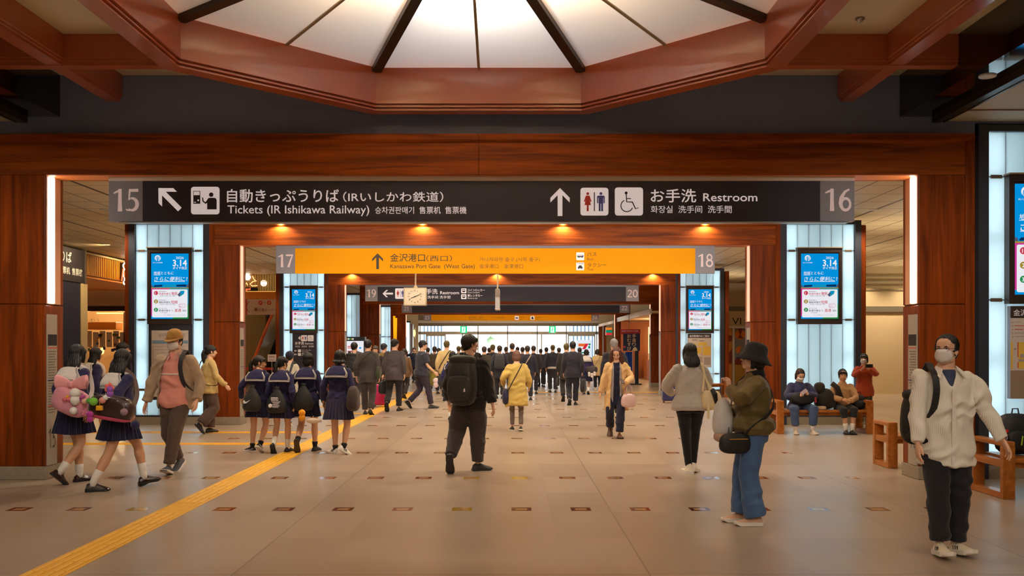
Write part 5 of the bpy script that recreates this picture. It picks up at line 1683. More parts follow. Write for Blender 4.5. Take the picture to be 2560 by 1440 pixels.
def charm(loc, label, col, r=.03, shape='ball', group='charms hung on the schoolbags'):
    m_ = MB()
    if shape == 'ball': m_.ell((0, 0, 0), (r, r, r), 14, 9)
    elif shape == 'pair':
        m_.ell((0, 0, r * .7), (r, r * .9, r * .9), 14, 9); m_.ell((0, 0, -r * .6), (r * .9, r * .8, r), 14, 9)
    elif shape == 'flower':
        for k in range(5): m_.ell((r * .75 * math.cos(k * 1.257), 0, r * .75 * math.sin(k * 1.257)), (r * .55, r * .3, r * .55), 10, 6)
        m_.ell((0, -r * .2, 0), (r * .4, r * .3, r * .4), 10, 6)
    elif shape == 'cube': m_.bbox(-r, r, -r * .7, r * .7, -r * .8, r * .8, r * .2)
    elif shape == 'bow':
        for sg in (-1, 1): m_.ell((sg * r * .9, 0, 0), (r, r * .4, r * .7), 12, 8)
        m_.ell((0, 0, 0), (r * .35,) * 3, 8, 6)
    elif shape == 'fish': m_.ell((0, 0, 0), (r * 2.6, r * .7, r), 16, 10); m_.ell((r * 2.7, 0, 0), (r * .5, r * .4, r * .6), 8, 6)
    m_.tube([(0, 0, r * .8), (0, 0, r * 1.8)], .003, 5)
    o = m_.build('bag_charm', cloth(col, .9), None, True)
    o.location = loc
    return tag(o, label, 'charm', group)


def phone(M, label, col=(48, 46, 52)):
    o = MB().bbox(-.036, .036, -.0045, .0045, -.075, .075, .004).build('smartphone', mat('phone_%d' % col[0], col, .25), None)
    o.matrix_basis = M
    return tag(o, label, 'phone')


# ================= the cast =================
SOX = cloth((232, 226, 216)); SOXB = cloth((34, 32, 36))
SOLEW = mat('sole_white', (232, 222, 208), .6); SOLEK = mat('sole_black', (22, 20, 20), .5)
LOAF = mat('loafer', (44, 22, 22), .25, coat=.4); KSHOE = mat('shoe_black', (26, 24, 25), .4)
NV = cloth((40, 38, 78)); NVD = cloth((30, 29, 58)); WCOL = cloth((226, 216, 206)); BRAIDW = mat('braid_white', (226, 218, 208), .7); BRAIDN = mat('braid_navy', (40, 40, 80), .7)

def schoolgirl(name, label, fx, fy, top, yaw, feet, hair='long', hlen=.12, white=False, skirt=None, socks=None, socklen=.12, shoe=None, sole=None, head=(0, 0), hands=None, lean=4, shoes=None, hem=-.43, jacket=None, collarm=None, stripe=None, chunk=0, heel=0, r=.225, girth=1.0, top_hem=-.06, twist=0):
    p = Fig(name, label, fx, fy, top, yaw, True, twist=twist, girth=girth, feet=feet, head=head, hands=hands, lean=lean)
    p.body(skin=SKINL, bare=True)
    p.top(jacket or NV, 'sailor_blouse', hem=top_hem, ex=.024, puff=.02, srad=(.068, .06, .058, .046))
    p.skirt(skirt or NVD, hem=hem, r=r)
    p.collar(collarm or NV, BRAIDN if white else BRAIDW, white=white)
    p.hair(kind=hair, length=hlen)
    p.shoes(shoe or LOAF, sole or SOLEK, sock=socks or SOX, socklen=socklen, stripe=stripe, chunk=chunk, heel=heel)
    return p

# --- the two girls with the decorated bags ---
A = schoolgirl('schoolgirl', 'schoolgirl with white sailor collar and pink bag, at the foot of the first portal', 184, 1207, 864, -38,
               {'L': (-.05, .1, .085, 0), 'R': (.06, -.2, .16, 42)}, hair='long', hlen=.15, white=True, collarm=WCOL, twist=16, head=(12, 6), socklen=.13, girth=1.08, hem=-.31, r=.25,
               hands={'L': ((-.27, .12, 1.0),), 'R': ((.3, -.02, .9),)})
B = schoolgirl('schoolgirl', 'schoolgirl with white sailor collar striding in heeled loafers, dark brown bag with charms', 296, 1222, 868, -56,
               {'L': (-.08, .31, .115, -6), 'R': (.07, -.3, .095, 4)}, hair='long', hlen=.17, white=True, collarm=WCOL, twist=24, head=(18, 8), socklen=.17, heel=.02, girth=1.1, hem=-.29, r=.265,
               hands={'L': ((-.27, .1, .95),), 'R': ((.31, .05, .92),)})
def duffel(loc, label, col, L, r, rz, ry=0, m=None, under=None):
    T_ = thing('duffel_bag', label, 'bag', loc, math.radians(rz))
    m = m or cloth(col, .55)
    M = Matrix.Rotation(math.radians(ry), 3, 'Y')
    mb_ = MB(); sbox(mb_, (0, 0, 0), L, r * 1.5, r * 2.1, 3.2, M=M, sag=.08)
    mb_.build('main_pocket', m, T_, True)
    if under:
        mb_ = MB(); sbox(mb_, M @ V(0, -.002, -r * .93), L * .93, r * 1.45, r * .4, 3, M=M); mb_.build('base_panel', under, T_, True)
    mb_ = MB(); mb_.tube([M @ V(-L * .42, -r * .3, r * .98), M @ V(L * .42, -r * .3, r * .98)], .006, 6); mb_.build('zip', mat('zip_grey', (70, 68, 68), .4), T_)
    return T_
def wpt(x, y, Y): return (px(x, Y), Y, pz(y, Y))
Yb = A.Y - .33
t_ = duffel(wpt(178, 1003, Yb), 'pink ribbon topped duffel bag slung behind the schoolgirl by the portal', (226, 150, 164), .44, .15, -12, 22)
def bag_strap(t_, fig, w0, sx, col, w=.05):
    bpy.context.view_layer.update(); I = t_.matrix_basis.inverted()
    pts = [w0, fig.TW(sx * .14, -.175, .2), fig.TW(sx * .12, -.15, .36), fig.TW(sx * .1, -.075, .5), fig.TW(sx * .1, .0, .53), fig.TW(sx * .11, .1, .45), fig.TW(sx * .15, .13, .25), fig.TW(sx * .2, .05, .1)]
    MB().tube([I @ q for q in pts], .02, flat=(w, .01)).build('strap', cloth(col), t_)
bag_strap(t_, A, V(*wpt(185, 950, Yb)), 1, (222, 206, 196))
bw = MB(); 
for sg in (-1, 1): bw.loft([[V(.04 + sg * t * .2, -.05 + .03 * math.cos(a) * (.4 + t), .2 + (.02 + .075 * t ** .6) * math.sin(a) * (1 if t < .95 else .9) + .03 * t) for a in [2 * math.pi * q / 14 for q in range(14)]] for t in (0, .25, .5, .75, .95, 1.0)])
bw.bbox(.01, .07, -.09, -.02, .165, .235, .015); bw.build('ribbon_bow', cloth((236, 160, 160), .5), t_, True)
Yc = Yb - .15
for x, y, r, c, sh, lab in ((188, 992, .062, (236, 230, 220), 'pair', 'fluffy white two ball charm on the pink bag'), (184, 1027, .045, (234, 228, 222), 'ball', 'small white pompom at the bottom of the pink bag'),
                            (167, 998, .03, (232, 120, 140), 'bow', 'small pink bow charm on the pink bag'), (168, 992, .018, (240, 180, 60), 'ball', 'tiny yellow bead on the pink bag'), (207, 992, .03, (190, 90, 150), 'ball', 'purple bead charm at the edge of the pink bag'), (211, 1003, .034, (236, 180, 150), 'ball', 'peach ball charm between the two schoolbags'),
                            (212, 1032, .03, (224, 130, 160), 'flower', 'pink flower charm under the pink bag'), (201, 998, .022, (170, 80, 150), 'flower', 'small purple flower charm on the pink bag')):
    charm(wpt(x, y, Yc), lab, c, r, sh)
Yb2 = B.Y - .34
t_ = duffel(wpt(280, 1018, Yb2), 'dark brown boston bag with pink base carried by the striding schoolgirl', (58, 38, 34), .5, .13, -6, 9, under=cloth((186, 70, 96)), m=mat('bag_brown', (58, 38, 34), .3, coat=.3))
bag_strap(t_, B, V(*wpt(283, 985, Yb2)), 1, (120, 100, 92))
Yc = Yb2 - .14
for x, y, r, c, sh, lab in ((273, 970, .045, (236, 110, 100), 'flower', 'coral flower charm on top of the brown bag'), (275, 979, .04, (150, 90, 180), 'pair', 'purple charm below the coral flower'), (234, 1004, .046, (120, 190, 60), 'ball', 'round green plush charm on the brown bag'), (223, 1002, .032, (90, 160, 60), 'ball', 'small green ball charm beside the green plush'),
                            (249, 1020, .034, (240, 170, 30), 'cube', 'yellow cube charm on the brown bag'), (256, 1001, .036, (226, 150, 140), 'ball', 'salmon pink ball charm on the brown bag'), (264, 994, .03, (230, 226, 222), 'ball', 'little white ball charm on the brown bag'), (310, 1030, .04, (150, 120, 130), 'ball', 'mauve pouch charm at the end of the brown bag'),
                            (225, 1042, .04, (176, 60, 150), 'pair', 'magenta charm hanging between the two girls'), (338, 1062, .05, (40, 38, 76), 'ball', 'navy pompom charm at the skirt of the striding girl')):
    charm(wpt(x, y, Yc), lab, c, r, sh)
# --- two more girls behind them ---
C_ = schoolgirl('schoolgirl', 'dark haired schoolgirl half hidden between the two girls with decorated bags', 232, 1104, 868, -62, {'L': (-.07, .2, .085, 0), 'R': (.08, -.25, .15, 35)}, hair='long', hlen=.22, white=True, collarm=WCOL, twist=16, head=(14, 0), shoe=KSHOE, sole=SOLEW)
D_ = schoolgirl('schoolgirl', 'schoolgirl of whom only black hair shows, farthest of the group by the portal', 299, 1092, 857, -60, {'L': (-.07, .15, .085, 0), 'R': (.08, -.2, .14, 35)}, hair='bob')

# --- the man in the cap ---
cm_ = Fig('person', 'man in mustard cap, face mask, open beige jacket and pink polo shirt', 440, 1180, 826, 176, girth=1.06, lean=2, head=(-4, 6),
          feet={'L': (-.02, .24, .1, -14), 'R': (.05, -.2, .13, 30)},
          hands={'L': ((-.3, .1, .87), (-.6, -.8, -.1)), 'R': ((.36, .02, .83), (.6, -.7, 0))})
cm_.body(lips=False)
cm_.top(cloth((222, 146, 128), .85), 'polo_shirt', hem=-.13, ex=.021, sleeve=.45, srad=(.046, .046, .046, .046), puff=.014, collar=.02, amp=.007)
j = cm_.top(cloth((170, 144, 116), .8), 'jacket', hem=-.15, ex=.05, srad=(.075, .068, .064, .056), collar=.035, amp=.009, opened=[(-.2, .19), (.1, .165), (.3, .125), (.45, .075), (.52, .055), (.6, .05)], seed=4)
MB().loft(cm_.torso_rings(.0265, [(.262, 0), (.28, 0)], 32)).build('chest_stripe', cloth((226, 206, 190)), cm_.root, smooth=True)
for sg in (-1, 1):
    m_ = MB(); m_.loft([[cm_.T @ V(sg * a, b, c), cm_.T @ V(sg * a, b + .008, c + .004), cm_.T @ V(sg * a1, b1 + .008, c1 + .004), cm_.T @ V(sg * a1, b1, c1)] for a, b, c, a1, b1, c1 in ((.06, -.03, .5, .062, -.04, .545), (.066, .05, .485, .058, .045, .53), (.05, .115, .42, .022, .1, .47))]); m_.build('polo_collar', cloth((206, 150, 138)), cm_.root)
cm_.pants(cloth((84, 66, 54), .8), knee=.078, ankle=.066)
cm_.shoes(mat('sneaker_slate', (72, 74, 84), .6), SOLEW)
cm_.hair(color=None, kind='short', fringe=False); cm_.mask()
hm_ = MB(); hm_.lathe([(.0, .155), (.03, .152), (.062, .138), (.085, .105), (.0945, .062), (.096, .034), (.09, .03), (.0, .03)], 28, (0, 0, 0))
hm_.v = [(x * .96, y * 1.08 - .008, z - .002) for x, y, z in hm_.v]
hm_.loft([[(w * math.cos(a), .04 + d * max(0, math.sin(a)) if math.sin(a) > 0 else .04, z - .028 * max(0, math.sin(a))) for a in [2 * math.pi * q / 28 for q in range(28)]] for w, d, z in ((.09, .13, .045), (.092, .135, .04), (.088, .128, .034))])
hm_.xf(cm_.HM).build('cap', cloth((176, 128, 60), .85), cm_.root, smooth=True)
backpack(cm_, 'dark backpack of which a strap shows over the cap man\'s shoulder', cloth((50, 44, 46)), w=.28, d=.12, h=.38, both=False, xo=-.02)
# --- ponytail woman by the pillar ---
p = Fig('person', 'woman with low ponytail, pale beige jacket and wide brown trousers, one foot lifted', 521, 1083, 865, -52, True, lean=3, head=(-6, 0), feet={'L': (-.1, .05, .085, 0), 'R': (.12, -.2, .19, 50)}, hands={'L': ((-.24, .18, .86),), 'R': ((.26, .24, .93), (.5, -1, -.3))})
p.body(); p.top(cloth((206, 178, 116), .8), 'jacket', hem=-.16, ex=.04, flare=.02, srad=(.075, .068, .064, .055), amp=.008, collar=.02)
p.pants(cloth((86, 66, 58)), knee=.1, ankle=.11, hips=.01); p.shoes(mat('flat_dark', (40, 34, 40), .4), SOLEK); p.hair(kind='pony', length=.1)
MB().tube([p.T @ q for q in strap_pts(1, -1, hip=.0, r=.06)], .01, flat=(.018, .006)).build('thin_strap', cloth((60, 50, 48)), p.root)

# --- four schoolgirls in navy ---
WS = dict(shoe=KSHOE, sole=SOLEW)
g1 = schoolgirl('schoolgirl', 'schoolgirl turned in profile with bangs, outermost of the four in navy', 645, 1129, 892, -14, {'L': (-.1, -.02, .085, 0, 70), 'R': (.1, -.1, .14, 35)}, hair='pony', hlen=.1, head=(-62, 4), socks=SOXB, socklen=.06, girth=1.05, stripe='v', shoe=mat('canvas_black', (30, 28, 32), .7), sole=SOLEW, hem=-.31,
                hands={'L': ((-.36, .06, .95),), 'R': ((.26, .1, .92),)})
def swoosh(mb_, xo, y, z, w, h):
    q = y - .098
    pts = [(-.1, -.005), (-.075, .0), (-.07, -.02), (-.05, -.03), (.04, .01), (-.045, -.055), (-.085, -.06), (-.105, -.04)]
    mb_.add([(xo + a - .01, q, z - .02 + b) for a, b in pts], [(0, 1, 2, 7), (7, 2, 3, 6), (6, 3, 5), (3, 4, 5)])
drawstring(g1, 'black drawstring bag with white swoosh on the outer schoolgirl of the four', cloth((44, 40, 40), .6), z=.0, marks=swoosh)
g2 = schoolgirl('schoolgirl', 'schoolgirl with long high ponytail and white socks, second of the four in navy', 703, 1131, 893, -8, {'L': (-.06, -.2, .15, 55), 'R': (.08, .1, .085, 0)}, hair='pony', hlen=.3, head=(-30, 0), socks=SOX, socklen=.15, shoe=KSHOE, sole=SOLEK, hem=-.31)
def printing(mb_, xo, y, z, w, h):
    q = y - .1
    for k in range(5): mb_.tube([(xo - .055 + k * .026 + .012 * math.cos(a), q, z + .03 + .02 * math.sin(a)) for a in [2 * math.pi * i / 10 for i in range(11)]], .004, 5)
    mb_.box(xo - .07, xo + .06, q - .001, q, z + .052, z + .058); mb_.box(xo - .06, xo + .07, q - .001, q, z, z + .006)
    for k in range(7): mb_.box(xo - .06 + (k * .02) % .05, xo + .11 - (k * .013) % .04, q - .001, q, z - .02 - k * .017, z - .013 - k * .017)
    mb_.ell((xo - .08, q + .004, z - .09), (.035, .006, .035), 14, 8)
drawstring(g2, 'black drawstring bag with white printed lettering on the ponytail schoolgirl', z=-.01, w=.38, marks=printing)
g3 = schoolgirl('schoolgirl', 'schoolgirl with short black bob kicking up one sole, third of the four in navy', 768, 1129, 884, -6, {'L': (-.1, -.22, .2, 68), 'R': (.1, .12, .085, 0)}, hair='bob', head=(-5, 6), socks=SOXB, socklen=.08, shoe=KSHOE, sole=mat('sole_brown', (60, 46, 34), .6), hem=-.31, girth=1.06, hands={'L': ((-.3, .02, .95),), 'R': ((.29, .04, .85),)})
drawstring(g3, 'black drawstring bag with orange charm on the bob haired schoolgirl', z=.0)
Yg = g3.Y - .36
charm(wpt(757, 1032, Yg), 'white top charm above the orange plush on the drawstring bag', (232, 220, 206), .03, 'ball'); charm(wpt(755, 1038, Yg), 'orange plush charm hanging from the bob girl\'s bag', (240, 160, 40), .055, 'pair')
charm(wpt(783, 1052, Yg), 'long pale pouch charm swinging below the bob girl\'s bag', (222, 198, 178), .042, 'fish')
g4 = schoolgirl('schoolgirl', 'long haired schoolgirl in black and white sneakers, innermost of the four in navy', 846, 1134, 878, -10, {'L': (-.06, .02, .085, 0, 55), 'R': (.14, -.12, .13, 30, -50)}, hair='long', hlen=.06, head=(10, 0), socks=SOXB, socklen=.05, shoe=mat('sneaker_white', (226, 220, 214), .5), sole=SOLEW, stripe='bars', girth=1.08, hem=-.36, r=.25, chunk=.006, skirt=cloth((46, 42, 72)))
t_ = worn(g4, 'tote_bag', 'brown shoulder tote hanging beside the inner schoolgirl of the four')
sbox(MB(), (.28, -.06, -.02), .19, .27, .42, 3, taper=.2).build('pouch', cloth((66, 52, 50), .6), t_, True)
MB().tube([(.2, -.1, .2), (.14, -.09, .46), (.13, -.01, .53), (.16, .08, .42), (.22, .05, .2)], .015, flat=(.03, .008)).build('strap', cloth((66, 52, 50), .6), t_)
# --- hooded person behind them ---
p = Fig('person', 'person in pale grey hoodie and dark knit cap behind the four schoolgirls', 722, 1062, 878, -10, True, lean=4, girth=1.15)
p.body(); p.top(cloth((190, 180, 158)), 'hoodie', ex=.05, hem=-.16, srad=(.085, .075, .07, .06), collar=.03); p.pants(cloth((60, 58, 66))); p.shoes(KSHOE, SOLEW)
p.hair(kind='short'); hm_ = MB(); hm_.ell((0, -.01, .045), (.1, .115, .1), 18, 10); hm_.xf(p.HM).build('knit_cap', cloth((34, 36, 58)), p.root, smooth=True)
backpack(p, 'charcoal bag on the back of the hooded person', cloth((66, 66, 70)), w=.36, h=.36, z=.14, pocket=False)

# --- black backpack man ---
m1 = Fig('person', 'man in black jacket with one foot kicked back, wearing a large black backpack', 1172, 1178, 838, -14, girth=1.08, lean=4, head=(-46, -4),
         feet={'L': (-.15, -.28, .2, 72, 8), 'R': (.09, .08, .085, 0, -55)}, hands={'L': ((-.3, .12, .9),), 'R': ((.31, .0, .83),)})
m1.body(); m1.top(cloth((30, 27, 30), .8), 'jacket', hem=-.17, ex=.04, srad=(.085, .076, .07, .06), collar=.03, amp=.008, puff=.01)
m1.pants(cloth((66, 58, 58), .8), knee=.1, ankle=.074, hips=.022, ex=.02, amp=.007); m1.shoes(mat('sneaker_black', (36, 32, 33), .6), mat('sole_dark', (48, 44, 44), .6)); m1.hair(kind='short'); m1.glasses()
backpack(m1, 'large black backpack with flap lid on the man in the black jacket', mat('bag_nylon', (36, 32, 32), .55, bump=.2, bscale=20, var=.12), w=.36, d=.24, h=.6, z=.18, mark=True)
# --- yellow tunic woman ---
y1 = Fig('person', 'woman with short brown hair in long mustard yellow tunic coat and grey leggings', 1292, 1077, 878, 4, True, girth=1.12, lean=5, head=(0, 4), feet={'L': (-.09, .06, .085, 0), 'R': (.08, -.1, .1, 12)}, hands={'L': ((-.28, .16, .98),), 'R': ((.28, .18, .92),)})
y1.body(); y1.top(cloth((204, 172, 92), .8), 'tunic_coat', hem=-.4, ex=.04, flare=.03, srad=(.08, .075, .072, .05), amp=.011, puff=.02); y1.pants(cloth((122, 106, 98)), ex=.006, knee=.056, ankle=.045, end=.9)
y1.shoes(mat('shoe_black', (26, 24, 25), .4), SOLEW); y1.hair(mat('hair_brown', (112, 76, 62), .5, bump=.4, bscale=90, stretch=(1, 1, .1)), kind='bob', fringe=True)
crossbag(y1, 'navy shoulder bag on a black strap across the yellow tunic', (40, 40, 70), sx=1, hip=-.12, size=(.14, .26, .34), at=(-.24, 0, -.2), strapcol=(52, 46, 44), w=.05, bx=.2, r=.055)
# --- coat woman walking towards us ---
c1 = Fig('person', 'woman with long brown hair and open beige coat looking down at her phone', 1541, 1093, 868, 176, True, lean=3, head=(-8, 26), feet={'L': (-.05, .16, .085, 0), 'R': (.11, -.2, .17, 42)},
         hands={'L': ((-.15, .27, 1.03), (-.8, -.5, -.3), 'hold', ((.5, .7, .1), (0, .2, 1))), 'R': ((.3, .03, .84),)})
c1.body(); c1.top(cloth((32, 36, 62)), 'navy_dress', hem=-.3, ex=.02, flare=.0, sleeve=.6); c1.top(cloth((166, 160, 164)), 'cardigan', hem=-.26, ex=.032, sleeve=.8, opened=[(-.4, .06), (.3, .05), (.45, .05), (.6, .05)], amp=.003)
c1.top(cloth((222, 182, 128), .7), 'coat', hem=-.4, ex=.048, flare=.03, srad=(.078, .07, .064, .055), opened=[(-.5, .12), (.0, .11), (.3, .09), (.45, .07), (.6, .05)], amp=.008, collar=.02)
c1.pants(cloth((36, 38, 60)), knee=.075, ankle=.075); c1.shoes(mat('shoe_brown', (96, 60, 40), .35), SOLEK)
c1.hair(mat('hair_chestnut', (84, 46, 34), .4, bump=.5, bscale=90, stretch=(1, 1, .1)), kind='drape', length=.2, fringe=False)
q = c1.W(c1.J['wrL']); phone(Matrix.Translation(q + V(-.06, -.1, .035)) @ Matrix.Rotation(math.radians(-60), 4, 'X') @ Matrix.Rotation(.3, 4, 'Z'), 'dark smartphone held by the woman in the beige coat')
q = c1.W((c1.J['wrL'] + c1.J['elL']) / 2); handbag(q + V(.0, 0, -.03), 'pale pink handbag hanging from the forearm of the beige coat woman', (224, 188, 186), (.26, .13, .25), rz=20, handle=.2, m=mat('bag_pink', (226, 190, 188), .35, coat=.2))
# --- grey sweater woman ---
w1 = Fig('person', 'woman with long black hair in grey sweater, black leggings and white high top sneakers', 1726, 1184, 862, -2, True, lean=2, head=(4, 8), girth=1.1,
         feet={'L': (-.02, .0, .085, 0, 4), 'R': (.055, .13, .1, 12, -20)}, hands={'L': ((-.2, .3, 1.04), (-.9, -.4, -.3), 'hold', ((.3, .9, .2), (0, 0, 1))), 'R': ((.1, .36, 1.1), (1, -.1, -.35), 'hold', ((-.3, .9, .2), (0, 0, 1)))})
w1.body(); w1.top(cloth((190, 180, 168), .95), 'sweater', hem=-.1, ex=.05, srad=(.09, .08, .08, .05), puff=.025, amp=.005, collar=.015); w1.pants(cloth((20, 18, 22), .8), ex=.006, knee=.062, ankle=.046, end=.96, hips=.006, amp=.002)
w1.shoes(mat('sneaker_cream', (238, 224, 196), .5), SOLEW, high=.05, chunk=.02, size=1.08); w1.hair(kind='long', length=.16)
t_ = worn(w1, 'tote_bag', 'cream shoulder tote with dark tassel on the woman in grey sweater')
sbox(MB(), (.25, -.1, .04), .26, .2, .26, 3, sag=.1).build('pouch', mat('bag_cream', (228, 204, 156), .5), t_, True)
for o_ in (-.05, .05): MB().tube([(.19 + o_, -.14, .15), (.16, -.12, .4), (.14, -.02, .53), (.17, .06, .4), (.24 + o_, -.04, .16)], .012, flat=(.024, .006)).build('strap', mat('bag_cream', (228, 204, 156), .5), t_)
MB().tube([(.2, -.2, .06), (.2, -.21, -.08), (.2, -.2, -.2)], .012, flat=(.03, .006)).build('strap_tail', mat('bag_cream', (228, 204, 156), .5), t_)
MB().tube([(.25, -.2, .18), (.28, -.225, .12), (.3, -.225, .0)], [.03, .035, .02], 8).build('tassel', HAIRB, t_)
# --- hat woman ---
h1 = Fig('person', 'woman in black bucket hat, olive jacket and blue jeans, hand raised to face', 1884, 1309, 868, 84, True, lean=-1, head=(6, -14), girth=1.04,
         feet={'L': (-.1, .0, .085, 0, 4), 'R': (.1, .1, .085, 0, 8)}, hands={'L': ((-.1, .24, 1.3), (-1, .1, -.6), 'hold', ((.1, .1, 1), (.6, -.6, 0))), 'R': ((.08, .28, 1.02), (.6, -.6, -.4), 'hold')})
h1.body(); h1.top(cloth((98, 80, 36), .55), 'jacket', hem=-.05, ex=.055, srad=(.088, .082, .08, .056), puff=.045, collar=.04, amp=.01); h1.pants(cloth((72, 100, 142), .8), knee=.088, ankle=.1, hips=.012, end=.98, amp=.006)
h1.shoes(mat('sneaker_tan', (214, 166, 132), .5), SOLEW, chunk=.012); h1.hair(kind='bob', fringe=False)
hm_ = MB(); hm_.lathe([(.0, .165), (.04, .162), (.078, .145), (.098, .11), (.104, .05), (.128, .012), (.158, -.022), (.155, -.027), (.12, .004), (.09, .03), (.0, .03)], 30)
hm_.v = [(x, y * 1.1 - .012, z + .0) for x, y, z in hm_.v]; hm_.xf(h1.HM).build('bucket_hat', cloth((28, 25, 28), .95), h1.root, smooth=True)
MB().tube([h1.T @ V(.0, -.02, .47), h1.T @ V(0, .0, .55)], [.09, .085], 16).build('dark_scarf', cloth((26, 23, 26)), h1.root, smooth=True)
crossbag(h1, 'black shoulder bag with gold zip across the hip of the hat woman', BAGK, sx=1, hip=-.07, size=(.3, .13, .2), at=(-.2, .2, -.14), bx=.2, rz=-68, w=.045, r=.035, path=[(-.1, .25, -.08), (.0, .225, .15), (.08, .16, .4), (.1, .0, .535), (.08, -.11, .47), (-.03, -.165, .33), (-.14, -.155, .2), (-.215, -.05, .09), (-.225, .07, -.01), (-.2, .14, -.1)], zipc=True, name='shoulder_bag')
t_ = thing('plastic_bag', 'white translucent plastic bag hugged to the chest by the hat woman', 'bag', h1.W(V(.0, .29, 1.0)))
sbox(MB(), (0, 0, .02), .16, .19, .36, 2.6, sag=.3, taper=.12).build('sack', mat('thin_plastic', (214, 210, 206), .3, spec=.6), t_, True)
sbox(MB(), (0, 0, -.16), .17, .19, .1, 2.6).build('contents', mat('bag_contents', (190, 150, 130), .5), t_, True)
# --- man on the right ---
r1 = Fig('person', 'man in pale striped shirt, face mask and glasses walking forward, cream sneakers, looking aside', 2362, 1382, 843, 176, girth=1.1, lean=1, head=(-40, -4), feet={'L': (-.07, .04, .09, -8, 18), 'R': (.09, .14, .1, -6, 0)},
         hands={'L': ((-.4, .1, .9), (-.5, -.9, .1), 'relaxed'), 'R': ((.27, .17, .86), (.7, -.7, .1), 'relaxed')})
r1.body(lips=False)
r1.top(cloth((60, 66, 96)), 'undershirt', hem=-.05, ex=.008, sleeve=.2, srad=(.04, .04, .04, .04), collar=.012, amp=.001)
shirt = bpy.data.materials.new('striped_shirt'); shirt.use_nodes = True
nt = shirt.node_tree; b_ = nt.nodes['Principled BSDF']; tc = nt.nodes.new('ShaderNodeTexCoord'); sp_ = nt.nodes.new('ShaderNodeSeparateXYZ'); nt.links.new(tc.outputs['Object'], sp_.inputs[0])
sx_ = nmath(nt, 'GREATER_THAN', nmath(nt, 'SINE', nmath(nt, 'MULTIPLY', sp_.outputs[0], 560.0)), .5)
nt.links.new(nmix(nt, sx_, lin((236, 228, 214)), lin((218, 209, 194))), b_.inputs['Base Color']); b_.inputs['Roughness'].default_value = .8
r1.top(shirt, 'shirt', hem=-.24, ex=.04, flare=.012, srad=(.08, .07, .064, .05), collar=.025, amp=.013, opened=[(-.3, -1), (.37, -1), (.38, .008), (.5, .05), (.56, .055)], puff=.0)
MB().tube([r1.T @ V(0, .155 * 1.13, z) for z in (-.22, 0, .15, .36)], .014, flat=(.03, .012)).build('shirt_placket', shirt, r1.root)
for sg in (-1, 1):
    m_ = MB(); P0, P1, P2, P3 = [r1.T @ V(sg * a, b, c) for a, b, c in ((.075, .0, .535), (.055, .085, .505), (.095, .145, .44), (.118, .06, .485))]
    o_ = (r1.T.to_3x3() @ V(0, .012, .006)); m_.add([P0, P1, P2, P3, P0 + o_, P1 + o_, P2 + o_, P3 + o_], [(0, 1, 2, 3), (4, 5, 6, 7), (0, 1, 5, 4), (1, 2, 6, 5), (2, 3, 7, 6), (3, 0, 4, 7)]); m_.build('shirt_collar', shirt, r1.root)
r1.pants(cloth((32, 29, 34), .85), knee=.08, ankle=.072, hips=.006, end=.95, amp=.006); r1.shoes(mat('sneaker_cream2', (226, 212, 180), .5), SOLEW, high=.02, chunk=.012, stripe='bars'); r1.hair(kind='short', fringe=False); r1.mask(); r1.glasses()
backpack(r1, 'dark backpack slung on one shoulder of the man in the striped shirt', BAGK, w=.3, d=.16, h=.44, z=.1, both=False, xo=.1)

# --- commuters further in ---
def suit(label, fx, fy, top, yaw=0, col=(44, 40, 44), pcol=None, feet=None, head=(0, 0), hands=None, girth=1.05, fem=False, hem=-.2, hair='short', hairm=None, lean=4, shirt=False, name='person', shoe=None, ex=.038, ptype=None, sleeve=1.0, skincol=None, tname='suit_jacket', hlen=.1, sole=None, Y=None, collar=.02):
    p = Fig(name, label, fx, fy, top, yaw, fem, girth=girth, feet=feet, head=head, hands=hands, lean=lean, Y=Y)
    p.body(eyes=p.lod < 2)
    p.top(cloth(col, .8), tname, hem=hem, ex=ex, flare=.012, srad=(.074, .066, .06, .052) if sleeve >= 1 else (.085, .075, .06, .05), collar=collar, amp=.004, sleeve=sleeve)
    p.pants(cloth(pcol or col, .8), knee=.072, ankle=.068, hips=.004)
    p.shoes(shoe or KSHOE, sole or SOLEK)
    p.hair(hairm, kind=hair, length=hlen)
    return p
STEPA = {'L': (-.1, -.26, .17, 50), 'R': (.09, .16, .085, 0)}
STEPB = {'L': (-.09, .18, .085, 0), 'R': (.1, -.25, .16, 45)}
STAND = {'L': (-.09, .04, .085, 0), 'R': (.09, -.05, .09, 8)}
HGREY = mat('hair_grey', (150, 140, 134), .5, bump=.4, bscale=80); HBRN = mat('hair_dark_brown', (50, 36, 28), .45); HOL = mat('hair_ash', (92, 78, 36), .5)
s1 = suit('man in dark charcoal suit with green shoulder bag, behind the innermost schoolgirl', 919, 1037, 850, -4, (62, 54, 50), feet={'L': (-.08, .1, .085, 0), 'R': (.1, -.12, .12, 25)}, girth=1.1)
crossbag(s1, 'dark green shoulder bag of the charcoal suited man', (56, 60, 36), sx=1, size=(.1, .3, .3), at=(.25, .02, .04), bx=.16, hip=.2, w=.03)
s2 = suit('man in grey suit jacket carrying a black bag, stepping on the tactile strip', 986, 1028, 848, -6, (76, 66, 66), (40, 36, 40), feet={'L': (-.12, -.24, .2, 62), 'R': (.08, .12, .085, 0)}, head=(-30, 0), girth=1.12)
q = s2.W(s2.J['wrL']); handbag(q + V(0, 0, -.05), 'black briefcase bag in the hand of the grey suited man', (34, 32, 36), (.42, .14, .36), rz=60, handle=.1, name='briefcase')
p = suit('man with black rucksack and pale shirt before the bright ticket display', 884, 1022, 854, -8, (206, 178, 160), (60, 58, 70), tname='shirt', ex=.03, hem=-.12, girth=.98); backpack(p, 'black rucksack on the pale shirted man near the ticket display', w=.3, d=.15, h=.46)
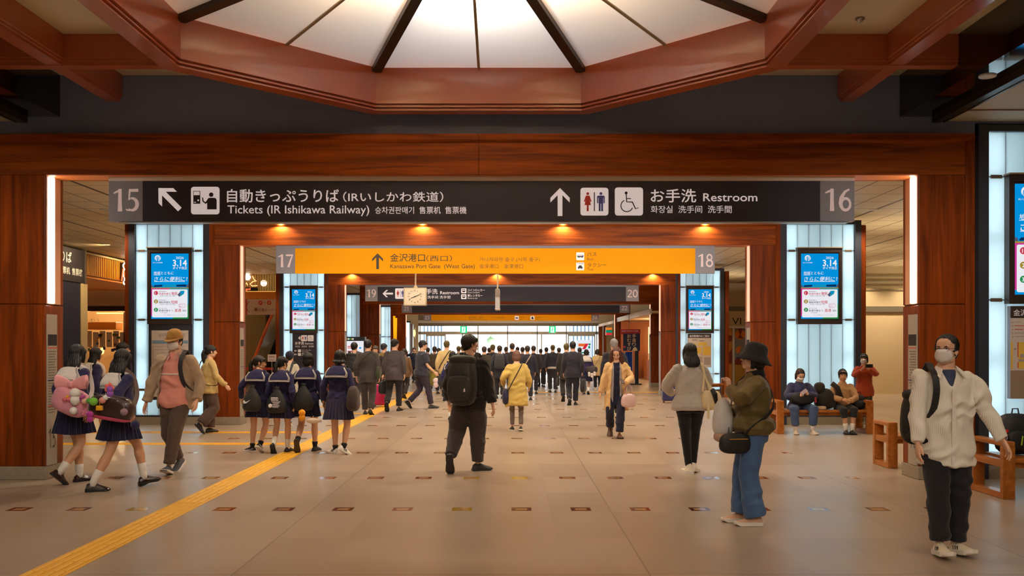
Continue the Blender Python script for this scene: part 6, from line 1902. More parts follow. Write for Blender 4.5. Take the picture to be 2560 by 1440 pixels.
p = suit('man facing this way behind the charcoal suited man, face and dark coat showing', 940, 1011, 864, 168, (50, 44, 44), feet=STEPA, head=(8, 0), hairm=mat('hair_cap', (60, 50, 44), .6))
t_ = thing('suitcase', 'magenta and black suitcase standing between the two suited men', 'suitcase', (px(950, 25.6), 25.6, 0))
MB().bbox(-.2, .2, -.13, .13, .06, .62, .04).build('shell', mat('case_magenta', (196, 24, 96), .4), t_); MB().bbox(-.21, .21, -.05, .05, .05, .63, .03).build('band', BLACK, t_)
MB().tube([(-.1, .1, .6), (-.1, .1, .95), (.1, .1, .95), (.1, .1, .6)], .012, 8).build('handle', STEEL, t_)
for a_ in (-.16, .16):
    for b_2 in (-.1, .1): MB().lathe([(.03, 0), (.03, .06), (.02, .07)], 12, (a_, b_2, 0)).build('wheel', BLACK, t_)
p = suit('man in tan jacket and dark cap behind the two suited men, seen from behind', 957, 1003, 857, -30, (150, 118, 66), (60, 52, 50), tname='jacket', hairm=mat('hair_cap2', (44, 44, 54), .7))
crossbag(p, 'dark sling bag of the man in the tan jacket', (54, 52, 52), sx=-1, hip=0, size=(.1, .24, .2))
p = suit('woman in brown jacket and black trousers walking right of the grey suited man', 1010, 996, 871, -10, (104, 76, 46), (42, 36, 36), fem=True, tname='jacket', hair='bob', hairm=HBRN, feet=STEPB, girth=1.1)
p = suit('person in navy with one arm raised, behind the man in the dark T-shirt', 1036, 957, 868, 175, (44, 46, 66), feet=STEPB, hands={'R': ((.3, .2, 1.42), (.8, -.3, -.6)), 'L': None})
d1 = suit('man in dark T-shirt striding sideways, olive bag hanging in front', 1052, 1021, 849, -66, (52, 52, 64), (56, 46, 60), feet={'L': (-.08, -.28, .17, 48), 'R': (.09, .24, .085, -2)}, hands={'L': ((-.24, .22, .88),), 'R': ((.25, .26, .9), (.5, -1, -.1))}, hem=-.1, tname='t_shirt', sleeve=.42, girth=1.16, ex=.03, head=(-6, 4))
t_ = worn(d1, 'shoulder_bag', 'olive canvas shoulder bag of the man in the dark T-shirt')
sbox(MB(), (.1, .27, -.12), .3, .16, .42, 3, sag=.1).build('pouch', cloth((124, 110, 40)), t_, True); MB().tube([(.05, .22, .06), (-.02, .18, .3), (-.09, .06, .52), (-.1, -.06, .5), (.0, -.18, .3)], .01, flat=(.03, .006)).build('strap', cloth((96, 80, 70)), t_)
p = suit('man in pale beige shirt with dark cross strap, behind the T-shirt man', 1116, 1003, 851, -6, (212, 184, 128), (52, 50, 56), tname='shirt', ex=.05, hem=-.16, feet=STEPB, hairm=HOL)
crossbag(p, 'black sling bag across the beige shirted man', (46, 42, 42), sx=1, hip=-.06, size=(.16, .26, .2), r=.05)
p = suit('man in dark jacket partly behind the T-shirt man, carrying a rucksack', 1086, 985, 866, -4, (54, 48, 44), (44, 42, 46), tname='jacket', feet=STEPA, hairm=HBRN); backpack(p, 'brown rucksack behind the man in the dark T-shirt', cloth((66, 56, 40)), pocket=False)
gA = schoolgirl('schoolgirl', 'schoolgirl with pale edged collar and shoulder length hair, next to the black backpack', 1131, 1050, 879, -4, {'L': (-.08, .14, .085, 0), 'R': (.06, -.1, .14, 50)}, hair='long', hlen=.06, socks=SOX, socklen=.1, shoe=KSHOE, sole=SOLEK, hem=-.42)
t_ = worn(gA, 'school_bag', 'dark school bag with pale pompom on the side of the far schoolgirl'); sbox(MB(), (-.3, .0, .04), .14, .26, .24, 3).build('pouch', cloth((50, 50, 52)), t_, True); MB().tube([(-.28, -.05, .14), (-.12, -.02, .54), (-.28, .06, .14)], .01, flat=(.03, .006)).build('strap', cloth((40, 40, 44)), t_)
charm(gA.TW(-.4, -.06, .0), 'pale pompom charm on the far schoolgirl\'s bag', (226, 200, 196), .07, 'pair')
# right of the centre
e1 = suit('man in black suit with a round black bag, walking away near the middle doors', 1432, 1013, 854, -3, (40, 38, 48), feet={'L': (-.09, -.14, .16, 45), 'R': (.07, .12, .085, 0)}, girth=1.12); q = e1.W(e1.J['wrR'])
handbag(q + V(.03, 0, -.06), 'round black hand bag carried by the man in the black suit', (38, 36, 38), (.3, .14, .4), rz=70, handle=.1)
p = suit('man in black sweater with white shirt tail showing at the waist', 1382, 981, 863, 0, (48, 46, 58), (46, 42, 46), feet=STAND, hem=-.02, tname='sweater', hairm=HOL, girth=1.1)
MB().loft(p.torso_rings(.026, [(-.09, .004), (0, 0)])).build('shirt_tail', cloth((222, 212, 196)), p.root, smooth=True)
p = suit('man with ash coloured hair and dark coat just behind the black suited man', 1416, 1003, 858, -2, (46, 42, 42), feet=STEPA, hairm=HOL, hem=-.3); handbag(p.W(p.J['wrL']) + V(0, 0, -.05), 'small dark bag beside the ash haired man', (52, 50, 48), (.2, .1, .26), rz=80, handle=.12)
gB = schoolgirl('schoolgirl', 'far schoolgirl with white collar and brown boston bag with pale charms', 1466, 986, 874, -4, {'L': (-.08, .1, .085, 0), 'R': (.07, -.1, .13, 30)}, hair='bob', white=True, collarm=WCOL, socks=SOX, socklen=.14, shoe=KSHOE, sole=SOLEK, jacket=cloth((58, 46, 84)))
t_ = worn(gB, 'boston_bag', 'brown boston bag at the hip of the far white collared schoolgirl'); sbox(MB(), (.2, -.2, .0), .44, .22, .28, 3).build('pouch', cloth((58, 46, 46), .5), t_, True)
for k, (a_, b_2) in enumerate(((.1, -.18), (.2, -.22), (.3, -.16))): charm(gB.TW(a_, -.33, b_2), 'pale charm on the far boston bag, %s of three' % ('first', 'middle', 'last')[k], (220, 206, 200), .05, 'pair')
p = suit('woman in pale khaki coat with thin dark strap, walking away past the far schoolgirl', 1494, 975, 874, 2, (204, 176, 124), (44, 40, 44), fem=True, hair='bob', hairm=HBRN, hem=-.34, tname='coat', ex=.06, feet=STAND, shoe=mat('shoe_pale', (214, 196, 170), .5), sole=SOLEW)
crossbag(p, 'slim dark bag on the khaki coat woman', (60, 52, 46), sx=1, size=(.1, .2, .2), hip=-.05, w=.015, r=.07)
p = suit('grey haired man in dark coat directly behind the beige coat woman', 1536, 1047, 848, 2, (44, 40, 46), feet={'L': (-.1, -.2, .17, 45), 'R': (.09, .1, .085, 0)}, hairm=HGREY, hem=-.3, girth=1.1)
# the crowd before the doors: (x, foot y, head top, colour, build)
crowd = [(1210, 992, 866, (60, 52, 36), 'olive jacketed person at the edge of the black backpack', HBRN), (1232, 985, 861, (46, 42, 50), 'dark suited man left of the rucksack wearer in the crowd', HOL), (1249, 996, 865, (38, 38, 46), 'dark suited man with grey collar and rucksack in the crowd', HBRN),
         (1281, 990, 858, (44, 40, 44), 'tall dark coated man in the middle of the crowd', HBRN), (1306, 978, 867, (56, 52, 54), 'dark coated commuter behind the yellow tunic woman', HBRN), (1319, 1000, 865, (38, 37, 52), 'navy jacketed man with pale cross strap right of the yellow tunic', HBRN),
         (1334, 985, 864, (48, 44, 48), 'dark jacketed man at the open door side of the crowd', HBRN), (1158, 985, 863, (70, 60, 40), 'ash haired commuter behind the schoolgirl beside the backpack', HOL), (1146, 978, 866, (62, 54, 44), 'commuter in brown behind the pale shirted man', HOL),
         (1352, 966, 872, (96, 80, 84), 'small distant walker in the open doorway', HBRN), (1366, 968, 868, (58, 52, 60), 'distant commuter left of the black sweater man', HBRN), (1398, 972, 870, (64, 56, 50), 'distant commuter between sweater man and ash haired man', HBRN),
         (1449, 975, 869, (92, 72, 60), 'distant person in brown before the white display board', HBRN), (1097, 972, 870, (58, 52, 46), 'distant commuter behind the rucksack near the T-shirt man', HBRN), (1265, 972, 868, (54, 50, 52), 'distant head between two dark suits in the crowd', HBRN),
         (1070, 968, 869, (70, 66, 72), 'distant commuter beside the raised arm', HBRN), (1223, 968, 869, (88, 78, 70), 'far walker close to the doors left of the crowd', HBRN), (1294, 965, 868, (80, 74, 76), 'far walker close to the doors in the crowd centre', HBRN)]
for i, (x, fy, tp, col, lab, hm2) in enumerate(crowd):
    p = suit(lab, x, fy, tp, (-6, 4, 0, 8)[i % 4], col, (44, 42, 48), feet=(STEPA, STEPB, STAND)[i % 3], hairm=hm2, girth=1.0 + .05 * (i % 3), hem=(-.2, -.12, -.3)[i % 3], tname='jacket')
    if i == 2: backpack(p, 'grey rucksack on the man with the grey collar in the crowd', cloth((60, 58, 60)), pocket=False)
    if i == 5: MB().tube([p.T @ q for q in strap_pts(1, 1, hip=0, r=.05)], .02, flat=(.06, .008)).build('pale_strap', cloth((206, 186, 160)), p.root)
    if i == 0: handbag(p.W(p.J['wrR']) + V(.1, -.1, 0), 'brown slouchy bag with pale flap beside the black backpack man', (128, 100, 76), (.42, .16, .34), rz=10, handle=.2); handbag(p.W(p.J['wrR']) + V(.3, .1, 0), 'reddish brown leather bag hanging behind the slouchy bag', (104, 60, 40), (.22, .12, .36), rz=10, handle=.18)

# --- red jacketed person behind the post ---
p = suit('person in rust red jacket and mask raising a phone beside the timber post', 2161, 1069, 886, 150, (170, 66, 30), (56, 52, 34), fem=True, tname='jacket', hair='bob', feet=STAND, hands={'L': ((-.14, .3, 1.36), (-.8, -.3, -.6), 'hold'), 'R': ((.02, .3, 1.34), (.8, -.3, -.6), 'hold')}); p.mask()
phone(Matrix.Translation(p.W(V(-.16, .34, 1.44))) @ Matrix.Rotation(math.pi / 2, 4, 'Y'), 'dark phone raised by the person in the red jacket')

# ================= benches and seated women =================
def bench(name, label, x0, x1, y0, y1, h=.44):
    T_ = thing(name, label, 'bench', ((x0 + x1) / 2, y0, 0), group=None)
    o = Matrix.Translation((-(x0 + x1) / 2, -y0, 0))
    ah = h + .17
    for xa in (x0, x1 - .13):
        m_ = MB()
        m_.bbox(xa, xa + .13, y0, y0 + .07, 0, ah - .038, .004); m_.bbox(xa, xa + .13, y1 - .07, y1, 0, ah - .038, .004)
        m_.bbox(xa, xa + .13, y0, y1, ah - .04, ah + .012, .01); m_.bbox(xa + .01, xa + .12, y0 + .068, y1 - .068, h - .1, h - .02, .004); m_.bbox(xa + .003, xa + .127, y0 + .068, y1 - .068, .003, .07, .004)
        m_.xf(o).build('end_frame', BENCHW, T_)
    MB().bbox(x0 + .13, x1 - .13, y0 + .01, y1 - .02, h - .05, h, .014).xf(o).build('seat', BENCHW, T_)
    m_ = MB(); m_.box(x0 + .12, x1 - .12, y0 + .08, y0 + .12, h - .11, h - .05); m_.box(x0 + .12, x1 - .12, y1 - .14, y1 - .1, h - .11, h - .05); m_.xf(o).build('rail', BENCHW, T_)
    return T_
yb0 = yf(1085)
bench('bench', 'oak bench with slab arms under the two seated women', px(1943, yb0), px(2184, yb0), yb0, yb0 + .62, .45)
yb1 = yf(1249)
bench('bench', 'oak bench with slab arms carrying a black backpack, cut by the frame edge', px(2428, yb1 + .7), px(2428, yb1 + .7) + 2.2, yb1, yb1 + .72, .44)
bench('bench', 'oak bench end peeking out behind the first portal beside the striped shirt man', px(2222, yf(1172)), px(2222, yf(1172)) + 1.9, yf(1172) + .02, yf(1172) + .56, .44)
bench('bench', 'oak bench against the station map column behind the grey sweater woman', px(1708, 30.4), px(1822, 30.4), 30.4, 30.95, .45)

n1 = Fig('person', 'seated woman in navy jacket and face mask looking down at her phone', 1996, 1086, 923, 178, True, lod=0, lean=9, head=(6, 34), girth=1.12, seat=.51, Y=yb0 + .34, H=1.62,
         feet={'L': (-.16, .42, .085, 0, 14, (-.3, 1, .6)), 'R': (.16, .4, .085, 0, -8, (.3, 1, .6))}, hands={'L': ((-.1, .34, .79), (-1, -.4, -.5), 'hold', ((.35, .8, .25), (0, -.2, 1))), 'R': ((.08, .33, .77), (1, -.4, -.5), 'point', ((-.3, .8, .1), (-.5, 0, 1)))})
n1.body(skin=SKIN); n1.top(cloth((48, 52, 86), .7), 'jacket', hem=-.06, ex=.05, srad=(.085, .078, .072, .06), collar=.03, amp=.008); n1.pants(cloth((66, 84, 118)), knee=.085, ankle=.075, end=.78); n1.shoes(mat('sneaker_pale', (206, 186, 164), .6), SOLEW, high=.02, sock=cloth((214, 204, 196)), socklen=.08)
n1.hair(mat('hair_soft_brown', (58, 40, 34), .45, bump=.4, bscale=90), kind='bob', fringe=False); n1.mask()
phone(Matrix.Translation(n1.W(V(.0, .42, .84))) @ Matrix.Rotation(math.radians(-35), 4, 'X') @ Matrix.Rotation(.9, 4, 'Y'), 'pale cased smartphone held by the seated woman in navy', (170, 150, 160))
t_ = thing('lap_bag', 'black bag resting on the lap of the seated woman in navy', 'bag', n1.W(V(.0, .26, .6))); sbox(MB(), (0, 0, .1), .46, .26, .24, 2.8).build('pouch', BAGK, t_, True)
MB().tube([(.2, -.02, .18), (.24, -.05, .1), (.25, -.04, .02)], .01, flat=(.03, .006)).build('red_strap', cloth((180, 60, 56)), t_)
n2 = Fig('person', 'seated young woman in tan sweatshirt and white socks with hands in her lap', 2107, 1088, 926, 176, True, lod=0, lean=-2, head=(-4, 2), seat=.51, Y=yb0 + .34, H=1.6,
         feet={'L': (-.06, .42, .085, 0, 3, (-.1, 1, .6)), 'R': (.05, .4, .085, 0, -3, (.1, 1, .6))}, hands={'L': ((-.06, .3, .66), (-1, -.6, -.1), 'relaxed', ((.4, .8, -.2), (.2, 0, 1))), 'R': ((.08, .28, .68), (1, -.6, -.1), 'hold', ((-.5, .7, -.1), (0, 0, 1)))})
n2.body(skin=SKINL, bare=True); n2.top(cloth((186, 142, 96), .9), 'sweatshirt', hem=-.05, ex=.035, srad=(.078, .07, .064, .052), collar=.02); n2.pants(cloth((38, 34, 36)), end=-.0 + .04, knee=.07, ankle=.07, name='shorts')
n2.shoes(mat('strap_shoe', (44, 40, 30), .4), SOLEK, sock=SOX, socklen=.13); n2.hair(kind='updo')
t_ = thing('folded_coat', 'dark jacket and bag heaped on the bench between the two seated women', 'jacket', (px(2062, yb0 + .3), yb0 + .3, .45)); sbox(MB(), (0, 0, .2), .38, .36, .4, 2.5, taper=.2).build('heap', cloth((40, 36, 30)), t_, True); sbox(MB(), (-.12, -.05, .42), .2, .2, .2, 2.4).build('hood', cloth((52, 46, 36)), t_, True); MB().tube([(.1, -.1, .5), (.2, -.12, .42), (.28, -.1, .2)], .05, 10).build('sleeve', cloth((46, 40, 34)), t_, True)
o_ = sbox(MB(), (0, 0, .035), .2, .09, .07, 4).build('wrapped_parcel', cloth((190, 160, 130)), None, True); o_.location = (px(2052, yb0 + .1), yb0 + .1, .452); tag(o_, 'small pale wrapped parcel on the bench edge between the seated women', 'parcel')
def standing_pack(label, loc, w, d, h, rz=0, m=None):
    T_ = thing('backpack', label, 'bag', loc, math.radians(rz)); m = m or BAGK
    sbox(MB(), (0, 0, h / 2), w, d, h, 3.2, taper=.1).build('main_pocket', m, T_, True); sbox(MB(), (0, -d / 2 - .01, h * .36), w * .8, .08, h * .5, 3).build('front_pocket', m, T_, True)
    MB().tube([(-.04, 0, h - .01), (-.03, 0, h + .05), (.03, 0, h + .05), (.04, 0, h - .01)], .008, 6).build('handle', m, T_)
    for sg in (-1, 1): MB().tube([(sg * w * .25, d / 2 - .01, h * .9), (sg * w * .32, d / 2 + .04, h * .5), (sg * w * .3, d / 2 - .01, h * .1)], .01, flat=(.05, .01)).build('strap', m, T_)
    return T_
standing_pack('small black backpack at the end of the bench beside the seated young woman', (px(2146, yb0 + .25), yb0 + .25, .452), .26, .14, .28)
t_ = standing_pack('large black backpack standing on the bench at the frame edge', (px(2538, yb1 + .4), yb1 + .4, .442), .42, .26, .46)
MB().tube([(-.03, -.185, .12), (-.02, -.19, .22), (.02, -.185, .2)], .008, 6).build('lime_loop', mat('lime', (170, 200, 40), .5), t_)
MB().box(.07, .14, -.19, -.186, .24, .34).build('white_tag', LETW, t_)
t_ = thing('drink_bottle', 'dark drink bottle with red cap in the side pocket of the bench backpack', 'bottle', (px(2517, yb1 + .12), yb1 + .12, .442)); MB().lathe([(.0, 0), (.03, 0), (.034, .02), (.034, .17), (.026, .22), (.014, .25), (.014, .27), (.0, .27)], 16).build('flask', mat('cola', (50, 22, 18), .1, spec=.8), t_, True); MB().lathe([(.0, .27), (.018, .27), (.018, .3), (.0, .3)], 14).build('lid', mat('cap_red', (206, 24, 30), .4), t_)
t_ = thing('suitcase', 'navy suitcase behind the grey sweater woman by the third portal', 'suitcase', (px(1672, 27.5), 27.5, 0)); MB().bbox(-.2, .2, -.13, .13, .06, .62, .04).build('shell', cloth((52, 50, 92), .4), t_)
MB().tube([(-.08, .1, .6), (-.08, .1, .8), (.08, .1, .8), (.08, .1, .6)], .012, 8).build('handle', STEEL, t_)
for a_ in (-.15, .15): MB().lathe([(.03, 0), (.03, .06), (.02, .07)], 12, (a_, 0, 0)).build('wheel', mat('wheel_tan', (140, 110, 90), .5), t_)
# ================= shops, aisles and doors =================
GOLD = mat('gold_slat', (206, 146, 44), .45); GOLDB = mat('gold_back', (150, 96, 24), .6); ORNG = mat('orange_soffit', (214, 130, 44), .5)
NEONW = emat('neon_white', (255, 236, 214), 6.0); NEONR = emat('neon_red', (255, 90, 50), 4.0); WARMGLOW = emat('warm_glow', (255, 190, 90), 5.0); NEONG = emat('exit_green', (20, 190, 110), 1.6); NEONX = emat('exit_white', (235, 255, 245), 1.6)
BEIGE = mat('beige_panel', (208, 188, 150), .6); GREYB = mat('grey_band', (120, 110, 96), .5)
def part(T_, n, m_, mt, sm=False):
    return m_.xf(T_.matrix_basis.inverted()).build(n, mt, T_, sm)
def at(T_): 
    bpy.context.view_layer.update(); return T_
def pbox(a, b, c, d, Y, dep=.1): return MB().box(px(a, Y), px(c, Y), Y, Y + dep, pz(d, Y), pz(b, Y))

# ---- ticket side: gold slatted fascia and dark sign on a wall running away from us ----
T_ = at(thing('shop_fascia', 'gold slatted shop fascia running away on the ticket side', 'shop fascia', (-12.3, 28, 3.725)))
part(T_, 'backing', MB().box(-12.5, -12.36, 26.66, 33.3, 3.75, 4.36), GOLDB)
m_ = MB()
for k in range(51): m_.box(-12.36, -12.31, 26.7 + k * .128, 26.76 + k * .128, 3.75, 4.33)
part(T_, 'slats', m_, GOLD)
part(T_, 'rim', MB().box(-12.5, -12.28, 26.66, 33.3, 4.34, 4.39), BEIGE); part(T_, 'lower_rim', MB().box(-12.5, -12.27, 26.66, 33.3, 3.725, 3.75), GOLDB)
tag(MB().box(-16.9, -12.32, 22, 33.4, 3.66, 3.72).build('ceiling_soffit', ORNG), 'orange timber soffit above the ticket side shop', 'soffit', kind='structure')
T_ = at(thing('ticket_sign', 'dark ticket sign on the wall just inside the first portal, white lettering', 'sign', (-12.2, 24, 3.46)))
part(T_, 'casing', MB().box(-12.3, -12.15, 21.5, 26.55, 3.46, 4.38), SIGND); part(T_, 'edge', MB().box(-12.31, -12.13, 26.53, 26.62, 3.44, 4.41), STEEL)
m_ = MB()
for body, yend, z, em in (('自動きっぷうりば', 25.75, 3.98, .34), ('승차권판매기  售票机  售票機', 26.4, 3.66, .21)):
    vs, fs = text_geo(body, .01); xm = max(v[0] for v in vs)
    m_.add([(-12.146, yend + (v[0] - xm) * em, z + v[1] * em) for v in vs], fs)
part(T_, 'lettering', m_, mat('letter_lit', (220, 226, 236), .5))
tag(MB().box(-12.32, -12.18, 24.8, 26.35, 0, 3.45).build('wall_navy', mat('navy_panel', (36, 38, 62), .4)), 'dark navy wall panel under the ticket sign', 'wall panel', kind='structure')
tag(MB().box(-12.34, -12.16, 26.36, 26.75, 0, 3.45).build('trim_jamb', BEIGE), None, 'trim', kind='structure')
# shop front behind it
YA = 33.5
T_ = at(thing('shop', 'warm lit shop front with orange counter and posters on the ticket side', 'shop', (px(255, YA), YA, 0)))
part(T_, 'upper_panel', pbox(150, 727, 330, 765, YA), mat('shop_band', (186, 164, 150), .6)); part(T_, 'dark_band', pbox(150, 765, 330, 778, YA, .12), BRONZE)
part(T_, 'back_wall', MB().box(-17, px(420, YA), YA + 3.4, YA + 3.5, 0, 3.6), mat('shop_ochre', (190, 150, 100), .6))
part(T_, 'counter', MB().bbox(px(200, YA), px(272, YA), YA + .6, YA + 1.2, pz(824, YA + .6), pz(805, YA + .6), .02), ORNG)
part(T_, 'shelf', MB().box(px(205, YA), px(330, YA), YA + 2.6, YA + 2.7, 1.9, 1.96).box(px(300, YA), px(303, YA), YA + .3, YA + .4, .9, 2.9), GOLDB)
part(T_, 'light_line', MB().box(px(226, YA), px(330, YA), YA + .5, YA + .56, pz(783, YA), pz(780.5, YA)), WARMGLOW)
m_ = MB(); rr = random.Random(3)
for k in range(7): m_.box(px(206 + k * 17, YA), px(206 + k * 17 + 14, YA), YA + .3, YA + .32, pz(868, YA), pz(827 + (k % 2) * 3, YA), 0)
part(T_, 'poster_sheets', m_, mat('poster_lilac', (196, 178, 170), .6))
m_ = MB()
for k in range(26): 
    a = 206 + rr.random() * 108; b = 832 + rr.random() * 44
    m_.box(px(a, YA), px(a + 3 + rr.random() * 7, YA), YA + .29, YA + .3, pz(b + 2 + rr.random() * 6, YA), pz(b, YA), k % 4)
part(T_, 'poster_prints', m_, [mat('print_navy', (70, 80, 140), .6), mat('print_brown', (130, 80, 40), .6), GOLD, mat('print_green', (70, 130, 90), .6)])
fl = Flat(YA + .2); fl.text('さくら', 226, 803, 9, 22, 0, .02); part(T_, 'lettering', fl.mb, mat('letter_cream', (226, 196, 140), .6))
part(T_, 'hall_floor_rail', MB().box(px(150, YA), px(330, YA), YA + .28, YA + .34, .0, .5), GOLDB)
m_ = MB(); m_.ell((px(240, YA), YA + .5, 1.5), (.07, .07, .12), 12, 8); part(T_, 'lamp_globe', m_, WARMGLOW)
for k in range(3):
    dl = bpy.data.lights.new('shop_lamp', 'POINT'); dl.energy, dl.color, dl.shadow_soft_size = 80, (1, .74, .42), .15
    o = bpy.data.objects.new('shop_lamp', dl); o.location = (-16 + k * 1.3, YA + 1.6, 2.9); COL.objects.link(o)
for k in range(2): spot('fascia_fill', (-11.0, 25.6 + k * 3.2, 4.42), 90, 120, .8, (1, .72, .34), .05, (-.9, 0, -.6))  # fill spots added to brighten the gold fascia
# neon on the fascia end
T_ = at(thing('neon_sign', 'glowing neon sign at the end of the gold fascia beside the timber post', 'neon sign', (-12.25, 29.35, 3.6)))
m_ = MB()
for dy, dz, r in ((0, .55, .1), (.02, .3, .14), (0, .05, .08)): m_.tube([(-12.2, 29.4 + dy + r * math.cos(a), 3.65 + dz + r * math.sin(a)) for a in [2 * math.pi * q / 12 for q in range(13)]], .018, 6)
part(T_, 'tube', m_, NEONW); part(T_, 'mount', MB().box(-12.32, -12.19, 29.3, 29.33, 3.7, 4.3), BRONZE); part(T_, 'tube', MB().tube([(-12.2, 29.2, 3.72), (-12.2, 29.3, 4.1), (-12.2, 29.5, 3.8)], .02, 6), NEONR)

# ---- behind the second portal on the same side: slats, neon, banner, escalator ----
YB = 36.0
T_ = at(thing('shop_fascia', 'gold slatted fascia with neon marks seen beside the 17 panel', 'shop fascia', (px(645, YB), YB, 3.8)))
part(T_, 'backing', pbox(520, 687, 700, 730, YB, .1), emat('slat_glow', (255, 196, 96), .9))
m_ = MB()
for k in range(44): m_.box(px(522 + k * 4.1, YB), px(524.2 + k * 4.1, YB), YB - .07, YB, pz(728, YB), pz(686, YB))
part(T_, 'slats', m_, mat('slat_brown', (120, 76, 30), .5)); part(T_, 'soffit_band', pbox(520, 729, 700, 747, YB, .4), ORNG)
T_ = at(thing('neon_sign', 'white flower and red script neon on the gold slats by the 17 panel', 'neon sign', (px(632, YB), YB - .15, 3.9)))
m_ = MB(); Yn = YB - .14
for k in range(6): m_.ell((px(619 + 4 * math.cos(k * 1.05), Yn), Yn, pz(693 + 4 * math.sin(k * 1.05), Yn)), (.06, .02, .06), 8, 6)
part(T_, 'tube', m_, NEONW)
m_ = MB(); m_.tube([(px(a, Yn), Yn, pz(b, Yn)) for a, b in ((631, 690), (636, 700), (641, 702), (632, 704), (625, 710), (630, 715), (643, 714))], .016, 6); m_.tube([(px(a, Yn), Yn, pz(b, Yn)) for a, b in ((613, 712), (616, 707), (619, 713))], .016, 6)
part(T_, 'script', m_, emat('neon_orange', (255, 150, 90), 4.0))
fl = Flat(Yn); fl.text('gol', 614, 725, 8, 12); part(T_, 'lettering', fl.mb, NEONR)
part(T_, 'plate', pbox(612, 718.5, 643, 727, Yn + .02, .04), BLACK)
m_ = MB(); m_.lathe([(.0, 0), (.12, 0), (.12, .03), (.0, .03)], 20); m_.xf(Matrix.Translation((px(659.5, Yn), Yn, pz(708, Yn))) @ Matrix.Rotation(math.pi / 2, 4, 'X')); part(T_, 'disc', m_, emat('disc_glow', (255, 230, 214), 2.5))
fl = Flat(Yn - .03); fl.arc(659.5, 708, 6, 200, 340, 2.2); fl.arc(659.5, 709, 4, 20, 160, 1.6); part(T_, 'disc_mark', fl.mb, NEONR)
YBn = 35.2
T_ = at(thing('shop_banner', 'white and red shop banner with red discs above the escalator', 'banner', (px(650, YBn), YBn, 2.9)))
part(T_, 'cloth', pbox(606, 748, 702, 787, YBn, .05), mat('banner_white', (226, 206, 198), .6))
fl = Flat(YBn)
fl.rect(606, 748, 618, 787, 0); fl.arc(634, 767, 17, 130, 230, 1.4, 1); fl.circ(651, 757, 5.5, 0); fl.circ(673, 757, 5.5, 0); fl.rib([(659, 757.5, .8), (662, 756.5, .8), (665, 757.5, .8)], 1); fl.circ(640, 774, 4, 1)
fl.lay = 2; fl.text('1F', 648.3, 759.3, 6, 5.5, 2, .02); fl.text('2F', 670.3, 759.3, 6, 5.5, 2, .02); fl.text('百番キッチン', 646, 778, 8.5, 46, 1, .002)
part(T_, 'lettering', fl.mb, [RED, mat('banner_text', (150, 90, 80), .6), LETW])
T_ = at(thing('escalator', 'escalator with orange handrail rising behind the schoolgirls', 'escalator', (px(655, 34), 34, 0)))
Ye = 33.6
def sl(o): return [(px(626 + o, Ye), Ye, pz(912, Ye)), (px(636 + o, Ye + .3), Ye + .3, pz(896, Ye)), (px(676 + o, Ye + 2.2), Ye + 2.2, pz(796, Ye + 2)), (px(684 + o, Ye + 2.6), Ye + 2.6, pz(776, Ye + 2.6))]
part(T_, 'handrail', MB().tube(sl(0), .055, 10), mat('rail_orange', (224, 92, 44), .3, coat=.5), True)
part(T_, 'handrail', MB().tube([V(*p) + V(1.0, 0, 0) for p in sl(0)], .055, 10), mat('rail_orange', (224, 92, 44), .3, coat=.5), True)
m_ = MB(); a = sl(2); b_ = [V(*p) + V(.12, .02, -.75) for p in a]; m_.loft([[a[i], b_[i], b_[i] + V(.04, 0, 0), V(*a[i]) + V(.04, 0, 0)] for i in range(4)])
part(T_, 'balustrade', m_, mat('balustrade', (170, 158, 120), .2, metal=.4))
m_ = MB()
for k in range(12): m_.box(px(640, Ye) + k * .1, px(640, Ye) + k * .1 + 1.2, Ye + .3 + k * .25, Ye + .55 + k * .25, -.0, .22 + k * .16)
part(T_, 'steps', m_, mat('step_dark', (38, 34, 34), .5)); part(T_, 'comb_plate', MB().box(px(620, Ye), px(700, Ye), Ye - .4, Ye, .0, .05), STEEL)
part(T_, 'red_edge', pbox(616, 919, 690, 925, Ye - .45, .05), RED)
tag(pbox(560, 787, 664, 930, 37.2, .2).build('wall_olive', mat('olive_wall', (112, 92, 56), .6)), 'olive brown wall beside the escalator', 'wall', kind='structure')
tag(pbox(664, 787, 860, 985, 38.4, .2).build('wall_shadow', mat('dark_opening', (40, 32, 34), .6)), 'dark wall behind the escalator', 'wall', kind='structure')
T_ = at(thing('notice_stand', 'white notice sheet on a slim stand in front of the escalator', 'notice', (px(679, 30.8), 30.8, 0)))
part(T_, 'sheet', pbox(669, 886, 690, 904, 30.8, .03), mat('notice_white', (226, 206, 196), .6)); part(T_, 'pole', MB().tube([(px(679, 30.8), 30.83, .02), (px(679, 30.8), 30.83, 1.2)], .015, 8), STEEL); part(T_, 'foot', MB().lathe([(0, 0), (.16, 0), (.15, .02), (0, .02)], 18, (px(679, 30.8), 30.83, 0)), STEEL)
fl = Flat(30.8); fl.rect(672, 899.5, 686, 900.5); fl.rect(672, 892, 687, 893); part(T_, 'lettering', fl.mb, mat('print_blue', (40, 60, 150), .6))

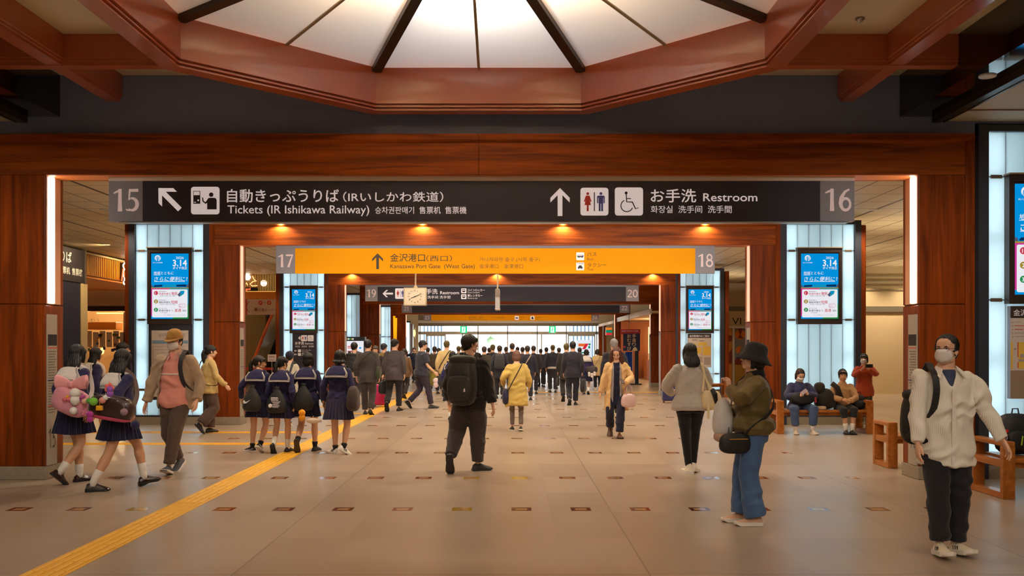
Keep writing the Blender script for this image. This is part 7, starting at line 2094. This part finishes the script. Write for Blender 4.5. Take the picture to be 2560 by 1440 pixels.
# ---- beyond the third portal on that side: ticket display kiosk, gold lamps ----
YK2 = 36.6
T_ = at(thing('display_kiosk', 'bright white information display with coloured dots on its dark head', 'display', (px(888, YK2), YK2, 0)))
part(T_, 'casing', MB().box(px(862, YK2), px(912, YK2), YK2, YK2 + .4, 0, pz(842, YK2)), mat('kiosk_slate', (50, 54, 60), .4)); part(T_, 'screen', pbox(864, 852.5, 909, 893, YK2 - .01, .02), SW)
fl = Flat(YK2 - .012)
for k, mi in enumerate((0, 1, 2, 3, 1)): fl.circ(868 + k * 3.6, 847.5, 2, mi)
fl.rect(869, 865, 888, 867, 4); fl.rect(869, 869, 880, 871, 4); fl.rect(886, 875, 893, 884, 4); fl.rect(898, 868, 903, 872, 5); fl.rect(868, 877, 880, 879, 4)
part(T_, 'display_marks', fl.mb, [SYL, SW, SGR, SYL, emat('display_red', (226, 70, 50), .9), SB])
YL = 49.0
for k, (x, t, b) in enumerate(((985.5, 790, 850), (990, 795, 848))):
    T_ = at(thing('pendant_lamp', 'slender glowing orange pendant lamp beside the far glass column, %s of the pair' % ('longer' if k == 0 else 'shorter'), 'pendant lamp', (px(x, YL), YL, pz(b, YL)), group='orange pendant lamps'))
    part(T_, 'shade', MB().tube([(px(x, YL), YL, pz(b, YL)), (px(x, YL), YL, pz((t + b) / 2, YL)), (px(x, YL), YL, pz(t, YL))], [.035, .05, .06], 10), emat('lamp_orange', (255, 150, 20), 1.6))
    part(T_, 'cord', MB().tube([(px(x, YL), YL, pz(t, YL)), (px(x, YL), YL, 4.45)], .012, 6), BRONZE)
# ---- right aisle ----
YR = 32.7
for nm, a, b, mt, lab in (('wall_mesh', 780, 985, mat('mesh_wall', (224, 200, 160), .6, bump=.3, bscale=40), 'pale beige meshed wall at the end of the opposite aisle'), ('trim_grey', 766, 780, GREYB, None), ('wall_panel', 725, 766, BEIGE, None), ('trim_cream', 600, 725, CREAM, None)):
    dY = {'wall_mesh': 0, 'trim_grey': -.06, 'wall_panel': -.03, 'trim_cream': .02}[nm]
    tag(MB().box(11.2, 17, YR + dY, YR + .3, max(0, pz(b, YR)), min(4.45, pz(a, YR))).build(nm, mt), lab, 'wall' if lab else None, kind='structure')
m_ = MB()
for k in range(4): m_.box(11.2, 17, YR - .07 + .001 * k, YR - .02, pz(690 + k * 12, YR) - .01, pz(690 + k * 12, YR) + .01)
m_.build('trim_lines', GREYB)['kind'] = 'structure'
for k in range(2): spot('wall_wash', (12.3 + k * 1.6, YR - .8, 4.4), 120, 110, .8, (1, .8, .55), .05)
tag(MB().box(11.2, 11.4, YR, 42, 0, 4.45).build('wall_return', BEIGE), None, 'wall', kind='structure')
YV = 41.0
T_ = at(thing('shop', 'shop front with orange patterned posters and pale lettered fascia beyond the map column', 'shop', (px(1842, YV), YV, 0)))
for nm, a, b, mt, d in (('upper_panel', 600, 706, CREAM, .0), ('upper_panel', 706, 727, BEIGE, -.05), ('fascia', 727, 766, mat('fascia_tan', (196, 174, 138), .6), -.02), ('grey_band', 766, 778, GREYB, -.05), ('sign_band', 778, 815, BEIGE, -.03), ('lintel', 815, 821, WHITEM, -.06)):
    part(T_, nm, MB().box(px(1772, YV), 11.2, YV + d, YV + .2, pz(b, YV), min(4.45, pz(a, YV))), mt)
fl = Flat(YV - .04); fl.text('VI', 1830, 811, 24, 23, 0); part(T_, 'lettering', fl.mb, BLACK)
part(T_, 'glass_back', MB().box(px(1772, YV), 11.2, YV + .06, YV + .2, 0, pz(821, YV)), mat('poster_slate', (136, 132, 128), .4))
fl = Flat(YV + .055)
fl.rect(1773, 822, 1830, 985, 0)
fl.circ(1850, 836, 13, 1); fl.poly([(1846, 822), (1856, 822), (1852, 838), (1858, 846), (1844, 846), (1849, 838)], 2); fl.poly([(1838, 872), (1853, 863), (1850, 880), (1842, 884)], 1); fl.poly([(1836, 905), (1845, 885), (1866, 890), (1866, 912), (1836, 912)], 2); fl.rect(1836, 912, 1880, 985, 3)
fl.lay = 2; fl.circ(1824, 846, 8, 2); fl.poly([(1818, 890), (1830, 870), (1830, 910), (1818, 910)], 2)
part(T_, 'poster', fl.mb, [mat('poster_amber', (216, 140, 40), .5), mat('poster_orange', (226, 120, 30), .5), mat('poster_maroon', (128, 40, 24), .5), mat('poster_ochre', (190, 140, 50), .5)])
part(T_, 'mullion', MB().box(px(1831, YV), px(1836, YV), YV - .04, YV + .05, 0, pz(821, YV)), WHITEM)
# ---- canopies, banner and shop on the right further in ----
T_ = at(thing('shop_canopy', 'pale metal canopy over the rice ball shop on the far side', 'canopy', (6.2, 44, 3.0)))
part(T_, 'fascia', MB().box(5.62, 5.72, 37.9, 49.6, 2.98, 3.2), mat('canopy_silver', (206, 192, 164), .35, metal=.4)); part(T_, 'roof', MB().box(5.7, 8.4, 37.9, 49.6, 3.04, 3.12), BEIGE)
T_ = at(thing('shop', 'warmly lit rice ball shop interior beyond the navy banner', 'shop', (7.4, 44, 0)))
part(T_, 'back_wall', MB().box(8.3, 8.4, 39.2, 49, 0, 3.0), mat('shop_warm', (226, 168, 96), .6)); part(T_, 'end_wall', MB().box(5.8, 8.4, 49.2, 49.4, 0, 3.0), mat('shop_brown', (140, 76, 34), .6))
part(T_, 'counter', MB().box(6.9, 8.3, 44, 48.6, 0, 1.0), mat('shop_counter', (190, 110, 50), .5)); part(T_, 'light_panel', MB().box(7.2, 8.25, 48.9, 48.95, 1.2, 2.7), emat('menu_glow', (255, 214, 150), 2.2))
m_ = MB()
for k in range(10): m_.bbox(7.0 + (k % 2) * .3, 7.25 + (k % 2) * .3, 44.2 + k * .42, 44.5 + k * .42, 1.0, 1.2 + .06 * (k % 3), .02, k % 3)
part(T_, 'trays', m_, [ORNG, RED, CREAM])
dl = bpy.data.lights.new('shop_lamp', 'POINT'); dl.energy, dl.color, dl.shadow_soft_size = 150, (1, .68, .34), .15
o = bpy.data.objects.new('shop_lamp', dl); o.location = (7.2, 46, 2.8); COL.objects.link(o)
YN = 40.6
T_ = at(thing('banner_stand', 'navy rice ball banner with white vertical lettering on a stand by the fourth portal', 'banner', (px(1582, YN), YN, 0)))
part(T_, 'banner', pbox(1558, 834, 1600, 877, YN, .03), mat('banner_navy', (38, 42, 74), .7))
fl = Flat(YN); fl.text('おむすび', 1568, 844, 10.2, None, 0, .02, vert=True); fl.text('手造り', 1580.5, 844, 10.2, None, 0, .02, vert=True); fl.poly([(1580, 877), (1584, 869), (1588, 867), (1592, 871), (1594, 877)], 0); fl.circ(1561.5, 867, 3, 1, ry=2)
part(T_, 'lettering', fl.mb, [mat('letter_cream', (226, 196, 140), .6), RED])
part(T_, 'post', MB().box(px(1588, YN), px(1597, YN), YN + .05, YN + .16, .04, pz(834, YN)), BLACK); part(T_, 'base', MB().box(px(1572, YN), px(1604, YN), YN - .1, YN + .3, 0, .05), BLACK)
T_ = at(thing('shop_banner', 'red banner with white lettering above the navy rice ball banner', 'banner', (px(1576, YN + .4), YN + .4, 2.1)))
part(T_, 'cloth', pbox(1551, 823, 1601, 836, YN + .4, .03), mat('banner_red', (196, 36, 30), .6)); part(T_, 'cord', MB().box(px(1575, YN), px(1576, YN), YN + .41, YN + .43, pz(823, YN + .4), 4.45), BRONZE)
fl = Flat(YN + .4); fl.text('注文をうけてつくります', 1554, 829.5, 5, 42, 0, .01); part(T_, 'lettering', fl.mb, LETW)
T_ = at(thing('apron_rack', 'blue cloth hung on a rack beside the black banner post', 'cloth', (px(1576, YN + .6), YN + .6, 0)))
m_ = MB(); R_ = []
for z in (pz(880, YN), pz(915, YN), pz(948, YN)): R_.append([(px(1568 + 17 * k / 12, YN), YN + .6 + .05 * math.sin(k * 1.3), z) for k in range(13)] + [(px(1568 + 17 * k / 12, YN), YN + .64 + .05 * math.sin(k * 1.3), z) for k in range(12, -1, -1)])
m_.loft(R_); part(T_, 'cloth', m_, cloth((30, 80, 170))); part(T_, 'rail', MB().tube([(px(1567, YN), YN + .62, .02), (px(1567, YN), YN + .62, 1.5), (px(1587, YN), YN + .62, 1.5), (px(1587, YN), YN + .62, .02)], .015, 6), STEEL)
YQ = 57.0
T_ = at(thing('store_sign', 'orange green and red striped store sign near the doors', 'sign', (px(1522, YQ), YQ, 2.4)))
part(T_, 'casing', pbox(1515, 818, 1530, 838, YQ, .3), WHITEM); part(T_, 'rod', MB().box(px(1522, YQ), px(1523, YQ), YQ + .1, YQ + .14, pz(818, YQ), 4.45), STEEL)
fl = Flat(YQ); fl.rect(1515, 819, 1530, 824.5, 0); fl.rect(1515, 826, 1530, 831, 1); fl.rect(1515, 832.5, 1530, 837.5, 2); part(T_, 'stripes', fl.mb, [emat('stripe_orange', (240, 130, 40), .9), emat('stripe_green', (0, 150, 110), .9), emat('stripe_red', (226, 50, 60), .9)])
YQ = 58.5
T_ = at(thing('store_board', 'white rounded store board with red orange numeral seven and green marks by the doors', 'sign', (px(1460, YQ), YQ, 0)))
m_ = MB(); m_.bbox(px(1441, YQ), px(1479, YQ), YQ, YQ + .12, .25, pz(850, YQ), .05); part(T_, 'panel', m_, emat('board_white', (232, 238, 246), .95)); part(T_, 'leg', MB().box(px(1445, YQ), px(1448, YQ), YQ + .02, YQ + .1, 0, .3).box(px(1472, YQ), px(1475, YQ), YQ + .02, YQ + .1, 0, .3), STEEL)
fl = Flat(YQ); fl.rect(1446, 859, 1464, 866, 0); fl.poly([(1464, 859), (1472, 859), (1463, 873), (1455, 873)], 1); fl.circ(1474, 861, 2.6, 2); fl.circ(1473, 868, 2.6, 2, ry=3.4); fl.rect(1450, 880, 1474, 883, 2); fl.rect(1450, 886, 1474, 888, 3)
part(T_, 'lettering', fl.mb, [emat('seven_orange', (240, 110, 50), .9), emat('seven_red', (220, 40, 60), .9), emat('seven_green', (0, 140, 110), .9), STEEL])
for k, (a, b) in enumerate(((1497, 1506), (1509, 1516))): tag(MB().box(px(a, 60), px(b, 60), 60, 60.4, 0, 3.1).build('timber_post', WZ), 'slim brown timber post %s the exit doors' % ('nearer' if k == 0 else 'second from'), 'post', kind='structure')
T_ = at(thing('shop_canopy', 'thin white canopy edge over the store by the exit doors', 'canopy', (5.2, 55, 2.95))); part(T_, 'fascia', MB().box(5.6, 5.7, 51, 60, 2.95, 3.1), WHITEM)
# left side near the doors
T_ = at(thing('wall_lamp', 'small warm glowing wall lamp near the exit doors', 'lamp', (px(1036, 54), 54, 2.3))); part(T_, 'bulb', MB().ell((px(1036, 54), 54, pz(833, 54)), (.07, .07, .2), 10, 8), WARMGLOW); part(T_, 'bracket', MB().box(px(1035, 54), px(1037, 54), 54.05, 54.2, pz(846, 54), pz(820, 54)), STEEL)
tag(MB().box(px(1028, 55), px(1034, 55), 54.5, 54.9, 0, 3.0).build('steel_post', STEEL), 'brushed steel post beside the small wall lamp', 'post', kind='structure')

# ---- exit doors ----
YD_ = 62.0
ALU = mat('door_frame', (206, 196, 178), .4)
m_ = MB()
def B_(a, b, c, d, y0=0, y1=.15): m_.box(px(a, YD_), px(c, YD_), YD_ + y0, YD_ + y1, max(0, pz(d, YD_)), pz(b, YD_))
B_(1046, 786, 1496, 802, -.1, .3); B_(1046, 808, 1496, 815, -.2, .1)
D_1 = tag(m_.build('trim_1', mat('lintel_dark', (128, 114, 90), .5)), 'dark lintel over the glass exit doors', 'lintel', kind='structure')
tag(MB().box(px(1046, YD_), px(1496, YD_), YD_ - .15, YD_ + .1, pz(808, YD_), pz(801, YD_)).build('trim_2', WHITEM), 'pale band over the exit doors', 'trim', kind='structure')
m_ = MB()
B_(1046, 829, 1496, 836)
for x in (1050, 1156, 1195, 1269, 1343, 1416, 1491): B_(x - 1.2, 815, x + 1.2, 836)
for x in (1050, 1066, 1113, 1156, 1195, 1269, 1343, 1354, 1416, 1421, 1487, 1492): B_(x - 1.3, 836, x + 1.3, 935)
for a, b in ((1066, 1113), (1421, 1487)): B_(a, 836, b, 840)
D_ = tag(m_.build('door_1', ALU), 'wide glass exit doors with pale metal frames at the end of the hall', 'door', kind='structure')
gm = bpy.data.materials.new('clear_glass'); gm.use_nodes = True; nt = gm.node_tree; nt.nodes.clear()
ta = nt.nodes.new('ShaderNodeBsdfTransparent'); ta.inputs[0].default_value = (.93, .96, .97, 1); gs = nt.nodes.new('ShaderNodeBsdfGlossy'); gs.inputs['Roughness'].default_value = .03
fr_ = nt.nodes.new('ShaderNodeFresnel'); mx = nt.nodes.new('ShaderNodeMixShader'); out = nt.nodes.new('ShaderNodeOutputMaterial')
nt.links.new(fr_.outputs[0], mx.inputs[0]); nt.links.new(ta.outputs[0], mx.inputs[1]); nt.links.new(gs.outputs[0], mx.inputs[2]); nt.links.new(mx.outputs[0], out.inputs[0])
m_ = MB(); m_.box(px(1050, YD_), px(1269, YD_), YD_ + .07, YD_ + .078, .02, pz(815, YD_)); m_.box(px(1354, YD_), px(1492, YD_), YD_ + .07, YD_ + .078, .02, pz(815, YD_)); m_.box(px(1269, YD_), px(1354, YD_), YD_ + .07, YD_ + .078, pz(836, YD_), pz(815, YD_))
m_.build('glass', gm, D_)
for k, x in enumerate((1159, 1381)):
    Yx = 60.5
    T_ = at(thing('exit_sign', 'green exit sign hanging over the doors, %s' % ('on the clock side' if k == 0 else 'on the store board side'), 'exit sign', (px(x, Yx), Yx, pz(833, Yx))))
    part(T_, 'casing', pbox(x - 8.5, 815, x + 8.5, 833, Yx, .08), WHITEM); part(T_, 'face', pbox(x - 8, 815.5, x + 8, 832.5, Yx - .01, .01), NEONG); part(T_, 'rod', MB().box(px(x - .4, Yx), px(x + .4, Yx), Yx + .03, Yx + .05, pz(815, Yx), 4.45), STEEL)
    fl = Flat(Yx - .012); fl.rect(x - 4.5, 817.5, x + 4.5, 831, 0); fl.lay = 2; fl.circ(x + 1.2, 820.3, 1.4, 1); fl.rib([(x + .6, 822, 2.2), (x - .6, 826, 2), (x + 1.5, 829.5, 1)], 1); fl.rib([(x - .6, 826, 1.2), (x - 3, 829, .9)], 1); fl.rib([(x + .4, 822.5, 1), (x + 3, 824, .8)], 1); fl.rib([(x + .2, 822.5, 1), (x - 3, 823.5, .8)], 1)
    part(T_, 'running_figure', fl.mb, [NEONX, NEONG])
# ---- outside ----
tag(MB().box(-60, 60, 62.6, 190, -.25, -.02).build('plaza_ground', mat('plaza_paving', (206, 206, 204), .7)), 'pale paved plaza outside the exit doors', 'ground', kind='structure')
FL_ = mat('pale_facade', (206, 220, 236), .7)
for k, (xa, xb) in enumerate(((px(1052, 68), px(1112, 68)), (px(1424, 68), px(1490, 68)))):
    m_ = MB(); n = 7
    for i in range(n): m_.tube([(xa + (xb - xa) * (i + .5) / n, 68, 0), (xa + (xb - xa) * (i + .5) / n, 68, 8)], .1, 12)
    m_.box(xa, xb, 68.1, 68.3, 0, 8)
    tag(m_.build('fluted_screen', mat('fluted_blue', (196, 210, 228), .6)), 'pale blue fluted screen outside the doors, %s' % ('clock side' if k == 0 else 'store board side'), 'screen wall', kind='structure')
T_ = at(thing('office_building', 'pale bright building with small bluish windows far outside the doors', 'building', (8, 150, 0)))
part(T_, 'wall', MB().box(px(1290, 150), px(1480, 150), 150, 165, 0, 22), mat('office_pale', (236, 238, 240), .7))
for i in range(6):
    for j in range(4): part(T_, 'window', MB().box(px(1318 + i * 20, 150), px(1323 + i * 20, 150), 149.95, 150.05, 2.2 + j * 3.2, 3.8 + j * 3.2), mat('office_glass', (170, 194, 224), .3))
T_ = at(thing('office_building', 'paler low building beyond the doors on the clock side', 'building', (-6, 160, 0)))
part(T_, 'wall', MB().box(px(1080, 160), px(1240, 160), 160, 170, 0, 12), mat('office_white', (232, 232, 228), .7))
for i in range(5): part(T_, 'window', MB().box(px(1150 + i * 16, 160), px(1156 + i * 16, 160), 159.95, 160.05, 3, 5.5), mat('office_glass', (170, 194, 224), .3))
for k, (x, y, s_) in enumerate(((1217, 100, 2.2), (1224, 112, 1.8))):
    T_ = at(thing('street_tree', 'glare-paled green street tree outside the doors, %s one' % ('taller' if k == 0 else 'shorter'), 'tree', (px(x, y), y, 0)))
    part(T_, 'trunk', MB().tube([(px(x, y), y, -.05), (px(x, y), y, 2.6)], [.14, .08], 8), mat('bark_paled', (206, 200, 196), .8))  # trunk and leaves carry the daylight glare in their pale colours
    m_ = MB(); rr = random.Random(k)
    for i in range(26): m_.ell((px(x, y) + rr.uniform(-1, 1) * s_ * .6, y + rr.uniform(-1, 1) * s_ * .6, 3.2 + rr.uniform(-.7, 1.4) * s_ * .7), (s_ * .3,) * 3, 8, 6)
    part(T_, 'crown', m_, mat('leaf_paled', (206, 224, 190), .7))
dsun = bpy.data.lights.new('sun', 'SUN'); dsun.energy, dsun.angle, dsun.color = 4.0, .02, (1, .96, .9)
o = bpy.data.objects.new('sun', dsun); o.rotation_euler = (math.radians(38), 0, math.radians(24)); COL.objects.link(o)
